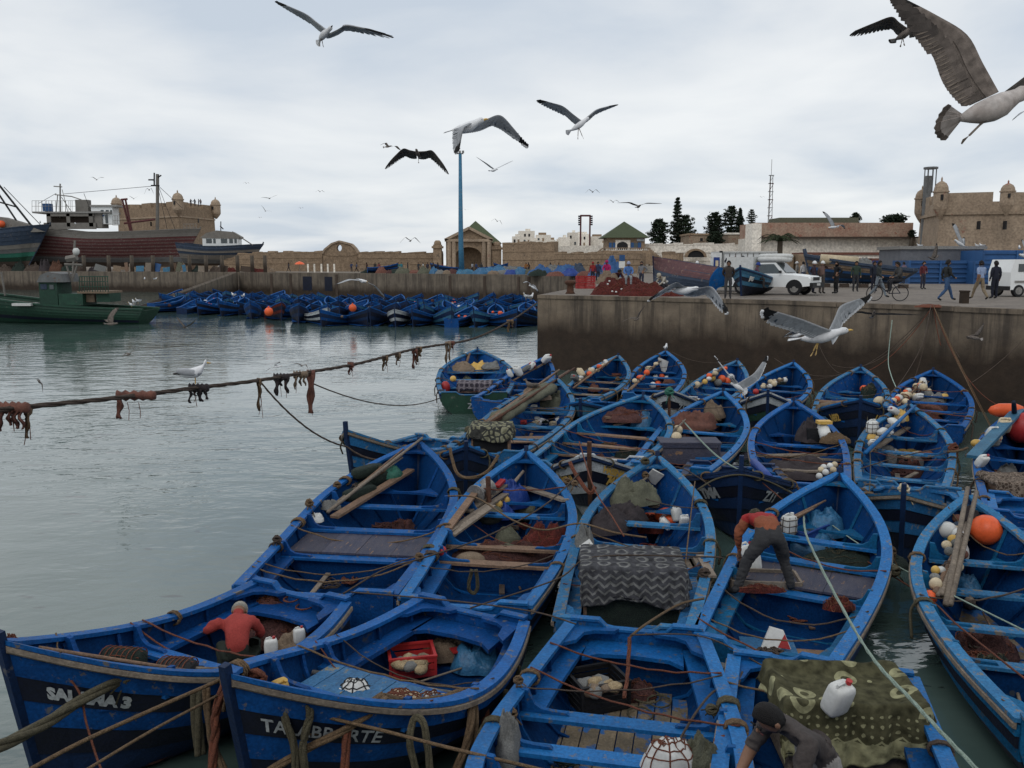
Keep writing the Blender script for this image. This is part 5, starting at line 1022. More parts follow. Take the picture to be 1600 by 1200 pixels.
def qp(label,px,py,yaw,pose,sh,tr_,**k):return person(label,Q(px,py),rad(yaw),pose,sh,tr_,**k)
qp('man in brown jacket and grey trousers standing at the quay edge by the teal bow',1137,467,165,'hands_back',(.045,.035,.03),(.05,.048,.05))
qp('man in white cap and yellow shirt under a red jacket before the upturned hull',1088,455,180,'stand',(.05,.015,.03),(.02,.02,.025),hat=(.7,.7,.7),shirt2=(.4,.3,.08))
person('man in plum shirt and blue cap sitting at the teal bow',PZ(1180,462,QZ)+Vec((0,0,.35)),rad(-100),'sit',(.11,.05,.075),(.04,.035,.035),hat=(.03,.06,.25))
qp('man in dark jacket and white cap talking, left of the man in the striped shirt',1270,459,-100,'hips',(.035,.02,.03),(.015,.015,.03),hat=(.7,.7,.7))
qp('man in striped shirt and white cap pointing with his arm',1283,459,-60,'point',(.16,.10,.085),(.075,.062,.055),hat=(.7,.7,.68))
qp('man in long black coat with white arm band of the trio by the blue hull',1306,459,100,'hips',(.010,.010,.012),(.010,.010,.012))
qp('man in dark jacket and pale jeans walking beside the bicycle',1371,466,-130,'walk',(.03,.035,.035),(.17,.20,.23))
qp('man in navy seen between the walker and the blue hull',1364,455,200,'stand',(.015,.02,.035),(.012,.014,.03))
qp('man in black jacket and blue jeans striding to the right',1477,471,-90,'walk',(.02,.022,.022),(.04,.09,.19),scale=1.02)
qp('man in pale blue shirt and khaki trousers walking away near the containers',1530,469,15,'walk',(.33,.42,.62),(.26,.20,.13),sleeve=False)
qp('man all in navy walking beside the man in the pale blue shirt',1553,467,10,'stand',(.013,.015,.028),(.012,.014,.026))
qp('man in white shirt standing behind the pickup',1254,447,20,'stand',(.65,.65,.65),(.03,.05,.12))
qp('man in striped shirt and white cap behind the pickup',1244,447,60,'stand',(.25,.24,.22),(.05,.05,.06),hat=(.7,.7,.7))
qp('man in cream shirt farther behind the pickup',1223,441,90,'stand',(.45,.38,.3),(.1,.08,.06),hat=(.5,.4,.3))
person('netmender in light blue jacket sitting on the red nets',PZ(982,459,QZ)+Vec((0,.2,.40)),rad(175),'sit',(.10,.22,.52),(.30,.32,.34),hat=(.30,.33,.45))
person('person in magenta headscarf sitting behind the red crates',PZ(948,452,QZ)+Vec((0,0,.5)),rad(160),'sit',(.45,.02,.13),(.3,.02,.1),hat=(.45,.02,.13))
qp('person in dark maroon sitting with the netmenders',964,450,200,'crouch',(.06,.015,.02),(.03,.02,.02),scale=1.25)
qp('man in dark navy standing behind the red crates',934,443,180,'stand',(.02,.03,.07),(.02,.02,.03))
qp('man in a red top standing at the far left of the red crates',926,443,180,'stand',(.25,.02,.02),(.02,.02,.03),hat=(.3,.02,.02))
qp('man in grey pullover standing left of the upturned hull',1002,449,150,'hips',(.16,.16,.17),(.03,.035,.06))
qp('man in pale shirt crouching over the red nets at their right end',1036,458,120,'crouch',(.40,.36,.30),(.05,.05,.06),hat=(.5,.45,.35),scale=1.1)
qp('man in dark green jacket standing between the bicycle and the black coat',1336,456,170,'stand',(.03,.05,.035),(.03,.03,.035))
qp('man in maroon pullover standing by the blue container',1441,452,200,'hips',(.10,.02,.025),(.03,.03,.045))
for i,(px,c)in enumerate(((1327,(.5,.45,.4)),(1334,(.5,.48,.42)),(1346,(.25,.3,.4)),(1354,(.1,.08,.08)),(1400,(.05,.06,.1)),(1412,(.16,.11,.15)))):
    p=PD(px,425,68);person('bystander behind the stranded blue hull, %s from the left' %ordn(i),(p.x,68,QZ),rb.uniform(0,6),'stand',c,(.03,.03,.04),detail=0,group='bystanders behind the stranded blue hull',hat=(.6,.6,.6)if i <2 else None)
# people along the far quay: a few poses, copied with their own clothes
FP=[]
def far_person(px,d,col,col2,label,z=FZ):
    k=len(FP)%3
    if len(FP)<3:o=person(label,(0,0,0),0,('stand','walk','hips')[k],col,col2,detail=0,group='people along the far quay');FP.append(o)
    else:o=copy_tree(FP[rb.randint(0,2)]);FP.append(None)if False else None
    o.location=(xat(px,d),d,z);o.rotation_euler=(0,0,rb.uniform(0,6.28));tag(o,label,'person','people along the far quay')
    b=[c for c in o.children if c.name.startswith('body')][0]
    for i,c in ((1,col),(4,col),(2,col2)):b.material_slots[i].link='OBJECT';b.material_slots[i].material=colm(c)
n_=0
for px,c,l in ((345,(.03,.04,.06),'navy'),(451,(.05,.05,.06),'dark'),(549,(.03,.05,.12),'blue'),(557,(.10,.12,.2),'grey blue'),(573,(.09,.05,.04),'brown'),(586,(.03,.03,.03),'black'),(592,(.2,.05,.05),'red'),(622,(.02,.16,.2),'teal'),(627,(.03,.18,.22),'bright teal'),(637,(.03,.03,.04),'black'),(654,(.03,.04,.05),'dark'),(661,(.5,.5,.5),'white'),(668,(.03,.03,.05),'navy'),(677,(.04,.03,.03),'brown'),(684,(.02,.03,.06),'navy'),(691,(.15,.02,.02),'red'),(738,(.4,.4,.42),'pale'),(744,(.03,.06,.15),'blue'),(752,(.04,.04,.04),'dark'),(822,(.3,.12,.03),'orange'),(826,(.05,.03,.02),'brown'),(860,(.02,.03,.06),'navy'),(873,(.2,.15,.1),'tan')):
    dd=on_line(F2,F3,px).y+rb.uniform(4,16)if px >420 else on_line(F1,F2,px).y+2
    far_person(px,dd,c,(.03,.03,.04),'person in %s clothes standing on the far quay, %s from the left' %(l,ordn(n_)));n_ +=1
for i,(px,yy)in enumerate(((303,306),(309,312),(315,309),(318,311))):
    d=206.5;far_person(px,d,rb.choice([(.02,.02,.03),(.3,.3,.3),(.1,.05,.05)]),(.03,.03,.04),'tiny figure on the roof of the distant fort, %s from the left' %ordn(i),z=zat(322,205))
# ---------------------------------------------------------------- cloth, nets and heaps
def heap(label,c,rx,ry,h,m,seed=0,yaw=0,name='net_heap',cat='net heap',lump=.45,n=40,freq=2.2,group=None,flat=1.6,parent=None):
    c=Vec(c);g=MB();rows=[];s=Vec((seed*7.3,seed*3.1,0));n=max(n,22 if rx <.3 or c.y >60 else 44)
    for i in range(n//2+1):
        f=i/(n//2);row=[]
        for k in range(n):
            a=2*math.pi*k/n;x,y=f*math.cos(a),f*math.sin(a);ed=1+.22*noise.noise(Vec((math.cos(a)*1.5,math.sin(a)*1.5,seed)))
            rg=.5-abs(noise.noise(Vec((x*freq*1.9,y*freq*1.9+x,5))+s))*1.6;rg2=.4-abs(noise.noise(Vec((x*freq*4.5+y*2,y*freq*4.5,9))+s))*1.4
            z=(1-f**(flat+.6))**.8*h*(.9+lump*1.1*noise.noise(Vec((x*freq,y*freq,0))+s)+lump*.5*rg)+h*lump*.32*rg2*(1-f**5)
            q=Vec((x*rx*ed,y*ry*ed,max(0,z)-(.03 if f ==1 else 0)));q.rotate(Matrix.Rotation(yaw,3,'Z'));q +=Vec((noise.noise(q*5+s),noise.noise(q*5+s+Vec((4,4,4))),0))*.12*min(rx,ry)*(f <1 or 1);row.append(c+q)
        rows.append(row)
    g.loft(rows,caps=False);o=g.build(name,m,smooth=True,label=label,cat=cat,group=group)
    if m.startswith('net')and c.y <60:       # loose meshes and cords lying on the net
        r_=random.Random(seed+5);g=MB();N_=len(rows);mv=[v.co for v in o.data.vertices]
        for k in range(16):
            i,j=r_.randint(2,N_-3),r_.randint(0,n-1);pts=[]
            for q in range(r_.randint(8,18)):i=max(1,min(N_-1,i+r_.choice((-1,0,1))));j=(j+r_.choice((0,1,1))*(1 if k %2 else-1))%n;pts.append(mv[i*n+j]+Vec((r_.uniform(-.01,.01),r_.uniform(-.01,.01),r_.uniform(.005,.03))))
            g.tube(smoothline(pts,2),.007 if c.y <25 else .012,3)
        g.build('net_cord',{'net_red':'rope_r','net_brown':'rope_r','net_green':'rope_g'}[m],o)
    return o
def knot(label,c,s,m,seed=0,group=None):
    rr=random.Random(seed);c=Vec(c);g=MB();pts=[];ax=Vec((rr.uniform(-1,1),rr.uniform(-1,1),rr.uniform(-.3,.3)))
    for k in range(64):
        a=2*math.pi*k/9;b_=k*.21;q=Vec((math.cos(a),math.sin(a)*math.cos(b_),math.sin(a)*math.sin(b_)))*s*(.55+.35*noise.noise(Vec((k*.3,seed,0))))
        pts.append(c+q)
    g.tube(pts,s*.17,5)
    for k in range(4):e=Vec((rr.uniform(-1,1),rr.uniform(-1,1),rr.uniform(-1.6,-.3)))*s;g.tube([c,c+e*.7,c+e*1.3],s*.09,4)
    return g.build('rope_knot',m,label=label,cat='rope knot',group=group,smooth=True)
def Qd(px,py):return PZ(px,py,QZ)
heap('large heap of rust red net along the quay edge, left half',Qd(958,461)+Vec((0,.5,0)),1.1,.7,.75,'net_red',1,n=36,lump=.55)
heap('large heap of rust red net along the quay edge, right half with white floats',Qd(1010,463)+Vec((0,.6,0)),1.3,.7,.62,'net_red',2,n=36,lump=.55)
heap('low tail of rust red net trailing right along the quay edge',Qd(1048,463)+Vec((0,.3,0)),.75,.5,.35,'net_red',3,n=30)
heap('pale bundled tarpaulin among the netmenders',Qd(951,455)+Vec((0,.8,.45)),.75,.5,.65,'cloth_tan',4,n=28,name='tarpaulin_heap',cat='tarpaulin')
heap('tall mound of rust red net behind the light blue netmender',PD(985,450,54)+Vec((0,0,-.2)),1.2,.9,.9,'net_red',5,n=36,lump=.4)
rq=random.Random(9)
for i in range(26):
    px=935+rq.random()*130;g=MB();p=Qd(px,462-rq.random()*1.5);p.z=QZ+rq.uniform(.15,.8);p.y -=.35;g.ball(p,.055,6,4);g.build('net_float','plastic_w',smooth=True,label='small white float caught in the red net heaps at the quay edge',cat='net float',group='white floats in the red nets')
def crate(label,c,w,d,h,m,yaw=0,name='crate',cat='crate',slats=4,pitch=0):
    root=thing(name,label,cat,c,yaw);root.rotation_euler=(pitch,0,yaw);t=.014
    for x,y,a,b2 in ((0,-d/2,w,t),(0,d/2,w,t),(-w/2,0,t,d),(w/2,0,t,d)):
        for k in range(slats):g=MB();z=h*(k+.5)/slats;g.box((x,y,z),(a,b2,h/slats*.72));g.build('slat',m,root)
    for x in (-1,1):
        for y in (-1,1):g=MB();g.box((x*w/2,y*d/2,h/2),(.035,.035,h));g.build('corner_post',m,root)
    g=MB()
    for x,y,a,b2 in ((0,-d/2,w+.05,.04),(0,d/2,w+.05,.04),(-w/2,0,.04,d+.05),(w/2,0,.04,d+.05)):g.box((x,y,h),(a,b2,.025+.001*(a >b2)))
    g.build('rim',m,root);g=MB();g.box((0,0,.01),(w,d,.02));g.build('base',m,root);return root
for i,(px,py,dz)in enumerate(((908,451,0),(922,451,0),(908,451,.42),(922,451,.42))):
    crate('red plastic fish crate at the quay corner, %s %s of four' %(('left','right')[i %2],('lower','upper')[i//2]),PD(px,445,57)*1-Vec((0,0,0))if False else Vec((xat(px,57),57,QZ+dz)),.62,.45,.38,'red',.1)
# bollards
for px,py,l in ((891,459,'rusty mushroom bollard at the left corner of the quay'),(1506,474,'short square concrete bollard near the quay edge, right')):
    p=Qd(px,py)
    g=MB()
    if px <1000:g.loft([[p+Vec((r*math.cos(k*math.pi/6),r*math.sin(k*math.pi/6),z))for k in range(12)]for r,z in ((.28,0),(.2,.12),(.17,.45),(.3,.55),(.32,.66),(.2,.74))])
    else:g.box(p+Vec((0,0,.24)),(.26,.3,.48));g.box(p+Vec((0,0,.5)),(.3,.34,.06))
    g.build('bollard','rust' if px <1000 else 'quay',label=l,cat='bollard',smooth=px <1000)
# upturned hull, hull on the hard, teal bow
b=Boat('up',(1004,412),(1112,440),'large upturned hull with purplish brown bottom and blue side on the quay',w=1.6,L=6.2,zb=1.3,zs=.75,z0=QZ,scheme='blue',ribs=2,thw=(.5,),near=True,lash=(),bulk=False,name='upturned_boat',desc='upturned',group=None)
p0,p1=PD(1002,440,53),PD(1114,452,47);dv=(p0-p1);rz=math.atan2(dv.y,dv.x);b.root.location=(p1.x+.3,p1.y,QZ+1.15);b.root.rotation_euler=(math.pi-.30,-.10,rz);b.root.scale=(1.02,1,1.1)
for c in b.root.children:
    if c.name.startswith('plank'):c.data.materials.clear();c.data.materials.append(M['hull_blue'])
g=MB()
for s in (1,-1):g.grid([[b.hp(t,u,s,.034)for u in (.55,.7,.85,1)]for t in [i/10 for i in range(11)]])
g.build('bottom',mat('purple_antifouling',(.115,.05,.05),(.06,.03,.035),rough=.8,scale=3,wear=(.16,.10,.08),wt=.58),b.root)
b.text('JBR',1,5.0,.3,.26,'plastic_w',bold=.01)
b=Boat('teal',(1148,417),(1210,436),'faded teal boat bow standing on the quay with white curly lettering',w=1.4,L=4.6,zb=1.15,zs=.6,z0=QZ+.28,scheme='teal',ribs=5,thw=(.4,.65),lash=(),bulk=False,name='teal_boat',group=None,cap='teal')
p=Qd(1160,464);b.root.location=(xat(1196,47),47.3,QZ+.28);b.root.rotation_euler=(0,0,math.atan2(-3.8,-2.2));b.mx=None
b.text('JJRS',1,4.1,.3,.2,'plastic_w',bold=.015)
bh,P,dv,nn,sh=bighull('big blue wooden hull on the hard with sandy worn upper strakes',1432,1256,58,62,424,414,400,QZ+.25,3.2,['hull_blue','cloth_tan','cloth_tan','box_blue','hull_blue','hull_blue','box_blue','hull_blue'],name='stranded_hull',cat='boat hull',nstr=8,rake=.8)
for i in range(5):g=MB();p=P(.15+.17*i,0,0);g.box((p.x,p.y-.9,QZ+.12),(.5,.5,.25));g.build('keel_block','rope_d',bh,world=True)
g=MB();g.tube([PD(1282,404,60),PD(1340,409,59.5)],[.32,.36],10);g.build('rolled_sail','cream',label='rolled cream tarpaulin lying along the big blue hull',cat='tarpaulin roll',smooth=True)
heap('grey folded cover at the end of the cream tarpaulin roll',PD(1349,414,59.5)+Vec((0,0,-.2)),.7,.5,.65,'cloth_grey',31,name='folded_cover',cat='cover')
# heaps on the far quay and blue tarpaulins
fm=['cloth_tan','net_green','cloth_grey','cloth_rust','bag_lblue','net_brown','cloth_olive','bag_blue','teal']
nm_={'cloth_tan':'tan','net_green':'dark green','cloth_grey':'grey','cloth_rust':'rusty','bag_lblue':'light blue','net_brown':'brown','cloth_olive':'olive','bag_blue':'blue','teal':'pale teal'}
i=0;px=575
while px <935:
    d=(on_line(F2,F3,min(px,838)).y if px <838 else 112)+rq.uniform(1.2,3.5);m=rq.choice(fm);w=rq.uniform(.7,1.5)
    heap('%s net or tarpaulin heap on the far quay edge, %s from the left' %(nm_[m],ordn(i)if i <29 else 'last'),(xat(px,d),d,FZ),w,.8,rq.uniform(.5,1.0),m,40+i,n=18,group='heaps of nets along the far quay edge');px +=w*F/d*rq.uniform(1.0,1.7);i +=1
for i,(px,d,w,h,m)in enumerate(((775,136,2.2,1.1,'bag_lblue'),(800,138,2.0,1.2,'cloth_grey'),(845,124,1.9,1.2,'box_blue'),(862,127,1.6,1.2,'cloth_grey'),(885,125,2.2,1.4,'box_blue'),(905,122,1.1,1.5,'hull_blue'),(938,108,1.5,1.3,'box_blue'),(955,106,1.5,2.0,'box_blue'),(1085,80,2.2,1.2,'hull_blue'),(1122,62,1.3,1.6,'hull_blue'))):
    heap('blue or grey tarpaulin thrown over gear behind the far quay, %s from the left' %ordn(i),(xat(px,d),d,QZ if px >930 else FZ),w,1.4,h,m,80+i,n=24,name='tarpaulin_heap',cat='tarpaulin',lump=.5,group='tarpaulins behind the far quay')
for i,(px,L_)in enumerate(((598,3),(695,5),(770,4),(795,6))):
    o=copy_tree(protos[0])if 0 in used else None
    if o:d=144;o.location=(xat(px,d),d,FZ+.3);o.rotation_euler=(0,0,(.2,2.9,.1,3.3)[i]);o.scale=(.9,.9,.9);tag(o,'blue boat hauled out on the far quay, %s from the left' %ordn(i),'fishing boat','boats hauled out on the far quay')
for i,x,d,w,h,m in SCRAP:heap('dark heap of scrap on the left quay below the hulls, %s from left' %ordn(i),(x,d,FZ),w,1.,h,m,200+i,name='scrap_heap',cat='scrap heap',lump=.9,group='scrap heaps on the left quay')
# umbrella and fence at the far quay
d=162;p=PD(468,410,d);root=thing('parasol','small orange parasol open on the far quay','parasol',(p.x,d,FZ));g=MB();g.loft([[Vec((p.x+r*math.cos(k*math.pi/5),d+r*math.sin(k*math.pi/5),z))for k in range(10)]for r,z in ((1.0,p.z-.35),(.6,p.z),(.05,p.z+.2))]);g.build('canopy','cloth_tan' if False else 'orange',root,world=True);g=MB();g.tube([(p.x,d,FZ),(p.x,d,p.z)],.05,5);g.build('pole','metal',root,world=True)
g=MB()
for i,px in enumerate((481,491,502,512,522)):
    d=157;g=MB();g.box((xat(px,d),d,FZ+.75),(.28,.2,1.5));g.build('white_post','white_wall',label='short white post on the far quay above the culverts, %s from the left' %ordn(i),cat='post',group='white posts above the culverts')
# blue and white sign behind the netmenders
d=66;p=PD(972,403,d);root=thing('sign_board','blue over white sign board on a pole behind the netmenders','sign',(p.x,d,QZ));g=MB();g.box(p,(.42,.06,.45));g.build('blue_panel','box_blue',root,world=True);g=MB();g.box(p-Vec((0,0,.5)),(.45,.07,.5));g.build('white_panel','plastic_w',root,world=True);g=MB();g.tube([(p.x,d+.08,QZ),(p.x,d+.08,p.z+.2)],.04,6);g.build('pole','metal',root,world=True)
# ---------------------------------------------------------------- vehicles
def wheel(root,x,y,r,w,ax='y'):
    rings=[]
    def circ(rr,yy,n=18):return [Vec((x+rr*math.cos(2*math.pi*k/n),yy,r+rr*math.sin(2*math.pi*k/n)))for k in range(n)]
    g=MB();g.loft([circ(r*.6,y-w/2),circ(r*.95,y-w/2),circ(r,y-w*.35),circ(r,y+w*.35),circ(r*.95,y+w/2),circ(r*.6,y+w/2)]);t=g.build('wheel','black',root,smooth=False)
    g=MB();g.loft([circ(r*.6,y-w*.52),circ(r*.6,y+w*.52)]);g.loft([circ(r*.25,y-w*.6),circ(r*.25,y+w*.6)]);g.build('rim','metal',t)
def extr(g,prof,y0,y1,ins=0,mi=0):   # side profile (x,z) extruded over the width
    g.prism([Vec((x,y0,z))for x,z in prof],(0,0,0),(0,y1-y0,0),mi)
def pickup(loc,rz):
    root=thing('pickup_truck','white pickup with black bumper and a white bundle over its cab parked facing right','pickup',loc,rz);W_=1.66
    g=MB();rings=[]
    prof=[(-2.3,.45),(-2.3,1.02),(-.75,1.05),(.95,1.10),(1.3,1.08),(2.15,.98),(2.28,.85),(2.28,.5),(1.75,.42),(-1.8,.42)]
    for y,s in ((-W_/2,.94),(-W_/2+.07,1),(W_/2-.07,1),(W_/2,.94)):rings.append([Vec((x*(.985+.015*s),y,.42+(z-.42)*s))for x,z in prof])
    g.loft(rings);g.build('body','car_w',root)
    g=MB();rings=[[Vec((x,s*(W_/2-.06-i*.13),z))for x,z,i in ()]];P_=[(-.75,1.05,0),(-.62,1.66,1),(.35,1.68,1),(1.0,1.08,0)]
    g.loft([[Vec((x,-(W_/2-.05-.13*i),z))for x,z,i in P_],[Vec((x,(W_/2-.05-.13*i),z))for x,z,i in P_]]);g.build('cab','car_w',root)
    g=MB();a,c=(.40,1.60),(.92,1.13);o=.03;g.prism([Vec((a[0]+o,-.62,a[1]+o)),Vec((a[0]+o,.62,a[1]+o)),Vec((c[0]+o,.72,c[1]+o)),Vec((c[0]+o,-.72,c[1]+o))],(0,0,0),(.02,0,.02));g.build('windscreen','glass',root)
    for s in (-1,1):
        g=MB();g.prism([Vec((-.55,s*(W_/2-.155),1.58)),Vec((.28,s*(W_/2-.155),1.6)),Vec((.72,s*(W_/2-.05),1.14)),Vec((-.62,s*(W_/2-.05),1.12))],(0,0,0),(0,s*.02,0));g.build('side_window','glass',root)
        g=MB();g.box((2.27,s*.62,.86),(.06,.24,.15));g.build('headlight','plastic_w',root)
        g=MB();g.box((.72,s*(W_/2+.09),1.2),(.1,.16,.13));g.build('mirror','black',root)
        for x in (1.45,-1.45):wheel(root,x,s*(W_/2-.12),.37,.24)
        for x in (1.45,-1.45):g=MB();g.loft([[Vec((x+rr*math.cos(a),y,.37+rr*math.sin(a)))for a in [math.pi*k/10 for k in range(11)]]for y,rr in ((s*(W_/2-.3),.44),(s*(W_/2+.015),.44))],closed=True);g.build('wheel_arch','black',root)
    g=MB();g.box((2.29,0,.85),(.04,.92,.17));g.build('grille','black',root)
    g=MB();g.box((2.34,0,.52),(.16,W_+.04,.26));g.build('bumper','black',root)
    g=MB();g.box((2.43,.0,.56),(.02,.48,.12));g.build('number_plate','plastic_w',root)
    g=MB();g.box((-1.55,0,1.5),(1.5,W_-.05,.95));g.build('cargo_box','plastic_w',root)
    for z,r,yy in ((1.84,.17,0),(2.0,.15,.12)):g=MB();g.ball((.05,yy,z),(.85,.72,r),14,8,e=.6);g.build('roof_bundle','plastic_w',root,smooth=True)
    return root
pu=pickup((xat(1209,46.3),46.3,QZ),math.radians(-38))
d=50.5;root=thing('fish_truck','white box truck with painted sea creature silhouettes and an open side door','truck',(xat(1155,d),d,QZ));
def tb(n,m,xa,xb,ya,yb_,y0,dep,par=None):g=MB();a,c=PD(xa,ya,d),PD(xb,yb_,d);g.box(((a.x+c.x)/2,d+y0+dep/2,(a.z+c.z)/2),(c.x-a.x,dep,a.z-c.z));return g.build(n,m,par or root,world=True)
bx_=tb('box_body','car_w',1126,1213,394,436,0,2.2);tb('roof_rail','plastic_w',1125,1214,392.8,394.6,-.1,2.4);tb('skirt','green',1126,1180,436,449,.2,1.6)
dr=tb('open_door','plastic_w',1109,1124.5,395,431,-.35,.1);tb('poster','bag_blue',1113,1121.5,402,421,-.40,.04,dr);tb('poster_figure','cream',1115.5,1119.5,407,416,-.43,.03,dr);tb('door_frame','black',1123.5,1126,392,434,-.3,.2)
for i in range(9):tb('panel_joint','metal',1130+i*9.3,1130.4+i*9.3,396,434,-.012,.01)
def blob(n,m,pts):g=MB();g.prism([PD(x,y,d-.03)for x,y in pts],(0,0,0),(0,.03,0));g.build(n,m,root,world=True)
blob('fish_mark','navy',[(1132,408),(1135,403),(1139,403),(1142,405),(1136,406),(1133,411)]);blob('fish_mark','navy',[(1133,418),(1137,411),(1140,411),(1136,415),(1137,420),(1134,421)]);blob('octopus_mark','navy',[(1157,402),(1161,399),(1165,402),(1166,406),(1163,405),(1160,407),(1158,405)]);blob('fish_mark','hull_red',[(1146,404),(1149,400),(1150,401),(1148,405)]);blob('crab_mark','navy',[(1160,409),(1164,408),(1166,410),(1162,411)])
g=MB();pts=[PD(1150+4*math.cos(a),414+6.5*math.sin(a),d-.04)for a in [2*math.pi*k/20 for k in range(21)]];g.tube(pts,.022,4);g.build('logo_ring','hull_blue',root,world=True)
for px in (1140,1192):p=PD(px,450,d);
# van at the right edge
vr=thing('white_van','dirty white small van cut by the right edge of the picture','van',(xat(1607,43.5),43.5,QZ),math.radians(8));g=MB();g.loft([[Vec((x,y*.8,z))for x,z in ((-1.5,.35),(-1.55,1.2),(-1.38,1.82),(1.0,1.84),(1.5,1.2),(2.3,1.0),(2.35,.35))]for y in (-1,1)]);g.build('body','cream' if False else 'car_w',vr)
for a,b2 in ((-1.15,-.75),(-.45,.25),(.4,1.05)):g=MB();g.box(((a+b2)/2,-.81,1.42),(b2-a,.03,.38));g.build('window','glass',vr)
g=MB();g.box((-1.58,0,.42),(.12,1.6,.2));g.build('bumper','black',vr);g=MB();g.box((.4,-.82,.75),(3.4,.04,.1));g.build('side_trim','metal',vr)
for x in (-1.05,1.5):wheel(vr,x,-.72,.3,.2);wheel(vr,x,.72,.3,.2)
# bicycle with a seated rider
def bicycle(loc,rz):
    root=thing('bicycle','dark bicycle held at the quay edge beside the man in jeans','bicycle',loc,rz)
    for x in (-.53,.53):
        g=MB();g.tube([Vec((x+.33*math.cos(a),0,.34+.33*math.sin(a)))for a in [2*math.pi*k/22 for k in range(23)]],.022,5);w=g.build('wheel','black',root)
        g=MB()
        for k in range(8):a=k*math.pi/4;g.tube([(x,0,.34),(x+.32*math.cos(a),0,.34+.32*math.sin(a))],.004,3)
        g.build('spokes','metal',w)
    g=MB()
    for a,b2 in (((-.53,.34),(-.08,.32)),((-.53,.34),(-.18,.80)),((-.08,.32),(-.2,.88)),((-.18,.80),(.36,.82)),((-.08,.32),(.38,.70)),((.53,.34),(.34,.95))):g.tube([(a[0],0,a[1]),(b2[0],0,b2[1])],.018,5)
    g.build('frame','navy',root)
    g=MB();g.tube([(.30,-.26,.98),(.36,-.1,.96),(.36,.1,.96),(.30,.26,.98)],.014,5);g.build('handlebar','metal',root)
    g=MB();g.ball((-.22,0,.92),(.14,.08,.04),8,5);g.build('saddle','black',root);g=MB();g.box((-.55,0,.74),(.4,.14,.02));g.build('carrier','metal',root)
bq=Qd(1384,470.5);bicycle((bq.x+.05,bq.y,QZ+.01),math.radians(170))
person('man in dark grey sitting on the bicycle',(bq.x+.52,bq.y+.0,QZ+.38),rad(92),'sit',(.06,.06,.06),(.02,.02,.025))
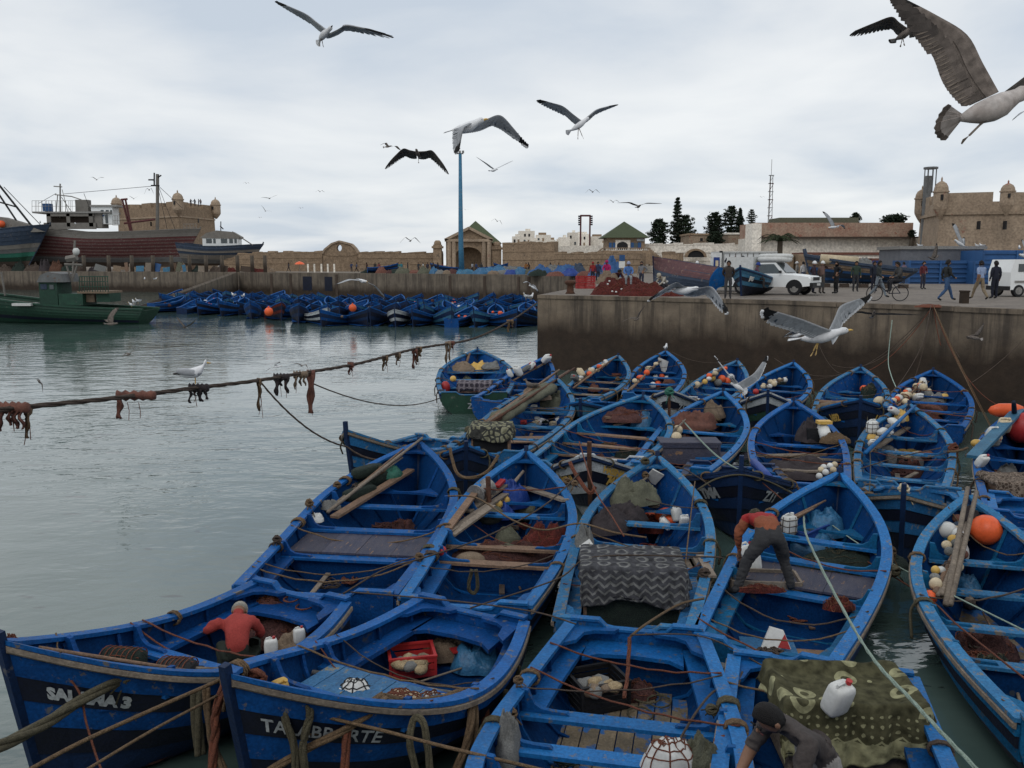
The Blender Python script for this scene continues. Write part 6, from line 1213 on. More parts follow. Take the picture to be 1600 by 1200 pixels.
# ---------------------------------------------------------------- gulls
PAL={'adult':('g_white','g_grey','g_black','g_white'),'juv':('g_brown','g_brown','g_dark','g_mottle'),'big':('g_mottle','g_brown','g_black','g_mottle'),'shade':('g_white','g_grey','g_black','g_white')}
def gull(label,head,tail,d,wings,pal='adult',legs=None,chord=None,fan=1.,feath=False,thick=.125,bill=True,buff=False,cw=1.,group='gulls flying over the harbour'):
    def q(p):return PD(p[0],p[1],d+(p[2]if len(p)>2 else 0))
    H,T=q(head),q(tail)
    if len(wings)==2:
        mx_=.46*((q(wings[0][1])-q(wings[0][0])).length+(q(wings[1][1])-q(wings[1][0])).length);k_=1
        while (H-T).length >mx_ and k_ >.1:k_ -=.1;H,T=q((head[0],head[1],head[2]*k_)),q((tail[0],tail[1],tail[2]*k_))
    ax=H-T;L=ax.length;ax.normalize();bm,wm_,tm,tailm=PAL[pal]
    root=thing('gull',label,'gull',(H+T)/2,0,group)
    span=(q(wings[0][1])-q(wings[0][0])).length if wings else L
    side=(q(wings[0][1])-T.lerp(H,.6))if wings else Vec((1,0,0));up=ax.cross(side-ax*side.dot(ax));up=up.normalized()if up.length >1e-5 else Vec((0,0,1))
    if len(wings)==2:s2=q(wings[0][0])-q(wings[1][0]);up=ax.cross(s2);up.normalize()
    if up.z <0:up=-up
    rt_=ax.cross(up).normalized();R=L*thick;n=14
    prof=[(.10,.25,0),(.2,.55,-.1),(.32,.85,-.2),(.48,1.0,-.25),(.62,.95,-.15),(.74,.72,.05),(.83,.58,.2),(.90,.62,.28),(.955,.5,.28),(.99,.25,.22)]
    g=MB();g.loft([[T+ax*L*t+up*R*o+(rt_*math.cos(2*math.pi*k/n)+up*math.sin(2*math.pi*k/n)*.95)*R*r for k in range(n)]for t,r,o in prof]);body=g.build('body',bm,root,world=True,smooth=True)
    hc=T+ax*L*.99+up*R*.22
    if bill:g=MB();g.tube([hc-ax*R*.15,hc+ax*R*.5,hc+ax*R*.85-up*R*.12],[R*.24,R*.17,R*.04],6);g.build('bill','yellow' if pal =='adult' else 'g_black',body,world=True)
    for s in (1,-1):g=MB();g.ball(T+ax*L*.945+up*R*.40+rt_*s*R*.46,R*.09,6,4);g.build('eye','g_black',body,world=True)
    # tail fan of separate feathers
    nf=7;a0=T+ax*L*.14
    for i in range(nf):
        w=(i-(nf-1)/2)/((nf-1)/2);a=w*.42*fan;dr_=(-ax*math.cos(a)+rt_*math.sin(a));e=a0+dr_*L*(.27 if pal !='big' else .34)*(1-.08*abs(w));hw_=L*.036*max(.5,fan);sd_=dr_.cross(up).normalized();dz=up*(.006*L*abs(i-3))
        g=MB();g.prism([a0-sd_*hw_*.4+dz,e-sd_*hw_+dz,e+dr_*hw_*.5+dz,e+sd_*hw_+dz,a0+sd_*hw_*.4+dz],(0,0,0),up*L*.006);g.build('tail_feather',tailm,body,world=True)
        if pal in ('juv','big'):g=MB();e2=e-dr_*L*.05;g.prism([e2-sd_*hw_*1.02+dz,e-sd_*hw_*1.02+dz,e+dr_*hw_*.52+dz,e+sd_*hw_*1.02+dz,e2+sd_*hw_*1.02+dz],-up*L*.003,up*L*.009);g.build('tail_band','g_brown',body,world=True)
    for wi,w in enumerate(wings):
        W_,Tp=q(w[0]),q(w[1]);s0=T+ax*L*.66+up*R*.35;sdv=(W_-s0);sdv -=ax*sdv.dot(ax);S=s0+(sdv.normalized()if sdv.length >1e-6 else rt_)*R*.7
        C=(Vec(PD(T.x*0+head[0]+chord[wi][0],head[1]+chord[wi][1],d+chord[wi][2]))-PD(head[0],head[1],d))if chord else-ax*(.34*L*cw)
        pts=smoothline([S,S.lerp(W_,.5)+up*.0,W_,W_.lerp(Tp,.5)+(W_-S.lerp(Tp,.5))*.10,Tp],5);m=len(pts)-1;tipd=(Tp-W_).normalized();g=MB();rings=[];CL=C.length;LE=[];TE=[]
        for i,p in enumerate(pts):
            t=i/m;f=interp([(0,.80),(.2,.98),(.45,.92),(.7,.72),(.88,.42),(1,.06)],t);dr_=C.normalized().lerp(tipd,.62*smooth((t-.42)/.58)).normalized()
            te=p+dr_*CL*f*(1 if feath else 1+.05*(i %2));tg=(pts[min(i+1,m)]-pts[max(i-1,0)]).normalized();nr=tg.cross(dr_);nr=nr.normalized()if nr.length >1e-5 else up
            if nr.dot(up)<0:nr=-nr
            th=CL*.035*(1-.6*t);rings.append([p,p.lerp(te,.15)+nr*th*1.6,p.lerp(te,.5)+nr*th*1.6,te,p.lerp(te,.5)+nr*th*.5,p.lerp(te,.15)-nr*th*.5]);LE.append(p);TE.append((te,dr_,f,nr))
        k=int(m*.88);g.loft(rings[:k+1],mi=0);g.loft(rings[k:],mi=1);wing=g.build('wing',[wm_,tm],root,world=True,smooth=True);WL=sum((a_-b_).length for a_,b_ in zip(pts,pts[1:]))
        # covert patch and long feathers
        if pal =='big':
            g=MB();g.loft([[r[0].lerp(r[3],.0)+Vec(),r[1]+(r[1]-r[5]).normalized()*CL*.012,r[0].lerp(r[3],.42)+(r[2]-r[4]).normalized()*CL*.045,r[0].lerp(r[3],.42)-(r[2]-r[4]).normalized()*CL*.03,r[5]-(r[1]-r[5]).normalized()*CL*.03]for r in rings[:int(m*.55)]]);g.build('coverts','g_brown',wing,world=True)
        if feath:
            ns=34 if pal =='big' else 26
            for i in range(ns):
                t=.06+.93*i/(ns-1);j=min(m-1,int(t*m));u=t*m-j;p=LE[j].lerp(LE[j+1],u);te=TE[j][0].lerp(TE[j+1][0],u);dr_=TE[j][1].lerp(TE[j+1][1],u).normalized();nr=TE[j][3];ln=CL*(.34 if t >.5 else .20)*(1.2 if t >.75 else 1);hw_=WL*.93/(ns-1)*(1.25 if t <.8 else .9);sd_=dr_.cross(nr).normalized();a=p.lerp(te,.5)
                e=te+dr_*ln*.62;off=nr*(CL*.006*(i %2))
                g=MB();g.prism([a-sd_*hw_+off,te-sd_*hw_+off,e-sd_*hw_*.3+off,e+sd_*hw_*.5+off,te+sd_*hw_+off,a+sd_*hw_+off],(0,0,0),nr*CL*.012)
                mm=(tm if pal !='big' else 'g_dark')if t >(.62 if pal =='big' else .84)else ('g_brown' if buff else ('g_brown' if pal in ('big','juv')else (wm_ if t >.2 else wm_)))
                g.build('flight_feather',mm,wing,world=True)
                if buff and t <.66:g=MB();w2=hw_*.16;o2=sd_*hw_*.55-nr*CL*.004;g.prism([a.lerp(te,.5)-sd_*w2*.3+o2,te-sd_*w2+o2,e-dr_*ln*.08+o2,te+sd_*w2+o2,a.lerp(te,.5)+sd_*w2*.3+o2],-nr*CL*.004,nr*CL*.022);g.build('feather_edge','g_buff',wing,world=True)
                if pal =='adult' and t >.86:g=MB();g.ball(e-dr_*ln*.05,hw_*.5,6,4);g.build('feather_tip','g_white',wing,world=True)
                elif pal =='adult' and t <.84:g=MB();g.prism([e-dr_*ln*.35-sd_*hw_*.9,e-sd_*hw_*.3,e+sd_*hw_*.5,e-dr_*ln*.35+sd_*hw_*.9],-nr*CL*.003,nr*CL*.016);g.build('feather_edge','g_white',wing,world=True)
    for lg in (legs or []):
        a,b2=T+ax*L*.42-up*R*.9,q(lg);g=MB();g.tube([a,a.lerp(b2,.5)+up*.004,b2],[L*.022,L*.014,L*.014],5)
        dn=(b2-a).normalized();sd_=rt_
        g.prism([b2,b2+dn*L*.10-sd_*L*.035,b2+dn*L*.12,b2+dn*L*.10+sd_*L*.035],-up*L*.004,up*L*.004+ax*L*.01);g.build('leg','g_leg' if pal =='adult' else 'g_buff',body,world=True)
    return root
gull('grey winged gull high at the upper left, wings spread wide',(517,42,-.5),(497,66,.3),11,[((478,22,0),(436,4,.2)),((540,40,-.4),(579,47,-.6))],'shade',legs=[(500,67),(504,68)],feath=True,chord=[(4,13,.35),(0,7,.5)])
gull('large gull over the floodlight mast, one wing hanging, the other sweeping right',(757,189,-.25),(701,206,.2),8.5,[((725,200,-.25),(719,229,-.2)),((782,180,.4),(822,225,.6))],'adult',feath=True,chord=[(-16,4,.2),(-8,17,.1)],thick=.15)
gull('gull with raised left wing right of the floodlight mast, legs hanging',(921,184,-.3),(889,206,.25),12.5,[((880,166,0),(847,157,.1)),((932,172,.2),(958,165,.4))],'shade',legs=[(903,213),(910,213)],feath=True,chord=[(0,13,.3),(0,6,.4)])
gull('dark gull flying toward the viewer left of the floodlight mast',(650,234,-.5),(656,246,.35),15,[((630,232,-.1),(610,252,-.1)),((675,235,-.1),(693,258,-.1))],'juv',legs=[(654,252)],feath=True,chord=[(1,12,.4),(-1,12,.4)])
gull('small dark gull above the one flying toward the viewer',(612,228,-.3),(600,230,.3),28,[((604,223,0),(594,227,0)),((620,228,0),(626,234,0))],'juv')
gull('pale gull with long thin wings right of the floodlight mast',(777,265,-.3),(765,267,.3),16,[((762,256,0),(744,245,0)),((784,260,0),(802,251,0))],'shade',cw=.8)
gull('dark brown gull behind the big one at the upper right',(1432,40,-.4),(1396,64,.3),7.5,[((1393,26,0),(1340,47,.1)),((1450,34,0),(1462,60,.2))],'juv',legs=[(1408,68),(1412,66)],feath=True,chord=[(-4,18,.2),(0,14,.2)],fan=1.3)
gull('huge mottled young gull at the upper right with one wing raised',(1612,144,-.25),(1488,190,.15),3.6,[((1511,54,.05),(1410,-4,.12)),((1640,90,.2),(1660,20,.3))],'big',legs=[(1514,212,.0)],feath=True,buff=True,chord=[(-58,27,.05),(-20,30,.05)],thick=.155,fan=1.7)
gull('pale wing of a gull entering at the right edge',(1640,178,0),(1612,186,.1),6,[((1606,172,0),(1582,188,0))],'adult')
gull('black looking gull gliding left of the pines with arched wings',(1001,321,-.6),(994,324,.5),20,[((985,316,0),(965,317,0)),((1012,317,0),(1034,318,0))],'juv',legs=[(997,327)],cw=1.5)
gull('banking gull with raised black tipped wing before the reddish parapet',(1294,356,0),(1309,354,.3),18,[((1294,344,0),(1285,331,0)),((1312,352,.1),(1320,358,.3))],'adult',cw=1.3)
gull('gull rising before the right fort with its wing straight up',(1491,375,0),(1509,386,.2),15,[((1493,364,0),(1487,350,0)),((1500,378,.1),(1506,370,.3))],'adult',cw=1.4)
gull('dark brown gull flapping above the blue container',(1450,402,0),(1463,406,.2),17,[((1458,394,0),(1463,380,0)),((1460,400,.2),(1466,398,.3))],'juv',cw=1.6)
gull('gull with raised wings at the right edge above the white van',(1594,398,0),(1606,402,.2),16,[((1600,388,0),(1596,376,0))],'adult',cw=1.4)
gull('white gull gliding low along the quay edge before the red nets',(1092,452,-.15),(1046,455,.15),9,[((1056,441,-.1),(1019,464,-.3)),((1112,448,-.2),(1135,480,-.5))],'adult',feath=True,chord=[(-4,9,.16),(-7,12,.16)],fan=.8)
gull('large white and grey gull before the quay wall, wings up and yellow legs hanging',(1326,518,-.25),(1243,531,.15),7,[((1252,498,-.3),(1201,483,-.5)),((1313,478,.25),(1356,463,.5))],'adult',legs=[(1271,548),(1276,546)],feath=True,chord=[(-4,18,.12),(6,24,.12)],thick=.115)
gull('gull half hidden behind the tail of the large white gull',(1256,522,0),(1230,526,.1),9.5,[((1240,516,0),(1223,527,0))],'adult',chord=[(-4,5,.1)])
gull('brown gull flying straight at the viewer with level wings near the quay wall',(1367,486,-.5),(1362,496,.3),12,[((1345,486,-.1),(1335,488,-.1)),((1395,489,-.1),(1440,492,-.1))],'juv',cw=.9,fan=1.5)
gull('small brown gull flying below the coiled ropes on the quay wall',(1512,526,0),(1534,530,.1),18,[((1526,518,0),(1537,505,0)),((1520,522,0),(1510,527,0))],'juv')
gull('white gull seen from behind landing over the boats, wings in a V',(1142,598,-.35),(1164,612,.2),9.5,[((1135,582,-.1),(1117,558,.1)),((1177,584,0),(1196,558,.1))],'adult',legs=[(1157,619),(1163,619)],feath=True,chord=[(9,9,.05),(7,10,.05)],fan=2.0)
gull('brown gull with raised wing before the left end of the quay wall',(991,501,0),(1000,496,.2),19,[((998,489,0),(1008,477,0)),((983,498,0),(972,503,0))],'juv',cw=1.3)
gull('white headed gull flying above the far fleet with long drooping wings',(573,441,-.3),(560,436,.3),14,[((548,438,0),(522,446,0)),((588,448,0),(606,469,0))],'adult',cw=1.2)
gull('pale gull near the quay corner over the far fleet',(838,452,0),(828,446,.2),22,[((826,441,0),(816,443,0)),((836,446,0),(843,458,0))],'adult')
gull('grey gull gliding low over the water at the far left',(58,594,0),(66,600,.1),14,[((64,598,0),(67,614,0)),((60,592,.1),(54,592,.2))],'juv')
gull('brown gull flapping before the green boat',(184,506,0),(164,506,.2),30,[((178,494,0),(186,482,0)),((172,500,.2),(162,500,.3))],'juv',cw=1.4)
gull('brown gull low on the water right of the green boat',(284,512,0),(292,512,.2),34,[((280,503,0),(276,496,0)),((296,507,0),(307,498,0))],'juv',cw=1.4)
gull('small gull low over the water above the thick rope, left',(196,556,0),(206,552,.2),26,[((204,550,0),(214,549,0)),((196,552,.1),(190,558,0))],'juv')
gull('small white gull gliding just above the thick rope',(440,572,0),(428,574,.2),20,[((432,570,0),(438,566,0)),((424,575,0),(416,580,0))],'adult')
gull('small dark gull gliding above the thick rope right of the white one',(470,573,0),(474,570,.3),24,[((465,569,0),(458,568,0)),((477,570,0),(481,576,0))],'juv')
gull('little gull over the mast of the trawler',(1188,309,0),(1194,306,.2),60,[((1189,305,0),(1186,306,0)),((1194,303,.1),(1196,302,0))],'juv')if False else None
def wee(label,px,py,s,d,dr=.35,pal='juv',up_=.25,rot=0):
    c,si=math.cos(rot),math.sin(rot)
    def t(x,y):return (px+s*(x*c-y*si),py+s*(x*si+y*c))
    gull(label,(*t(.05,.02),-.3),(*t(-.04,.06),.3),d,[((*t(-.22,-up_*.55),0),(*t(-.5,dr-.3),0)),((*t(.24,-up_*.5),0),(*t(.5,dr-.3),0))],pal,bill=False,cw=1.3)
for a in (('tiny gull arcing above the sign frame',926,299,23,45,.42),('tiny gull with arched wings low over the sea wall',641,375,32,36,.45),('tiny gull sliding down to the right of the gate roof',777,345,18,50,.5,'juv',.2,.3),('tiny pale gull, left of a pair over the sea wall',421,309,26,50,.2,'juv',.1,-.15),('tiny dark gull diving near the pair over the sea wall',415,329,20,45,.1,'juv',.2,.5),
          ('speck of a gull in the middle left sky',500,299,14,70,.4),('tiny gull over the trawler wire, left',151,280,24,55,.2),('tiny gull over the left fort wall',209,310,17,60,.05),('hooked wing gull beside the trawler main mast',233,296,15,50,.8),('speck of a gull near the left end of the sky pair',385,286,10,80,.4),
          ('small black gull right of the pines',1190,308,10,60,.3),('speck of a gull beside the floodlight mast, left',728,328,8,80,.1,'adult'),('faint pale gull above the sign frame to the right',958,315,20,60,.35),('small white gull over the main mast top',240,283,10,70,.1),('speck of a gull left of the curved gable',470,325,9,90,.4),('speck gull over the wide sea wall left',406,340,8,90,.4)):wee(*a)
def perched(label,pos,s=.55,yaw=0,pal='adult',group='perched gulls'):
    root=thing('perched_gull',label,'gull',pos,yaw,group);bm,wm_,tm,_=PAL[pal];n=12
    g=MB();pr=[(-.5,.02,.30),(-.32,.09,.32),(-.1,.16,.36),(.1,.185,.40),(.24,.15,.47),(.30,.10,.56),(.33,.095,.64),(.36,.1,.70),(.40,.07,.74)]
    g.loft([[Vec((x*s,r*s*math.cos(2*math.pi*k/n),(z+r*math.sin(2*math.pi*k/n))*s))for k in range(n)]for x,r,z in pr]);b_=g.build('body',bm,root,smooth=True)
    for sg in (1,-1):g=MB();g.ball((-.16*s,sg*.13*s,.41*s),(.40*s,.055*s,.12*s),10,6,mx=Matrix.Rotation(.12,3,'Y'));g.build('wing',wm_,root,smooth=True);g=MB();g.ball((-.52*s,sg*.05*s,.36*s),(.15*s,.03*s,.04*s),6,4);g.build('wing_tip',tm,b_,smooth=True);g=MB();g.tube([(.03*s,sg*.06*s,.25*s),(.03*s,sg*.06*s,0)],.015*s,4);g.build('leg','g_leg',root)
    g=MB();g.tube([(.42*s,0,.70*s),(.55*s,0,.68*s)],[.035*s,.012*s],5);g.build('bill','yellow',b_);return root
# ---------------------------------------------------------------- people in the near boats
def at(px,py,z):      # a place in the near boats seen at this pixel, lifted until it lies inside a hull
    best=None
    for b in BT.values():
        if b.mx is None or b.key =='up':continue
        mi=b.mx.inverted();zz=z
        while zz <1.75:
            q=mi @PZ(px,py,zz);t=q.x/b.L
            if 0 <=t <=.955 and abs(q.y-b.cy(t))<(b.yw(t,zz)-.10 if zz <b.sh(t)else b.hw(t)):break
            zz +=.04
        if zz <1.75 and (best is None or zz <best):best=zz
    return PZ(px,py,best if best is not None else z)
person('man in red and orange jacket bending over with legs astride in a blue boat',at(1193,925,.56),rad(8),'bend',(.28,.085,.04),(.045,.045,.048),shoes=(.02,.022,.025),detail=2,hair=True,shirt2=(.34,.022,.022),scale=1.04,bulk=1.3)
person('man in faded red jacket stooping with his back to the viewer in a blue boat',at(374,1058,.10),rad(15),'stoop',(.40,.055,.045),(.035,.045,.035),hat=(.30,.28,.24),detail=1,scale=1.0,bulk=1.2)
person('young man in dark grey shirt leaning forward at the bottom edge',at(1262,1372,.10),rad(112),'lean',(.075,.062,.058),(.34,.32,.30),sleeve=False,detail=2,scale=1.2,mots=dict(nk=(0,.33,1.27),hd=(0,.42,1.33),tp=(0,.45,1.44)))
# ---------------------------------------------------------------- gear
NAMEC={'plastic_w':'white','cream':'cream','yellow':'yellow','orange':'orange','red':'red','black':'black','bag_blue':'dark blue','cloth_grey':'grey','hull_blue':'blue','tarp_g':'green','cloth_rust':'rusty'}
def pole(label,p,q,r=.028,m='wood',flat=False,group=None,name='pole',cat='pole',r2=None,droop=0):
    g=MB();p,q=Vec(p),Vec(q)
    if flat:g.beam(p,q,r*4,r*1.1)
    else:g.tube([p,p.lerp(q,.33)-Vec((0,0,droop)),p.lerp(q,.66)-Vec((0,0,droop)),q],[r,r,r*.9,(r2 or r*.75)],7)
    return g.build(name,m,label=label,cat=cat,group=group,smooth=not flat)
def ball(label,p,r,m,name='float',cat='float',group=None,sq=(1,1,1),net=None):
    g=MB();p=Vec(p);r3=(r*sq[0],r*sq[1],r*sq[2]);g.ball(p,r3,14,9);o=g.build(name,m,smooth=True,label=label,cat=cat,group=group)
    if net:
        g=MB()
        for k in range(3):
            g.tube([p+Vec((r3[0]*1.03*math.cos(a)*math.cos(k*1.05),r3[1]*1.03*math.cos(a)*math.sin(k*1.05),r3[2]*1.03*math.sin(a)))for a in [2*math.pi*j/14 for j in range(15)]],.006,4)
        g.build('net_cord',net,o,world=True)
    return o
def seedc(p):return int(abs(p[0])*100)%3
def jug(label,p,s=.2,yaw=0,m='plastic_w',tilt=0,group=None,net=None):
    root=thing('plastic_jug',label,'plastic jug',p,yaw,group);root.rotation_euler=(tilt,0,yaw)
    g=MB();g.ball((0,0,s*.75),(s*.55,s*.42,s*.75),12,8,e=.45);g.build('can',m,root,smooth=True);g=MB();g.tube([(s*.25,0,s*1.4),(s*.25,0,s*1.65)],s*.13,8);g.build('cap',m if net or seedc(p)else 'red',root)
    g=MB();g.tube([(s*.1,0,s*1.42),(-.05*s,0,s*1.62),(-.35*s,0,s*1.55),(-.4*s,0,s*1.3)],s*.07,5);g.build('handle',m,root)
    if net:
        g=MB()
        for z in (.3,.75,1.2):
            e=.56;g.tube([Vec((s*e*math.copysign(abs(math.cos(a))**.45,math.cos(a)),s*.44*math.copysign(abs(math.sin(a))**.45,math.sin(a)),s*z))for a in [2*math.pi*j/16 for j in range(17)]],.007,4)
        for k in range(6):a=k*math.pi/3;cx_,cy_=s*.57*math.cos(a),s*.45*math.sin(a);g.tube([(cx_,cy_,s*.1),(cx_*1.05,cy_*1.05,s*.75),(cx_*.9,cy_*.9,s*1.4)],.007,4)
        g.build('net_cord',net,root)
    return root
BGRP={}
def bundle(bk,a,b2,n,cols,npole=2,seed=0,side='left',r=.10,pm='wood2',spread=.14,jugs=0,pr=.026,ext=1.18):
    """poles with floats strung along them, from world point a to b"""
    rr=random.Random(seed);a,b2=Vec(a),Vec(b2);dv=b2-a;desc=BT[bk].desc;c=a.lerp(b2,.5)
    for i in range(npole):
        off=Vec((rr.uniform(-1,1),rr.uniform(-1,1),0))*spread*.6;e=rr.uniform(ext*.85,ext*1.1)
        nm=('longest','thinner','lower','shortest','upper','outer','inner')[i %7]
        pole('%s pole of the gear bundle in the %s' %(nm,desc),c-dv*.5*e+off,c+dv*.5*e+off*-.5+Vec((0,0,.05*i)),pr*rr.uniform(.8,1.2),pm if i %2 ==0 else 'wood',group='poles in the %s' %desc)
    for i in range(n):
        m=cols[i %len(cols)];t=(i+.5)/n;p=a.lerp(b2,t)+Vec((rr.uniform(-1,1)*spread,rr.uniform(-1,1)*spread*.5,rr.uniform(.02,.13)))
        s=r*rr.uniform(.62,1.02)
        if jugs and i %jugs ==0:jug('%s jug, %s along the %spoles in the %s' %(NAMEC.get(m,m),ordn(i),'second ' if BGRP.get(bk,0)else '',desc),p,s*2,rr.uniform(0,6),m,tilt=rr.uniform(.5,1.5),group='jugs in the %s' %desc)
        else:ball('%s float, %s along the %spoles in the %s' %(NAMEC.get(m,m),ordn(i),'second ' if BGRP.get(bk,0)else '',desc),p,s,m,group='floats in the %s' %desc,sq=(1,rr.uniform(.75,1.),rr.uniform(.75,1.1)))
    # lashing
    for t in (.25,.7):
        g=MB();q=a.lerp(b2,t)+Vec((0,0,.04));d=dv.normalized();u=d.orthogonal().normalized();w=d.cross(u);pts=[]
        for k in range(26):an=2*math.pi*k/8;pts.append(q+(u*math.cos(an)+w*math.sin(an))*(spread*.6+rr.uniform(-.02,.02))+d*(k/26-.5)*.12)
        g.tube(pts,.010,4);g.build('lashing',rr.choice(('rope','rope_d','rope_r')),label='cord round the %sgear bundle, %s end, in the %s' %('second ' if BGRP.get(bk,0)else '','near' if t <.5 else 'far',desc),cat='cord')
_b=bundle
def bundle(bk,*a,**k):_b(bk,*a,**k);BGRP[bk]=1
bundle('O',at(800,596,.75),at(852,568,.95),6,['plastic_w','plastic_w','cloth_grey','plastic_w','red'],2,1,jugs=1,r=.15)
bundle('P',at(900,598,.8),at(950,570,1.05),14,['cloth_grey','cream','plastic_w','cream','orange'],3,2,r=.12,jugs=3)
pole('long bare oar along the left rail of the boat with grimy floats',at(896,606,.95),at(963,557,1.45),.04,'wood')
bundle('Q',at(985,608,.8),at(1030,566,1.2),3,['cream','orange','cream'],2,3,r=.13,spread=.1,pr=.04)
ball('pink and white float on the pole in the boat with two pink floats',at(1014,576,1.0),.15,'cream',sq=(1.3,.8,.8));ball('salmon float on the pole in the boat with two pink floats',at(1001,590,.9),.14,'orange',sq=(1.3,.8,.8))
for i,(px,py,m)in enumerate(((1024,590,'plastic_w'),(1034,589,'orange'),(1042,592,'plastic_w'),(1028,600,'orange'),(1020,602,'plastic_w'))):ball('%s float amidships in the boat with two pink floats, %s from the stern side' %(NAMEC[m],ordn(i)),at(px,py,.5),.14,m,group='loose floats in the boat with two pink floats')
g=MB();g.box(at(1034,570,1.05),(.55,.06,.5),rz=.3,mx=Matrix.Rotation(.4,3,'Y'));g.build('white_board','plastic_w',label='white board scrap leaning in the bow of the boat with two pink floats',cat='board')
bundle('U',at(1090,604,.8),at(1130,576,1.),8,['cream','yellow','plastic_w','orange'],3,4,r=.12)
for i,(px,py,m)in enumerate(((1128,592,'orange'),(1136,596,'orange'),(1122,598,'cloth_grey'),(1112,590,'yellow'),(1142,590,'plastic_w'))):ball('%s float loose beside the landing gull, %s in the row' %(NAMEC[m],ordn(i)),at(px,py,.5),.16,m,group='loose floats beside the landing gull')
bundle('V',at(1190,608,.8),at(1226,594,.95),9,['cream','cream','plastic_w'],3,5,r=.12)
ball('red float at the left rail end of the boat right of the white landing gull',at(1181,612,.85),.11,'red')
pole('striped cloth roll propped at the left quarter of the boat with the striped cloth',at(1282,640,.8),at(1318,632,.8),.2,'cloth_tan',name='cloth_roll',cat='cloth');pole('thick bare rail pole above the striped cloth roll',at(1280,628,.95),at(1320,630,.95),.07,'wood')
heap('dark net bag in the bow of the boat with the striped cloth',at(1358,622,.5),.35,.3,.5,'net_green',11);ball('orange float beside the dark net bag',at(1350,608,.9),.15,'orange');ball('peach round buoy at the right rail of the boat with the striped cloth',at(1374,628,.75),.2,'cream')
bundle('Y',at(1402,632,.75),at(1445,600,1.0),16,['cream','cream','orange','plastic_w','cream'],4,6,r=.14,spread=.25)
bundle('Y',at(1425,628,.7),at(1452,606,.9),5,['plastic_w','cream'],1,7,r=.15,spread=.2,jugs=2)
ball('white float behind the grey tarpaulin',at(1462,622,.75),.14,'plastic_w',sq=(1.4,1,1));ball('yellow float behind the grey tarpaulin',at(1476,621,.75),.14,'yellow',sq=(1.3,1,1))
heap('long grey tarpaulin heap across the stern of the boat under the low quay step',at(1462,634,.45),.95,.45,.5,'cloth_grey',12,yaw=-.2,name='tarpaulin_heap',cat='tarpaulin');heap('striped cloth under the grey tarpaulin',at(1450,645,.35),.6,.3,.35,'cloth_rust',13,name='cloth_heap',cat='cloth')
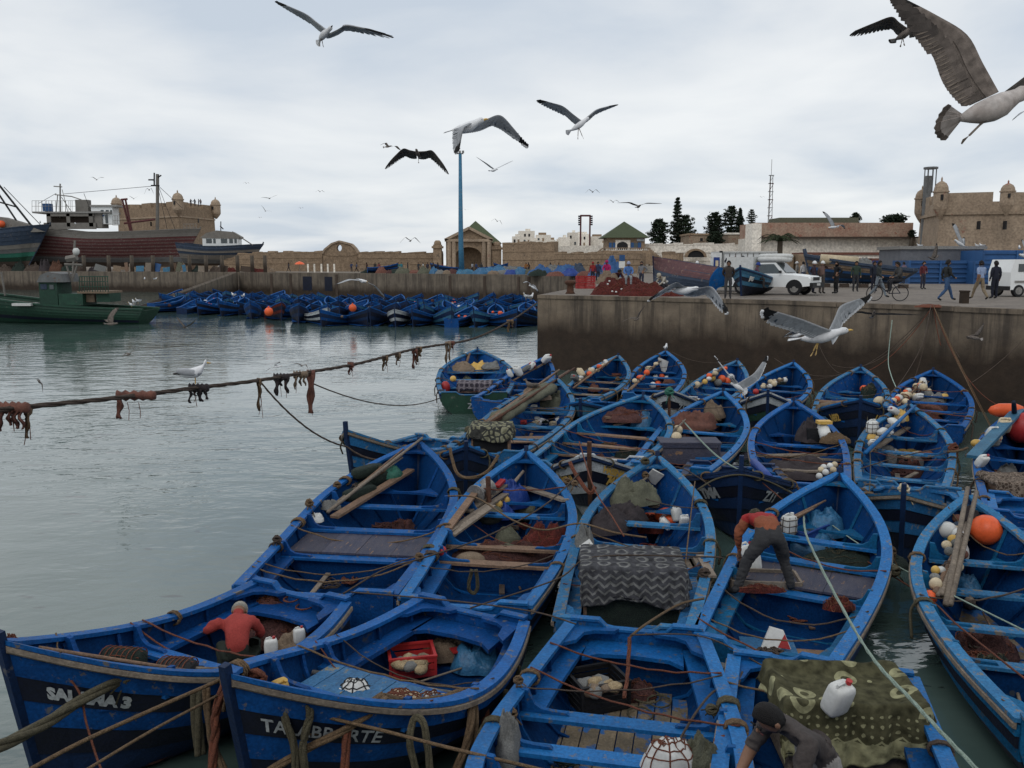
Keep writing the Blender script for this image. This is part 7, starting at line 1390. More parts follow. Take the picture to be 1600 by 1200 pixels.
# boat N
def pattern(name,kind,c1,c2,c3=None,s=1.):
    m=bpy.data.materials.new(name);m.use_nodes=True;t=m.node_tree;N=t.nodes;Lk=t.links.new;b=N['Principled BSDF'];b.inputs['Roughness'].default_value=.95;b.inputs['Specular IOR Level'].default_value=.1
    uv=N.new('ShaderNodeUVMap');sp_=N.new('ShaderNodeSeparateXYZ');Lk(uv.outputs[0],sp_.inputs[0])
    def ma(op,a,b_=None,c=None):
        n=N.new('ShaderNodeMath');n.operation=op
        for i,x in enumerate((a,b_,c)):
            if x is None:continue
            if isinstance(x,(int,float)):n.inputs[i].default_value=x
            else:Lk(x,n.inputs[i])
        return n.outputs[0]
    U,Vv=sp_.outputs[0],sp_.outputs[1];nz=N.new('ShaderNodeTexNoise');nz.inputs['Scale'].default_value=9;nz.inputs['Detail'].default_value=6;Lk(uv.outputs[0],nz.inputs['Vector'])
    nd=ma('MULTIPLY',ma('SUBTRACT',nz.outputs[0],.5),.075)
    def dots(fr,r):
        a=ma('SUBTRACT',ma('FRACT',ma('MULTIPLY',ma('ADD',U,nd),fr)),.5);c=ma('SUBTRACT',ma('FRACT',ma('MULTIPLY',ma('ADD',Vv,nd),fr)),.5);return ma('LESS_THAN',ma('ADD',ma('MULTIPLY',a,a),ma('MULTIPLY',c,c)),r*r)
    if kind =='zig':
        tri=ma('PINGPONG',ma('MULTIPLY',U,6.),.5);f=ma('FRACT',ma('MULTIPLY',ma('ADD',ma('ADD',Vv,nd),ma('MULTIPLY',tri,.13)),9.));st=ma('LESS_THAN',f,.34)
        cut=ma('GREATER_THAN',ma('ABSOLUTE',ma('SUBTRACT',Vv,-.62)),5.);ring1=dots(3.6,.36);ring2=dots(3.6,.22);ring=ma('SUBTRACT',ring1,ring2);top=ma('GREATER_THAN',Vv,-.03);fac=ma('ADD',ma('MULTIPLY',ring,top),ma('MULTIPLY',st,ma('SUBTRACT',1.,top)))
    elif kind =='dots':
        far=ma('LESS_THAN',Vv,-.40);band=ma('LESS_THAN',ma('ABSOLUTE',ma('ADD',ma('ADD',Vv,.36),ma('MULTIPLY',ma('ABSOLUTE',ma('SINE',ma('MULTIPLY',U,14.))),.06))),.012)
        lf=N.new('ShaderNodeTexVoronoi');lf.inputs['Scale'].default_value=3.2;Lk(uv.outputs[0],lf.inputs['Vector']);leaf=ma('LESS_THAN',ma('ABSOLUTE',ma('SUBTRACT',lf.outputs[0],.30)),.10);inn=ma('GREATER_THAN',Vv,-.12)
        fac=ma('MINIMUM',1.,ma('ADD',ma('ADD',ma('MULTIPLY',dots(11.,.19),ma('SUBTRACT',1.,inn)),ma('MULTIPLY',leaf,inn)),ma('ADD',far,band)))
    elif kind =='check':
        a=ma('ABSOLUTE',ma('SINE',ma('MULTIPLY',U,3.14*s)));c=ma('ABSOLUTE',ma('SINE',ma('MULTIPLY',Vv,3.14*s)));fac=ma('LESS_THAN',ma('MULTIPLY',a,c),.42)
    else:
        v=N.new('ShaderNodeTexVoronoi');v.inputs['Scale'].default_value=s;v.feature='DISTANCE_TO_EDGE';Lk(uv.outputs[0],v.inputs['Vector']);fac=ma('LESS_THAN',v.outputs[0],.13)
    mxn=N.new('ShaderNodeMixRGB');Lk(fac,mxn.inputs[0]);mxn.inputs[1].default_value=(*c1,1);mxn.inputs[2].default_value=(*c2,1)
    rr=N.new('ShaderNodeMapRange');rr.inputs[1].default_value=.3;rr.inputs[2].default_value=.7;rr.inputs[3].default_value=.4;rr.inputs[4].default_value=1.4;Lk(nz.outputs[0],rr.inputs[0])
    mu=N.new('ShaderNodeMixRGB');mu.blend_type='MULTIPLY';mu.inputs[0].default_value=1;Lk(mxn.outputs[0],mu.inputs[1]);Lk(rr.outputs[0],mu.inputs[2]);Lk(mu.outputs[0],b.inputs['Base Color'])
    nb=N.new('ShaderNodeTexNoise');nb.inputs['Scale'].default_value=60;Lk(uv.outputs[0],nb.inputs['Vector']);bp=N.new('ShaderNodeBump');bp.inputs['Strength'].default_value=.5;bp.inputs['Distance'].default_value=.01;Lk(nb.outputs[0],bp.inputs['Height']);Lk(bp.outputs[0],b.inputs['Normal'])
    return m
def drape(label,c,yaw,w,d,h,sk,m,seed=1,n=44,wav=.03,name='blanket',cat='blanket',sag=0,sks=None):
    """a cloth laid over a box w x d x h standing at c; sk: overhang (x-, x+, y-, y+)"""
    g=MB();X0,X1,Y0,Y1=-w/2-sk[0],w/2+sk[1],-d/2-sk[2],d/2+sk[3];uv=[];rows=[];R3=Matrix.Rotation(yaw,3,'Z');c=Vec(c);sv=Vec((seed*5.1,0,0))
    for i in range(n+1):
        row=[]
        for j in range(n+1):
            p,q=lerp(X0,X1,i/n),lerp(Y0,Y1,j/n);q +=.06*math.sin(p*5+seed)if j in (0,1,2)else 0
            ox=max(0,abs(p)-w/2);oy=max(0,abs(q)-d/2);o_=math.hypot(ox,oy);x=math.copysign(min(abs(p),w/2),p)if p else 0;y=math.copysign(min(abs(q),d/2),q)if q else 0
            if o_ >0:x +=math.copysign(ox/o_,p)*(.03+.10*o_+wav*(1+math.sin(q*17+seed*2)+.6*math.sin(q*31))*min(1,o_*4))if ox else 0;y +=math.copysign(oy/o_,q)*(.03+.10*o_+wav*(1+math.sin(p*15+seed)+.6*math.sin(p*29))*min(1,o_*4))if oy else 0
            rx_,ry_=1-min(1,abs(p)/(w/2)),1-min(1,abs(q)/(d/2));z=h-o_*.97-sag*min(1,rx_*3)*min(1,ry_*3)+.035*noise.noise(Vec((p*4,q*4,seed)))
            row.append(c+R3 @Vec((x,y,max(.02,z))));uv.append((p,q+d/2))
        rows.append(row)
    top=[r for r in rows];vs_=[v for r in rows for v in r];k=n+1;g.add(vs_,[(i*k+j,(i+1)*k+j,(i+1)*k+j+1,i*k+j+1)for i in range(n)for j in range(n)])
    o=g.build(name,m,smooth=True,uv=uv,label=label,cat=cat);so=o.modifiers.new('cloth_thickness','SOLIDIFY');so.thickness=.012;return o
def wbox(label,c,yaw,w,d,h,m='wood2',name='wooden_box',front=None):
    root=thing(name,label,'box',c,yaw);
    for x,y,a,b2 in ((0,d/2-.012,w,.02),(-w/2+.01,0,.02,d-.05),(w/2-.01,0,.02,d-.05)):g=MB();g.box((x,y,h/2),(a,b2,h));g.build('side',m,root)
    g=MB();g.box((0,-d/2+.02,h*.42),(w-.05,.02,h*.8));g.build('front',front or m,root)
    for x in (-w/2+.02,w/2-.02):g=MB();g.box((x,-d/2,h/2),(.05,.05,h));g.build('frame',m,root)
    g=MB();g.box((0,-d/2,h-.05),(w-.1,.04,.09));g.build('frame_rail',m,root);g=MB();g.box((0,0,.02),(w-.06,d-.06,.03));g.build('base',m,root)
    g=MB();g.box((0,0,h-.012),(w-.03,d-.06,.022));g.build('lid',m,root);return root
zig=pattern('zigzag_blanket','zig',(.060,.060,.066),(.155,.155,.15));dots_=pattern('dotted_blanket','dots',(.072,.068,.038),(.27,.26,.15));chk=pattern('check_blanket','check',(.05,.043,.055),(.17,.15,.165),s=5.);flo=pattern('floral_box_cover','vor',(.24,.23,.15),(.05,.05,.045),s=6.);hexm=pattern('hexagon_mesh','vor',(.07,.05,.038),(.19,.15,.12),s=16.)
p=at(742,612,.45);wbox('box under the checked purple blanket',p,.0,1.25,.8,.35);drape('checked grey purple blanket over gear at the stern of the boat with green transom',p,.0,1.3,.85,.42,(.1,.1,.35,.1),chk,3)
heap('yellow and orange cloth heap in the boat with green transom',at(750,578,.75),.55,.4,.35,'yellow',14,name='cloth_heap',cat='cloth');heap('pale crumpled tarpaulin at the left rail of the boat with green transom',at(722,578,.8),.55,.7,.35,'cloth_tan',15,name='tarpaulin_heap',cat='tarpaulin');heap('white sacking at the right rail of the boat with green transom',at(770,574,.85),.5,.5,.25,'cloth_grey',16,name='cloth_heap',cat='cloth')
ball('red ball buoy hung outside the left rail of the boat with green transom',PD(696,606,34),.24,'red',name='ball_buoy',cat='buoy',sq=(.8,.8,1.15));ball('orange float on the left rail of the boat with green transom',at(708,592,.85),.13,'yellow')
pole('upright oar blade in the bow of the boat with green transom',at(729,566,.8),at(734,552,1.4),.06,'wood');
# boat M: bundled poles, cloth, box
b=BT['M'];A_,B_2=at(752,668,1.0),at(874,588,1.45)
for i in range(7):o=Vec((.07*(i %3),.05*(i//3),.06*(i %2)));pole('%s pole of the big tied bundle on the long boat' %ordn(i),A_+o,B_2+o*2.2+Vec((.12*(i-3),0,.03*i)),.045,('wood','wood2','rust')[i %3],group='big tied pole bundle on the long boat')
q0,q1=at(775,656,1.0),at(858,606,1.25);g=MB();rows=[]
for i in range(15):
    t=i/14;c_=q0.lerp(q1,t);rr_=.20+.05*math.sin(t*9)+.03*math.sin(t*21);dvn=(q1-q0).normalized();u=dvn.cross(Vec((0,0,1))).normalized();rows.append([c_+u*rr_*math.cos(a)*1.25+Vec((0,0,1))*rr_*.75*math.sin(a)+Vec((0,0,.05*noise.noise(Vec((a*2,t*5,0)))))for a in [2*math.pi*k/14 for k in range(14)]])
g.loft(rows);g.build('wrapping_cloth','cloth_olive',label='olive and pink cloth wrapped round the big pole bundle',cat='cloth',smooth=True)
heap('pink brown cloth hanging from the wrapped pole bundle',at(838,622,.9),.5,.35,.4,'cloth_tan',17,name='cloth_heap',cat='cloth')
heap('olive sacks amidships in the long boat with bundled poles',at(862,642,.5),.75,.55,.65,'cloth_olive',18,name='sack',cat='sack')
for i,(px,py,m)in enumerate(((818,662,'red'),(828,664,'cream'),(838,664,'plastic_w'),(846,660,'plastic_w'),(855,660,'plastic_w'),(862,664,'cream'),(868,657,'plastic_w'),(832,641,'plastic_w'))):jug('%s can lying in the hold of the long boat, %s from the left' %(NAMEC[m],ordn(i)),at(px,py,.35),.2,i*1.3,m,tilt=1.2,group='cans in the hold of the long boat')
p=at(768,706,.5);wbox('box with dark louvred front under the floral cover',p,-.05,1.0,.8,.72,'wood',front='black');drape('floral black and cream cover over the louvred box at the stern of the long boat',p,-.05,1.05,.85,.76,(.3,.3,.36,.1),flo,4)
for i in range(3):g=MB();g.box(at(822,690,.52)+Vec((.0,.28*i,0)),(1.25,.26,.03),rz=.1);g.build('loose_board','wood',label='bare board lying across the long boat, %s from the stern' %ordn(i),cat='board',group='boards across the long boat')
ball('rope fender knot at the left stern quarter of the long boat',at(732,672,.8),.12,'rope_g',name='rope_fender',cat='fender')
# boat S
heap('light blue bag at the right shoulder of the boat with bare wood thwarts',at(1006,668,.55),.42,.32,.45,'bag_lblue',19,name='bag',cat='bag',lump=.35);heap('brown net at the bow of the boat with bare wood thwarts',at(975,655,.25),.8,.5,.3,'net_brown',20)
for i,a in enumerate(((945,652,1005,650),(958,664,1012,652))):pole('%s bare pole across the bow of the boat with bare wood thwarts' %('upper','lower')[i],at(a[0],a[1],.8),at(a[2],a[3],.8),.05,'wood',flat=True)
# boat T: grey box, net
p=at(1075,722,.35);wbox('dark grey upholstered box in the boat with rusty net',p,-.03,1.5,.7,.55,'deck',front='deck');g=MB();g.box(p+Vec((0,0,.57)),(1.56,.76,.05),rz=-.03);g.build('box_lid','deck',label='wide dark grey lid lying on the upholstered box',cat='lid')
heap('brown rusty net and sacking heaped over the left rail, boat with the grey box',at(1078,668,.75),1.05,.5,.45,'cloth_rust',21,yaw=.55,n=32,lump=.6);heap('end of the rusty heap with a pink cloth',at(1112,650,.85),.4,.35,.4,'cloth_tan',22)
for px,py in ((1059,672),(1057,683)):ball('cream float hanging from the rusty net heap, %s one' %('upper' if py <680 else 'lower'),at(px,py,.95),.14,'cream')
for i in range(4):pole('%s thin stick poking from the rusty net heap' %ordn(i),at(1040+i*4,682-i,.9),at(1062+i*3,664-i*3,1.1),.022,'wood2',group='thin sticks in the rusty net heap')
g=MB();g.box(at(1145,712,.5),(.9,.75,.04),rz=-.03);g.build('blue_grey_panel','deck',label='blue grey panel lying beside the grey box',cat='board')
# boat AA: engine with hood, tarp
heap('dark brown tarpaulin spread over the stern of the boat with the hooded engine',at(1252,738,.38),1.25,.62,.28,'cloth_dark',23,n=36,lump=.7,name='tarpaulin_heap',cat='tarpaulin');root=thing('hooded_engine','hooded engine with a round mouthed white pipe, draped in brown cloth','engine',at(1275,705,.3))
g=MB();pe=at(1275,703,.3);g.box(pe+Vec((0,.1,.3)),(.6,.5,.6));g.build('block','black',root,world=True)
q0=pe+Vec((.12,-.25,.42));g=MB();g.tube([q0+Vec((0,.35,.22)),q0+Vec((0,.12,.16)),q0+Vec((0,0,.08)),q0+Vec((.01,-.1,-.02))],[.13,.15,.15,.155],14);g.build('pipe','plastic_w',root,world=True,smooth=True);g=MB();g.ball(q0+Vec((.01,-.105,-.02)),(.12,.02,.12),12,6);g.build('pipe_mouth','black',root,world=True);g=MB();g.box(q0+Vec((0,.1,.36)),(.36,.25,.08));g.build('yellow_bracket','yellow',root,world=True)
heap('brown cloth hood over the engine',pe+Vec((-.12,.15,.25)),.36,.34,.5,'cloth_dark',24,name='cloth_hood',cat='cloth',flat=2.5)
for i,(px,py)in enumerate(((1283,734),(1290,738),(1297,728),(1302,734),(1280,744),(1287,730),(1304,726))):ball('white float in the cluster on the dark tarpaulin, %s from the left' %ordn(i),at(px,py,.78),.075,'plastic_w' if i %3 else 'cream',group='white floats on the dark tarpaulin')
pole('round wooden pole across the boat with the hooded engine',at(1196,713,.68),at(1292,711,.68),.06,'wood2');heap('coiled brown rope heap right of the hooded engine',at(1304,690,.8),.38,.2,.22,'rope',25,name='rope_heap',cat='rope')
pole('blue painted rolled rubber edge at the left stern quarter',at(1178,722,.88),at(1205,748,.82),.10,'bag_blue',name='rubber_roll',cat='fender')
# boat Z
bundle('Z',at(1362,702,.85),at(1412,648,1.25),7,['plastic_w','cream','plastic_w','cloth_grey'],3,8,jugs=2,r=.10)
pole('blue oar laid along the left side of the boat with square white jugs',at(1352,708,.95),at(1430,634,1.55),.05,'blue_top');heap('orange yellow cloth tied round the blue oar',at(1408,655,1.15),.2,.2,.25,'yellow',26,name='cloth_knot',cat='cloth');ball('orange can under the blue oar',at(1361,686,.85),.17,'yellow',sq=(1.3,1,.8));pole('grey plank below the blue oar',at(1362,704,.75),at(1418,668,.95),.04,'wood2',flat=True)
jug('big square white jug tied at the left rail, boat with the blue oar',at(1362,680,.85),.26,.3,net='rope_d');jug('second square white jug right of the big one',at(1382,688,.8),.22,.8,tilt=.5,net='rope_d')
for i,(px,py,m)in enumerate(((1386,702,'cloth_grey'),(1394,707,'plastic_w'),(1402,709,'yellow'),(1410,708,'yellow'),(1416,712,'cream'),(1424,708,'yellow'),(1434,711,'cream'),(1442,712,'orange'),(1448,711,'cloth_rust'))):ball('%s float lying between the thwarts of the boat with square jugs, %s from the left' %(NAMEC.get(m,'rusty'),ordn(i)),at(px,py,.42),.15,m,sq=(1.3,.9,.8),group='floats between the thwarts of the boat with square jugs')
for i,(px,py)in enumerate(((1392,726),(1408,728),(1422,729),(1434,730))):jug('clear greyish can under the second thwart, %s from the left' %ordn(i),at(px,py,.12),.24,i,'cloth_grey',group='greyish cans under the second thwart')
# boat DD
bundle('DD',at(1524,706,.9),at(1570,668,1.2),12,['cream','plastic_w','yellow','cloth_grey','cream'],3,9,r=.14,jugs=3,spread=.22)
pole('wide faded blue plank on top of the floats at the right edge',at(1520,714,1.0),at(1592,640,1.6),.07,'teal',flat=True);ball('bright red ball buoy in the bow at the right edge',at(1597,668,1.25),.42,'red',name='ball_buoy',cat='buoy')
jug('white bucket at the left rail below the blue plank',at(1528,728,.8),.22,.4,tilt=.6);g=MB();g.ball(at(1573,641,1.5),(.5,.16,.2),10,6);g.build('life_vest','orange',smooth=True,label='orange life vest on the rail above the blue plank',cat='life vest')
p=at(1592,788,.35);wbox('trap box under the hexagon mesh cover',p,-.1,1.3,.9,.55,'wood');drape('cover of brown hexagon mesh and canvas over the trap box at the right edge',p,-.1,1.35,.95,.6,(.1,.1,.42,.1),hexm,6)
pole('dark post with white top at the right edge',at(1586,660,1.2),at(1584,628,2.0),.07,'navy')
# boat J
bundle('J',at(530,782,.92),at(622,720,1.25),0,['plastic_w'],4,10,pm='wood2',spread=.12)
pole('very long pale oar reaching past the bow, boat with the worn deck',at(512,800,.95),at(660,684,1.72),.035,'wood2');pole('long reddish brown plank across the boat with the worn deck',at(522,808,.78),at(642,734,1.05),.045,'wood',flat=True)
for i,(px,py)in enumerate(((562,770),(578,758),(595,745),(575,736))):p=at(px,py,.95);g=MB();g.ball(p,(.42,.14,.12),12,8,e=.5,mx=Matrix.Rotation(.95,3,'Z'));g.build('net_bundle','net_green',smooth=True,label='dark green net roll over the left rail, %s from the stern' %ordn(i),cat='net',group='dark net rolls in the boat with the worn deck')
heap('scrap of bright green net in the bow of the boat with the worn deck',at(610,742,.7),.3,.25,.2,'tarp_g',27);heap('white rag on the left bench beside the worn deck',at(492,812,.56),.18,.14,.12,'plastic_w',28,name='rag',cat='rag');heap('crumpled blue and white bag at the end of the oars',at(516,792,.75),.2,.15,.14,'cloth_grey',29,name='bag',cat='bag')
# boat I
b=BT['I'];ax_=at(708,826,.85)
for i,a in enumerate(((702,830,800,765),(716,822,818,760),(706,836,770,790),(730,800,800,750),(700,826,742,770))):pole('%s rough plank thrown in the bow of the boat with the blue tarpaulin' %ordn(i),at(a[0],a[1],.72+.04*i),at(a[2],a[3],.9+.05*i),.035,('wood2','wood','wood2')[i %3],flat=True,group='rough planks in the boat with the blue tarpaulin')
pole('short mast spar rising behind the blue tarpaulin',at(790,770,.9),at(818,736,1.25),.04,'wood2');pole('curved weathered rib timber across the bow, right of the blue tarpaulin',at(822,762,.85),at(884,782,.75),.04,'wood2',flat=True)
root=thing('line_hauler','metal line hauler with two flanged drums at the left rail','line hauler',at(748,775,.85));p=at(752,768,1.0);dvx=(at(765,760,1.1)-at(738,775,.95)).normalized()
def drum(g,c_,dv_,prof,n=18):
    u=dv_.orthogonal().normalized();w=dv_.cross(u);g.loft([[c_+dv_*x+(u*math.cos(2*math.pi*k/n)+w*math.sin(2*math.pi*k/n))*r for k in range(n)]for x,r in prof])
g=MB();drum(g,p,dvx,[(-.24,.03),(-.24,.19),(-.20,.19),(-.16,.09),(0,.065),(.12,.10),(.2,.19),(.25,.2),(.25,.03)]);g.build('drum','metal',root,world=True,smooth=False);g=MB();g.box(p+Vec((.02,0,-.22)),(.12,.12,.35));g.build('bracket','rust',root,world=True)
for i,q in enumerate(((765,804,.42,.30),(826,800,.35,.30))):
    p=at(*q[:3]);root=thing('mushroom_anchor',('grey olive round weight with an upright rusty stem','grey olive round weight right of the blue tarpaulin')[i],'weight',p);g=MB();g.ball(p,(.28,.28,.19),14,8);g.build('weight','cloth_olive',root,world=True,smooth=True)
    if i ==0:g=MB();g.tube([p,p+Vec((-.03,0,.75))],.05,7);g.build('stem','rust',root,world=True)
heap('dark blue tarpaulin bundle standing in the boat with brown thwarts',at(800,788,.45),.34,.28,.42,'bag_blue',32,name='tarpaulin_bundle',cat='tarpaulin',lump=.55,flat=2.6);heap('lower end of the dark blue tarpaulin bundle',at(783,806,.45),.28,.2,.28,'bag_blue',33,name='tarpaulin_bundle',cat='tarpaulin',lump=.5)
for i,(px,py)in enumerate(((776,788),(788,782))):ball('yellow float wedged left of the blue tarpaulin bundle, %s' %('left','right')[i],at(px,py,.85),.10,'yellow',sq=(1.2,1,1));
g=MB();g.beam(at(776,760,1.05),at(786,750,1.2),.12,.05);g.build('red_scrap','red',label='bright red plastic scrap on the rough planks',cat='scrap')
heap('dark red net piled at the right rail of the boat with brown thwarts',at(858,860,.42),.62,.32,.38,'net_red',34,n=34,lump=.7);heap('brown net strewn between the two brown thwarts',at(780,872,.38),.95,.28,.22,'net_brown',35,n=34,lump=.8);heap('yellow green cloth edge on the brown net',at(795,860,.52),.55,.12,.12,'cloth_olive',36,name='cloth_heap',cat='cloth');ball('tan sacking ball between the brown thwarts',at(735,876,.42),.25,'cloth_tan',name='sack',cat='sack',sq=(1.1,.8,.6));ball('small red cloth ball at the left knee, boat with brown thwarts',at(690,861,.6),.09,'red')
# boat H: crate, blanket, gear
p=at(985,975,.10);wbox('big open fronted crate with dark mesh under the grey patterned blanket',p,-.08,1.42,.95,1.02,'wood',front='net_green',name='fish_crate');drape('grey zigzag and flower patterned blanket spread over the crate',p,-.08,1.46,1.0,1.06,(.14,.30,.52,.06),zig,2,n=60,wav=.022)
heap('dark brown coat heaped over the left rail before the blanket',at(958,820,.72),.85,.38,.34,'cloth_dark',37,yaw=.75,n=36,lump=.7,name='coat_heap',cat='coat');heap('olive oilskin jacket thrown on top of the brown coat',at(990,782,1.0),.52,.36,.36,'cloth_olive',38,yaw=.3,n=34,lump=.7,name='oilskin_heap',cat='jacket');heap('white and black rag bunch hanging at the left rail',at(912,850,.85),.16,.30,.25,'cloth_grey',39,name='rag',cat='rag',lump=.9)
for i,(px,py,s_)in enumerate(((1022,745,.26),(1018,772,.2),(920,858,.2))):g=MB();g.box(at(px,py,.95),(s_,.03,s_*1.3),mx=Matrix.Rotation(.5+i,3,'Y')@Matrix.Rotation(.6,3,'X'));g.build('paper_scrap','plastic_w' if i !=1 else 'bag_lblue',label=('white torn card in the bow above the olive jacket','light blue carton beside the olive jacket','pale card tucked in the rag bunch at the left rail')[i],cat='card')
for i,(px,py,m,s_)in enumerate(((1015,808,'orange',.13),(1030,815,'plastic_w',.13),(1042,806,'orange',.2),(1050,812,'orange',.14),(1060,815,'plastic_w',.15),(1048,826,'plastic_w',.15),(1038,822,'plastic_w',.12),(1068,822,'plastic_w',.14))):
    if m =='orange':ball('orange float in the hold behind the blanket, %s from the left' %ordn(i),at(px,py,.45),s_,m,sq=(1.2,.9,.8),group='floats behind the blanket')
    else:jug('white can in the hold behind the blanket, %s from the left' %ordn(i),at(px,py,.30),s_*1.15,i*.9,tilt=.4*(i %3),group='cans behind the blanket')
heap('reddish net below the floats behind the blanket',at(1012,826,.28),.45,.25,.25,'net_red',41);pole('pale stick bundle under the olive jacket',at(985,762,1.0),at(1012,746,1.2),.03,'wood2');
for i in range(4):g=MB();g.box(at(1082+i*7,890-i*2,.5),(.13,.95,.035),rz=-.02);g.build('loose_board','wood2',label='grey brown board right of the blanket crate, %s from the left' %ordn(i),cat='board',group='boards right of the blanket crate')
# boat G
heap('light blue plastic bag full of gear in the bow, right of the bending man',at(1286,830,.65),.42,.38,.42,'bag_lblue',42,name='bag',cat='bag',lump=.35);heap('lower light blue plastic bag behind the thwart',at(1268,862,.42),.52,.35,.38,'bag_lblue',43,name='bag',cat='bag',lump=.35)
g=MB();bc=at(1262,832,.75);
crate('dark violet blue fish box tilted beside the bending man',bc-Vec((0,0,.1)),.75,.38,.2,'bag_blue',yaw=.75,slats=1,pitch=.0)
jug('white netted jug at the hands of the bending man',at(1232,836,.8),.24,.4,net='rope_d');jug('empty white can lying below the bending man, left of the wooden tray',at(1175,895,.58),.3,.3,tilt=-.4)
for i,a in enumerate(((1210,822,1290,782),(1216,828,1280,788),(1222,818,1270,795),(1160,892,1182,850))):pole('%s bamboo pole beside the bending man' %ordn(i),at(a[0],a[1],.9),at(a[2],a[3],1.15),.025,'wood',group='bamboo poles beside the bending man')
def tray(label,c_,yaw,w,d,h,m):
    root=thing('wooden_tray',label,'tray',c_,yaw)
    for x,y,a,b2 in ((0,-d/2,w,.04),(0,d/2,w,.04),(-w/2,0,.04,d-.05),(w/2,0,.04,d-.05)):g=MB();g.box((x,y,h/2),(a,b2,h));g.build('side',m,root)
    g=MB();g.box((0,0,.012),(w-.05,d-.05,.02));g.build('bottom','blue_in',root);return root
tray('open wooden tray lined blue between the legs of the bending man',at(1192,912,.56),-.10,1.05,.55,.14,'wood2');heap('tangle of dark red cord on the wooden tray',at(1192,922,.70),.35,.06,.07,'net_red',44);heap('tangle of reddish twine on the thwart right of the bending man',at(1312,948,.62),.22,.14,.12,'net_red',45,n=30,lump=.9)
g=MB();g.box(at(1200,1010,.14),(.75,.5,.03),rz=-.15);g.build('hatch_board','deckblue',label='blue hatch board lying in the stern well',cat='board');g=MB();g.box(at(1265,1024,.12),(.8,.3,.04),rz=-.15);g.build('hatch_board','wood',label='brown board lying in the stern well',cat='board')
g=MB();q=at(1212,1012,.2);g.add([q+Vec(v)for v in ((-.2,0,0),(.2,-.05,0),(.12,.06,.22),(-.06,.1,.26),(-.2,.03,0),(.2,-.02,0),(.12,.09,.22),(-.06,.13,.26))],[(0,1,2,3),(7,6,5,4),(0,4,5,1),(1,5,6,2),(2,6,7,3),(3,7,4,0)]);g.build('printed_bag','plastic_w',label='white paper bag with a red corner in the stern well',cat='bag');g=MB();g.prism([q+Vec(v)for v in ((.02,-.032,.02),(.19,-.055,.0),(.13,.04,.18))],(0,-.006,0),(0,.0,0));g.build('red_print','red',bpy.data.objects[-1]if False else None,label='red printed corner panel lying on the white paper bag',cat='print')
heap('chicken wire netting under the bow thwart, right of the bending man',at(1335,880,.15),.95,.38,.25,'net_green',46,n=30)
# boat F
p0,p1=at(1470,935,.95),at(1530,790,1.5)
bundle('F',at(1472,920,.9),at(1512,820,1.2),15,['cream','cloth_grey','yellow','plastic_w','cream','hull_blue','cloth_rust','cloth_grey'],3,12,r=.095,spread=.16,pr=.035)
pole('long weathered oar leaning past the bow, left of the orange ball buoy',at(1478,945,.8),at(1512,762,1.85),.045,'wood2');pole('second weathered oar, right and shorter',at(1484,945,.8),at(1526,768,1.8),.045,'wood2')
ball('big orange ball buoy in the bow at the right',at(1541,828,1.05),.25,'orange',name='ball_buoy',cat='buoy',sq=(1.02,1,.98));heap('dark rag tied on the two oars',at(1514,812,1.25),.2,.15,.2,'cloth_dark',47,name='rag',cat='rag');ball('long white float inside of the two oars',at(1503,866,.85),.13,'plastic_w',sq=(.8,1,1.6));ball('orange tangled cord ball at the lower end of the oars',at(1453,933,.8),.1,'orange');ball('yellow and green float beside the lower end of the oars',at(1478,925,.8),.12,'yellow');ball('small white bulb float at the top of the bundle, left of the oars',at(1478,828,1.0),.14,'plastic_w',sq=(1.3,1,1));pole('short mooring stub post between thwarts at the right',at(1515,945,.1),at(1515,938,.5),.09,'wood2')
# boat A
pole('thin dark boathook along the deck of the boat lettered SALAMA',at(60,1012,1.35),at(340,1055,.92),.022,'wood');pole('second dark pole along the deck of the boat lettered SALAMA',at(70,1022,1.3),at(330,1064,.9),.02,'wood');pole('third pole through the black net drum',at(150,1040,1.05),at(345,1045,.95),.022,'wood2')
def netdrum(label,c_,r,L_,yaw,m,cord):
    root=thing('net_drum',label,'net bundle',c_,yaw);g=MB();g.loft([[Vec((x,r*s*math.cos(2*math.pi*k/16)*(1+.06*math.sin(k*3+x*20)),r*s*math.sin(2*math.pi*k/16)))for k in range(16)]for x,s in ((-L_/2,.6),(-L_/2+.03,.92),(-L_/4,1.0),(0,1.04),(L_/4,1.),(L_/2-.03,.92),(L_/2,.6))]);g.build('net_roll',m,root,smooth=True)
    for i in range(7):g=MB();x=-L_/2+.05+(L_-.1)*i/6;g.tube([Vec((x+.02*math.sin(a*2),r*1.05*math.cos(a),r*1.05*math.sin(a)))for a in [2*math.pi*k/16 for k in range(17)]],.007,4);g.build('cord',cord,root)
    for i in range(8):g=MB();a=i*math.pi/4;g.tube([Vec((x,r*1.06*s*math.cos(a),r*1.06*s*math.sin(a)))for x,s in ((-L_/2,.8),(0,1.02),(L_/2,.8))],.006,4);g.build('cord',cord,root)
    return root
netdrum('dark grey net roll with pale flecks, left one in the SALAMA boat',at(193,1032,.95),.15,.5,-.15,'net_green','rope_r');netdrum('black round net roll bound with red cord, right one in the SALAMA boat',at(276,1052,.92),.175,.42,-.15,'black','rope_r')
heap('dark green net under the net rolls, bow of the SALAMA boat',at(185,1048,.72),.42,.22,.16,'net_green',48);heap('white plastic sheet crumpled in the bow of the SALAMA boat',at(105,1040,1.05),.38,.16,.10,'cloth_grey',49,name='plastic_sheet',cat='plastic sheet');heap('dark clothes piled beside the black net roll',at(305,1062,.8),.35,.15,.15,'cloth_dark',50,name='cloth_heap',cat='cloth');heap('reddish twine heap at the very left on the bow',at(18,1012,1.55),.16,.08,.08,'net_red',51,lump=.9)
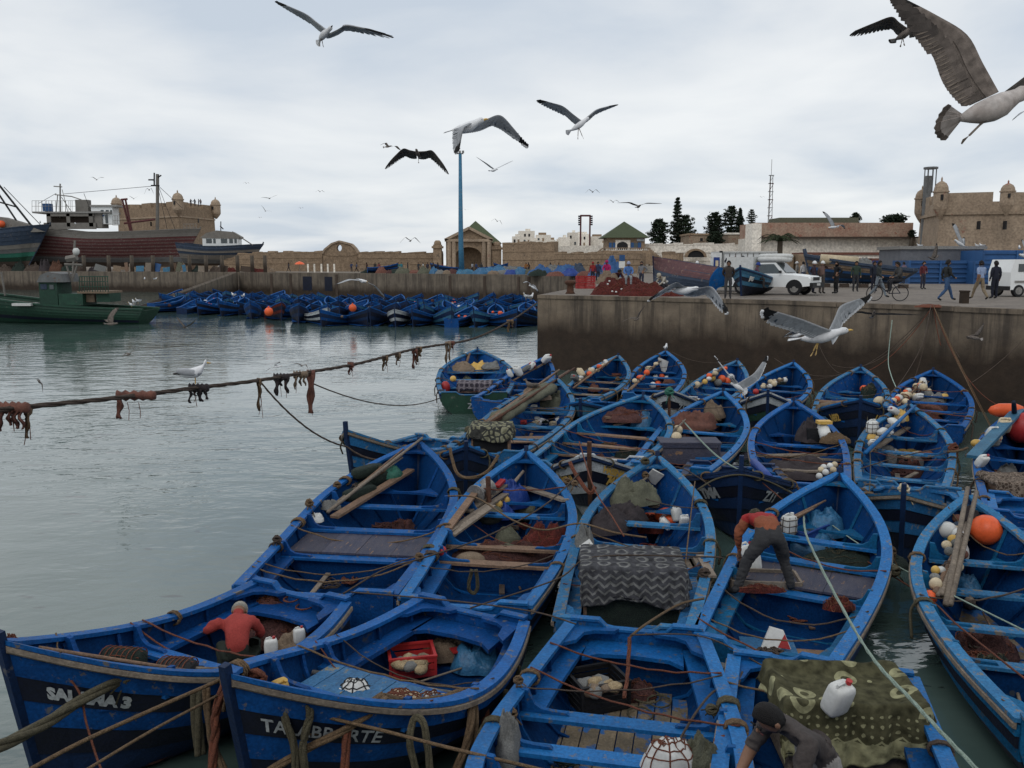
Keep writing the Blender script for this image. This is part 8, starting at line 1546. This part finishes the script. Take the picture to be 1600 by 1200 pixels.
heap('brown nets filling the stern of the SALAMA boat',at(440,990,.25),.6,.5,.28,'net_brown',52,n=32,lump=.6);jug('white plastic jug with handle recess, right of the man in faded red',at(424,1025,.45),.16,.3);jug('white plastic tub near the right rail of the SALAMA boat',at(468,1005,.55),.14,.5);heap('pale sack behind the white jug',at(455,1010,.35),.2,.18,.2,'cloth_tan',53,name='sack',cat='sack');heap('coil of brown wire on the stern bench of the SALAMA boat',at(425,940,.6),.22,.14,.08,'net_brown',54,lump=.9);ball('small yellow square sponge on the right rail, SALAMA boat',at(503,962,.62),.06,'cloth_olive')
# boat C
crate('red plastic crate full of shells in the TALABBARTE boat',at(643,1048,.18),.58,.44,.28,'red',yaw=.22,slats=3,name='red_crate')
def shells(c_,w,d,n,seed,yaw,lab,grp):
    rr=random.Random(seed);R3=Matrix.Rotation(yaw,3,'Z')
    for i in range(n):
        p=Vec(c_)+R3 @Vec((rr.uniform(-w/2,w/2),rr.uniform(-d/2,d/2),rr.uniform(0,.05)));g=MB();s_=rr.uniform(.06,.10);g.ball(p,(s_*1.3,s_*.9,s_*.7),9,6,mx=Matrix.Rotation(rr.uniform(0,3),3,'Z')@Matrix.Rotation(rr.uniform(-.6,.6),3,'X'))
        g.v=[v+Vec((noise.noise(v*14),noise.noise(v*14+Vec((9,0,0))),noise.noise(v*14+Vec((0,9,0)))))*.022 for v in g.v]
        g.build('oyster',rr.choice(('shell','shell','cloth_tan','cloth_grey')),smooth=True,label=lab,cat='shellfish',group=grp)
shells(at(643,1040,.36),.38,.26,16,1,.22,'lumpy brown shell heaped in the red plastic crate','shells in the red crate')
heap('printed white and red sack lying on the floor of the TALABBARTE boat',at(700,1022,.18),.36,.24,.22,'cloth_tan',55,name='sack',cat='sack');g=MB();g.box(at(712,1016,.36),(.12,.16,.02),rz=.4);g.build('red_patch','red',label='red printed patch on the white sack',cat='print');heap('light blue sack at the right of the printed sack',at(748,1035,.15),.42,.36,.3,'bag_lblue',56,name='sack',cat='sack',lump=.5,n=32)
pole('pale grey pole lying on the blue deck boards',at(488,1050,.62),at(712,1083,.62),.028,'metal');
def netbag(label,c_,rx,ry,rz_,m,cord,seed,yaw=0):
    o=heap(label,c_,rx,ry,rz_,m,seed,yaw,name='netted_bag',cat='netted bag',lump=.3,n=24,flat=2.4);me=o.data;g=MB();loc=o.location;n=int(round((len(me.vertices)*2+.0)**.5));n=next(q for q in range(16,60)if q*(q//2+1)==len(me.vertices))
    for ring in range(4,n//2+1,3):pts=[me.vertices[ring*n+k].co+Vec((0,0,.008))+me.vertices[ring*n+k].normal*.004 for k in range(n)];g.tube(pts+[pts[0]],.0085,4)
    for k in range(0,n,3):g.tube([me.vertices[r*n+k].co+Vec((0,0,.008))for r in range(1,n//2+1)],.008,4)
    g.build('net_cord',cord,o);return o
netbag('white jug bundle in dark square net on the blue deck',at(556,1092,.66),.27,.19,.22,'plastic_w','black',61);netbag('white and red bundle in rusty net on the near rail',at(625,1103,.70),.30,.16,.16,'cream','rope_r',62);netbag('smaller white netted bundle right of the rusty one',at(672,1100,.70),.18,.12,.13,'plastic_w','rope_r',63);ball('yellow orange can end among the netted bundles',at(690,1092,.75),.07,'yellow',sq=(1.5,1,.8));jug('yellow plastic can at the stem of the TALABBARTE boat',at(428,1085,.95),.17,.8,'yellow',tilt=.7)
# boat D
crate('black plastic basket full of shells in the boat at the bottom centre',at(932,1098,.12),.62,.52,.36,'black',yaw=.35,slats=5,name='black_basket');shells(at(930,1075,.42),.40,.32,15,2,.35,'brown shell heaped in the black basket','shells in the black basket')
netbag('white jugs in brown net at the right rail, bottom centre boat',at(1042,1196,.72),.27,.18,.26,'plastic_w','rope_r',64);heap('net and rope heap at the right rail beside the white netted jugs',at(1092,1190,.72),.24,.18,.22,'cloth_olive',65,lump=.8);heap('tangle of dark red twine on the floor right of the black basket',at(990,1082,.14),.28,.2,.12,'net_brown',66,lump=.9)
heap('grey plastic sheeting behind the left knee, bottom centre boat',at(792,1172,.45),.15,.3,.35,'cloth_grey',67,name='plastic_sheet',cat='plastic sheet')
# boat E
p=at(1310,1175,.15);wbox('crate under the olive spotted blanket',p,-.05,1.35,.85,.60,'wood2',name='fish_crate');drape('olive blanket with pale spots, leaves and a beige hem sunk over the crate',p,-.05,1.42,.95,.84,(.26,.40,.62,.12),dots_,5,n=64,wav=.03,sag=.10)
jug('square white plastic can lying on the olive spotted blanket',at(1300,1112,.95),.25,.5,tilt=.35)
# ---------------------------------------------------------------- ropes
def rope(label,pts,r,m='rope',k=6,twist=True,group=None,knots=0,seed=0,name='rope'):
    pts=smoothline(pts,k)if len(pts)>2 else pts;g=MB()
    if r >.02:
        for s in range(3):
            sub=[];L_=0
            for i,p in enumerate(pts):
                if i:L_ +=(p-pts[i-1]).length
                d=(pts[min(i+1,len(pts)-1)]-pts[max(i-1,0)]).normalized();u=d.orthogonal().normalized();u=d.cross(Vec((.1,.2,1))).normalized();w=d.cross(u);a=s*2.094+L_/(r*5.5);sub.append(p+(u*math.cos(a)+w*math.sin(a))*r*.48)
            g.tube(sub,r*.58,6)
    else:g.tube(pts,r,5)
    o=g.build(name,m,label=label,cat='rope',group=group,smooth=True);return o
def pd(*a):return [PD(x,y,d)for x,y,d in a]
def dense(pts,step=.05):
    out=[pts[0]]
    for a,b2 in zip(pts,pts[1:]):
        n=max(1,int((b2-a).length/step));out +=[a.lerp(b2,i/n)for i in range(1,n+1)]
    return out
def rope2(label,pts,r,m='rope',**k):return rope(label,dense(smoothline(pts,8),r*1.3)if len(pts)>2 else dense(pts,r*1.3),r,m,k=1,**k)
# the long mooring rope with rags
def inv(px):return 1/(.0870-(.0870-.0235)*px/838)
LR=[(-25,643),(0,640),(60,634),(180,622),(300,607),(400,595),(460,585),(560,568),(650,545),(740,529),(800,500),(838,474)]
rope('thick brown mooring rope crossing the basin with rags hanging from it',dense(smoothline([PD(x,y,inv(max(0,x)))for x,y in LR],8),.12),.040,'rope_d',k=1)
def rag(label,px,py,w,h,m,seed,strips=3):
    d=inv(px);rr=random.Random(seed);c_=PD(px,py,d);W_,H_=w*d/F,h*d/F;root=thing('hanging_rag',label,'rag',c_,0,'rags hanging from the long mooring rope')
    g=MB();n=9;g.loft([[c_+Vec(((i/n-.5)*W_,math.cos(a)*.075*(1+.3*math.sin(i*2)),math.sin(a)*.075*(1+.3*math.cos(i*3))))for a in [2*math.pi*k/8 for k in range(8)]]for i in range(n+1)]);g.build('wrap',m,root,world=True,smooth=True)
    for s in range(strips):
        x=(s+.5)/strips-.5+rr.uniform(-.08,.08)if strips >1 or w <20 else-.42;ww=W_/strips*rr.uniform(.3,.55)if strips >1 or w <20 else W_*.09;hh=H_*rr.uniform(.45,1)if s else H_;rows=[]
        for i in range(10):
            t=i/9;z=-.02-t*hh;cx_=c_+Vec((x*W_+.02*math.sin(t*6+s),-.07+.02*math.sin(t*9+seed),z));k_=ww*(1-.35*t+.25*math.sin(t*11+seed));rows.append([cx_+Vec((-k_,0,0)),cx_+Vec((-k_*.3,.03,0)),cx_+Vec((k_*.4,-.03,0)),cx_+Vec((k_,.01,0)),cx_+Vec((k_*.4,-.0,.0)),cx_+Vec((-k_*.3,.05,0))])
        g=MB();g.loft(rows);g.build('strip',m,root,world=True,smooth=True)
    for s in range(2):g=MB();a=c_+Vec((rr.uniform(-.4,.4)*W_,-.05,-.3*H_));g.tube([a,a+Vec((.02,0,-.4*H_)),a+Vec((rr.uniform(-.05,.05),0,-H_*rr.uniform(.7,1.1)))],.006,4);g.build('thread','rope_r',root,world=True)
rag('dark brown rags at the left edge of the mooring rope',22,637,46,34,'cloth_rust',1,4);rag('tassel of frayed rope beside the leftmost rags',44,640,8,42,'rope',2,1);rag('brick red cloth with one hanging corner on the rope',213,618,60,34,'cloth_rust',3,1);rag('dark rag knot under the standing gull',311,606,30,22,'cloth_dark',4,4);rag('small pale thread tuft on the rope left of the dark lump',405,597,6,44,'rope',5,1);rag('dark lump of rag, left of the red hanging strip',440,589,24,28,'cloth_dark',6,3);rag('brown crumpled rag touching the red hanging strip',470,585,22,22,'cloth_tan',7,3);rag('longest reddish strip hanging from the rope',486,583,12,62,'cloth_rust',8,1)
for i,(px,py,h)in enumerate(((548,570,14),(602,560,18),(622,555,14),(648,549,26),(655,545,20),(700,537,30),(705,536,16),(797,502,16))):rag('small rag on the far part of the rope, %s from the left' %ordn(i),px,py,9 if i <6 else 11,h,('cloth_rust','rope','cloth_tan')[i %3],20+i,2)
perched('grey backed gull standing on the mooring rope above the dark rag knot',PD(304,600,inv(304))+Vec((0,0,.0)),.55,.25,'adult')
rope('thin rope sagging from the mooring rope to the tall stem post',catenary(PD(408,598,inv(408)),PD(542,698,19.4),.25,14)+catenary(PD(542,698,19.4),PD(655,692,19),.35,10)[1:],.022,'rope_d',k=1);rope('slack line from the mooring rope to the boat with green transom',catenary(PD(490,600,inv(490)),PD(696,618,33),.45,14),.018,'rope_d',k=1)
# heavy rope work at the bottom left
rope2('very thick greenish rope from the lower left tied to the rail of the SALAMA boat',pd((-30,1178,6.6),(50,1142,7.2),(110,1105,7.7),(165,1073,8.1),(200,1058,8.35)),.055,'rope_g')
knot('frayed knot where the thick greenish rope meets the rail',PD(198,1056,8.3),.13,'rope_g',71)
rope2('twisted tan rope rising from the lower left to the double stem',pd((40,1206,6.6),(130,1158,7.0),(240,1108,7.5),(345,1062,7.9)),.020,'rope');rope2('thinner tan rope below the twisted one',pd((130,1206,6.5),(240,1140,7.1),(330,1092,7.7),(362,1072,7.9)),.014,'rope');rope2('thin reddish cord hanging across the lettering of the SALAMA boat',pd((68,1022,8.6),(120,1075,8.0),(135,1130,7.7),(150,1180,7.5),(160,1206,7.3)),.011,'rope_r')
rope2('long taut tan rope from the double stem down to the bottom centre',pd((375,1060,7.9),(470,1108,7.75),(600,1142,7.6),(700,1168,7.5),(860,1206,7.35)),.018,'rope')
rope2('thick frayed rope garland along the TALABBARTE bow, first swag',pd((350,1040,8.0),(356,1090,7.75),(390,1118,7.7),(440,1138,7.7),(500,1140,7.75),(555,1112,7.85),(600,1086,8.0)),.045,'rope');rope2('second thick rope of the garland just under the first',pd((420,1206,7.5),(470,1175,7.6),(520,1150,7.68),(570,1120,7.78),(604,1090,7.95)),.040,'rope')
rope2('thick rope loop hanging like an eyelet over the lettering',pd((462,1206,7.5),(458,1160,7.55),(446,1120,7.6),(455,1098,7.65),(475,1096,7.65),(484,1118,7.6),(474,1160,7.55),(476,1206,7.5)),.040,'rope_g')
rope2('short rope end hanging between the eyelet and the arch shaped loop',pd((545,1118,7.8),(540,1160,7.7),(538,1206,7.6)),.045,'rope_r');rope2('arch shaped thick rope loop on the near side of the TALABBARTE boat',pd((650,1206,7.7),(640,1160,7.75),(645,1128,7.85),(655,1122,7.85),(664,1135,7.8),(668,1170,7.75),(672,1206,7.7)),.038,'rope_g')
rope2('thick rope loop curling over the shoulder of the TALABBARTE boat',pd((600,1090,8.0),(640,1098,8.2),(690,1092,8.5),(722,1084,8.7),(735,1110,8.5),(732,1150,8.3),(712,1206,8.0)),.045,'rope');rope2('second loop over the shoulder of the TALABBARTE boat, outer one',pd((722,1080,8.8),(738,1092,8.7),(742,1130,8.5),(740,1206,8.2)),.045,'rope');rope2('frayed rope end beside the shoulder loops',pd((752,1072,9.1),(758,1110,9.0),(754,1206,8.7)),.05,'rope_r')
rope2('bundle rope hanging between the two stems, left strand',pd((322,1075,8.0),(326,1120,7.9),(332,1160,7.8),(350,1206,7.6)),.040,'rope');rope2('bundle rope hanging between the two stems, right strand',pd((352,1070,7.8),(338,1110,7.75),(336,1150,7.7),(330,1206,7.6)),.045,'rope_r');rope2('dark weedy rope fender hanging left of the stems',pd((306,1080,8.3),(308,1130,8.2),(312,1180,8.1)),.06,'rope_g')
knot('frayed knot on the rail beside the double stem',at(400,1058,1.3),.14,'rope_r',72)
for i,(px,py,dd,L_)in enumerate(((790,1078,9.3,.5),(775,1060,9.5,.5),(800,1040,9.9,.35),(737,890,13.3,.3))):p=PD(px,py,dd);rope2('pair of hanging fender ropes beside the boat rails, %s from the bottom' %ordn(i),[p,p+Vec((-.05,0,-L_)),p+Vec((.03,0,-L_-.1)),p+Vec((.09,0,-L_)),p+Vec((.07,0,0))],.032,'rope_g')
# ropes of the bottom centre boat and across the fleet
LN=[('pale green line running from the banded bow to the bottom right corner',[(1062,652,26),(1130,720,20.5),(1240,772,17.6),(1262,842,14),(1345,1000,9.6),(1430,1100,8.2),(1530,1206,7.2)],.021,'rope_p'),
 ('second pale line crossing from the bow post to the right boat',[(1236,770,17.6),(1330,842,15),(1440,905,13),(1600,985,10.5)],.012,'rope_p'),
 ('tan line from the bow post slanting down to the right edge',[(1180,745,17.5),(1300,842,15.5),(1440,928,12.5),(1500,980,11),(1620,1075,9.4)],.013,'rope_r'),
 ('line from the left quarter rail over to the brown thwart boat',[(536,928,12.6),(600,890,13),(660,872,13.3),(760,838,14),(850,790,15.5),(905,740,17)],.014,'rope_d'),
 ('slack rope over the bow of the boat with the blue tarpaulin',[(700,775,15.8),(745,778,16),(800,812,14.6),(850,828,14.5),(905,818,14.8),(960,832,14),(1010,840,14)],.016,'rope'),
 ('thin line from the brown thwart boat stern toward the blanket boat',[(548,925,12.5),(700,938,11.8),(830,955,11.2),(900,975,11)],.011,'rope_d'),
 ('line across the stern of the blanket boat to the right rail',[(735,950,11.6),(870,905,12.4),(930,870,13),(1100,870,12.8),(1130,872,12.8)],.012,'rope_d'),
 ('tan rope from the ring on the bottom centre stern up to the right',[(985,995,10.9),(1010,975,11.2),(1060,945,11.8),(1100,935,12)],.018,'rope'),
 ('orange cord across the stern of the boat with the bending man',[(1078,958,11.8),(1130,990,11),(1180,1015,10.6),(1215,1042,10.3),(1260,1065,9.8)],.013,'rope_r'),
 ('taut line from the ring to the transom corner',[(985,992,10.9),(1100,995,10.8),(1200,1045,10.1)],.010,'rope_d'),
 ('rope hanging from the ring into the bottom centre boat',[(984,996,10.85),(982,1030,10.6),(980,1060,10.3),(975,1090,9.9)],.025,'rope_r'),
 ('thin rope looping over the right rail of the bottom centre boat',[(1055,1168,8.6),(1090,1110,9.1),(1120,1078,9.5),(1145,1085,9.5),(1160,1050,10)],.014,'rope_d'),
 ('reddish line standing over the blanket boat',[(905,690,17.8),(928,762,15.6),(955,805,14.6),(975,838,13.8)],.013,'rope_r'),
 ('upright cord right of the blanket',[(1086,752,16.5),(1080,800,14.9),(1070,890,12.7)],.012,'rope'),
 ('rope between the bow posts of the lettered bows',[(1090,765,16.5),(1120,748,16.8),(1158,742,16.8),(1200,752,17),(1240,772,17)],.018,'rope_g'),
 ('line from the blanket boat bow to the dark lettered bow',[(1030,735,17.4),(1060,730,17.6),(1090,745,17.2),(1110,760,17)],.012,'rope_d'),
 ('long thin line over the boats under the quay',[(742,625,31),(900,642,27),(1040,640,25.8),(1150,636,25.6)],.012,'rope_d'),
 ('line from the quay fan to the dark painted bow',[(1455,476,33.3),(1440,540,31),(1405,600,30),(1368,640,27.5)],.014,'rope_d'),
 ('slack blue grey rope hanging low on the quay wall',[(1394,500,33.2),(1388,560,33),(1392,585,32),(1400,605,31)],.016,'rope_p'),
 ('line hanging down the jug boat from the dark bow',[(1355,650,26),(1360,720,21),(1358,775,18),(1355,830,16)],.011,'rope_g'),
 ('tie rope from the jug boat rail to the right edge boat',[(1480,706,21),(1495,705,21),(1512,700,21.3)],.03,'rope'),
 ('line across the jug boat',[(1345,732,19.3),(1400,715,20),(1470,700,21)],.013,'rope_d'),
 ('swag of rope under the little bow with two discs',[(703,700,18.3),(712,735,18),(730,747,17.8),(760,738,17.9),(778,712,18.3)],.035,'rope'),
 ('rope swag on the banded bow lettered HASSNA',[(890,722,17.2),(905,750,16.9),(922,770,16.7),(930,760,16.7)],.04,'rope_r'),
 ('rope swag under the dark painted bow',[(1308,635,27),(1322,655,26.6),(1345,672,26.2),(1365,665,26.3),(1382,638,27)],.035,'rope_r')]
for l,pts,r,m in LN:rope(l,smoothline(pd(*[(x,y,q*.955)for x,y,q in pts]),8),r,m,k=1)
# the fan of lines coming over the quay edge
cf=PZ(1456,479,QZ)+Vec((0,-.1,.05));heap('tangle of coiled lines lying on the quay edge',cf+Vec((0,.25,-.05)),.55,.3,.07,'rope_r',73,lump=.9,name='rope_heap',cat='rope')
FAN=[(1340,585,33,.5),(1300,570,34,.9),(1520,610,31,.2),(1535,640,30,.1),(1500,560,31.5,.1),(1552,672,29,.1),(1470,540,32.5,.1),(1210,560,36.5,1.6),(1566,700,27,.2),(1590,640,28,1.0),(1404,612,32,1.2)]
for i,(x,y,dd,sg)in enumerate(FAN):rope('mooring line of the fan over the quay edge, %s of the fan' %ordn(i),catenary(cf,PD(x,y,dd),sg,14),.016,('rope_r','rope_d','rope')[i %3],k=1,group='fan of mooring lines over the quay edge')
for i,(a,b2,sg)in enumerate((((1280,540,36.3),(1345,572,33.4),.7),((1050,550,39.5),(1150,562,37.5),.3),((1600,530,29.5),(1515,600,29.5),.1),((1180,575,37),(1340,575,33.3),.5))):rope('loose line slung along the quay wall above the bows, %s from the right' %ordn(i),catenary(PD(*a),PD(*b2),sg,12),.014,'rope_d',k=1)
# rings, small rope coils
g=MB();p=PD(985,993,10.85);g.tube([p+Vec((.075*math.cos(a),0,.075*math.sin(a)))for a in [2*math.pi*k/16 for k in range(17)]],.014,5);g.build('mooring_ring','metal',label='steel ring hanging at the stern notch of the bottom centre boat',cat='ring')
rc=random.Random(21)
for i,(px,py,z,rr_,m)in enumerate(((1010,1090,.14,.17,'rope_g'),(1030,1098,.14,.14,'rope_g'),(1000,1118,.14,.15,'rope_g'),(455,938,.66,.10,'rope_r'),(475,950,.66,.11,'rope_r'))):
    c_=at(px,py,z);g=MB();pts=[c_+Vec(((rr_+.01*rc.random())*math.cos(a),(rr_+.02*rc.random())*math.sin(a),.015+.012*rc.random()))for a in [2*math.pi*k/12 for k in range(38)]];g.tube(pts,.010,4);g.build('rope_coil',m,label='loose thin rope coil, %s from the basket side' %ordn(i)if i <3 else 'rusty cord coil on the stern bench, %s' %('left' if i ==3 else 'right'),cat='rope',smooth=True)
# frayed knots tied at the bow posts and rail ends
for i,(px,py,z,s_,m)in enumerate(((1046,612,1.7,.22,'tarp_g'),(1180,802,.9,.16,'rope_g'),(886,752,1.1,.12,'rope'),(527,758,1.0,.13,'rope'),(483,786,.95,.13,'rope'),(433,842,.9,.12,'rope_d'),(655,870,.85,.12,'rope'),(1100,895,.85,.15,'rope_d'),(1390,862,.9,.17,'rope'),(1398,892,.85,.15,'rope_g'),(1008,742,1.2,.12,'rope'),(898,555+200,1.1,.1,'rope'),(1008,720,1.5,.14,'rope_g'),(1490,700,.9,.2,'rope_r'),(1412,764,1.5,.16,'cream'),(810,1062,.8,.09,'rope'),(800,1115,.75,.10,'rope'),(1112,1108,.75,.11,'rope_g'),(1128,1160,.75,.13,'rope_r'),(965,592,.95,.14,'rope'),(1000,578,1.1,.12,'rope'))):
    knot('frayed rope knot tied at a rail, %s in reading order of the near fleet' %ordn(i),at(px,py,z),s_*.85,m,90+i,group='frayed rope knots on rails and bow posts')
# perched gulls
for i,(px,py,d)in enumerate(((829,470,52),(226,438,128),(243,438,128),(747,598,21)if False else (822,468,60),(365,464,88),(380,466,86),(118,352,139),(63,350,130),(210,476,76),(216,474,76),(206,480,76))):perched('%s of the small white gulls standing on walls and boats, counted in order of listing' %ordn(i)if False else 'small white gull standing on %s' %('the far fleet beside the quay corner','the left quay wall face, left of two','the left quay wall face, right of two','a far boat at the quay corner','a blue boat at the left of the far fleet','a far boat, right of another gull','the grey trawler rail','the stern of the grey trawler','the green boat stern, left of three','the green boat stern, middle of three','the green boat stern, lowest of three')[i],PD(px,py,d),.6,rc.uniform(0,6))
for i,px in enumerate((1436,1526,1534,1560,1573,1582)):p=PD(px,389.5,84.5);perched('small gull on the roof of the grey store before the fort, %s from the left' %ordn(i),Vec((p.x,84.5 if px <1536 else 81,zat(389,84.)+.1 if px <1536 else zat(391,80)+.02)),.6,rc.uniform(0,6),'adult')
perched('young gull standing on the wrapped pole bundle of the long boat',at(829,606,1.45)-Vec((0,0,.1)),.5,2.6,'juv');perched('gull perched on the bow post below the quay wall',at(1040,549,1.78),.42,1.2,'adult')

# ---------------------------------------------------------------- small clutter lying in every near boat
rq=random.Random(77)
def lpt(b,t,s,z):return b.mx @Vec((t*b.L,b.cy(t)+s*max(.05,b.yw(t,max(z,.1))-.16),z))
for key,b in BT.items():
    if b.L <4.3 and key not in 'AC' or key in ('FF',):continue
    d_=b.desc
    for i in range(5):
        t=rq.uniform(.12,.86);z=(.11 if t <.62 else .35)+(.5 if t >.8 else 0);c=lpt(b,t,rq.uniform(-.9,.9),z);m=rq.choice(('net_brown','rope','net_green','rope_r','net_red','rope_d'))
        g=MB();r_=rq.uniform(.09,.22);pts=[]
        for k in range(54):a=k*.83+rq.uniform(-.25,.25);rr_=r_*rq.uniform(.35,1.);pts.append(c+Vec((rr_*math.cos(a)*1.3,rr_*math.sin(a),rq.uniform(0,.09)+.03)))
        g.tube(smoothline(pts,2),rq.uniform(.008,.016),4);g.build('cord_tangle',m,label='%s tangle of %s cord lying in the %s' %(ordn(i),{'net_brown':'brown','rope':'tan','net_green':'dark green','rope_r':'reddish','net_red':'dark red','rope_d':'dark'}[m],d_),cat='cord',smooth=True)
    for i in range(3):
        t=rq.uniform(.1,.8);tt=min(.93,max(.03,t+rq.uniform(-.22,.22)));p=b.W(t,-1,b.sh(t)+.05);q=b.W(tt,1,b.sh(tt)+.05)
        rope('thin line slung from rail to rail across the %s, %s' %(d_,('lower','middle','upper')[i]),catenary(p,q,rq.uniform(.05,.4),12,.012,i),rq.uniform(.008,.014),rq.choice(('rope','rope_d','rope_r')),k=1)
    for i in range(2):
        t=rq.uniform(.15,.7);c=lpt(b,t,rq.uniform(-.6,.6),.12);a=rq.uniform(-.5,.5)+b.rz;L_=rq.uniform(.5,1.1);v=Vec((math.cos(a),math.sin(a),rq.uniform(0,.25)))*L_*.5
        pole('%s stray stick or batten on the floor of the %s' %(('longer','shorter')[i],d_),c-v+Vec((0,0,.1)),c+v+Vec((0,0,.1)),rq.uniform(.015,.028),rq.choice(('wood','wood2','rope_d')),flat=rq.random()<.5)
    if rq.random()<.8:
        m=rq.choice(('cloth_dark','cloth_olive','cloth_grey','net_brown','cloth_rust','bag_lblue','net_green'));t=rq.uniform(.6,.8)
        heap('small crumpled %s bundle toward the bow of the %s' %({'cloth_dark':'dark','cloth_olive':'olive','cloth_grey':'grey','net_brown':'brown','cloth_rust':'rusty','bag_lblue':'light blue','net_green':'dark green'}[m],d_),lpt(b,t,rq.uniform(-.8,.8),.45),rq.uniform(.18,.35),rq.uniform(.14,.25),rq.uniform(.12,.25),m,300+ord(key[0]),name='cloth_bundle',cat='bundle')

for i,(key,t,sd_,m)in enumerate((('N',.55,.5,'net_green'),('P',.4,.3,'net_brown'),('P',.62,.6,'net_green'),('Q',.35,-.4,'net_brown'),('U',.42,.2,'net_red'),('V',.4,.3,'net_brown'),('V',.6,-.5,'net_green'),('W',.45,.4,'net_brown'),('Y',.66,-.4,'net_brown'),('S',.42,.3,'net_brown'),('S',.74,-.3,'net_green'),('T',.62,-.5,'net_brown'),('AA',.74,.3,'net_brown'),('Z',.30,.2,'net_green'),('Z',.68,-.4,'net_brown'),('DD',.5,.1,'net_brown'),('M',.28,-.5,'net_green'),('J',.73,.2,'net_brown'),('F',.54,.3,'net_brown'),('F',.38,.5,'net_green'),('A',.62,.1,'net_brown'),('D',.54,.4,'net_green'))):
    b=BT[key];heap('%s net spread on the floor of the %s, %s' %({'net_green':'dark green','net_brown':'brown','net_red':'red'}[m],b.desc,'aft' if t <.5 else 'forward'),lpt(b,t,sd_,.1),rq.uniform(.4,.62),rq.uniform(.28,.42),rq.uniform(.16,.3),m,400+i,yaw=b.rz+rq.uniform(-.4,.4),lump=.8)
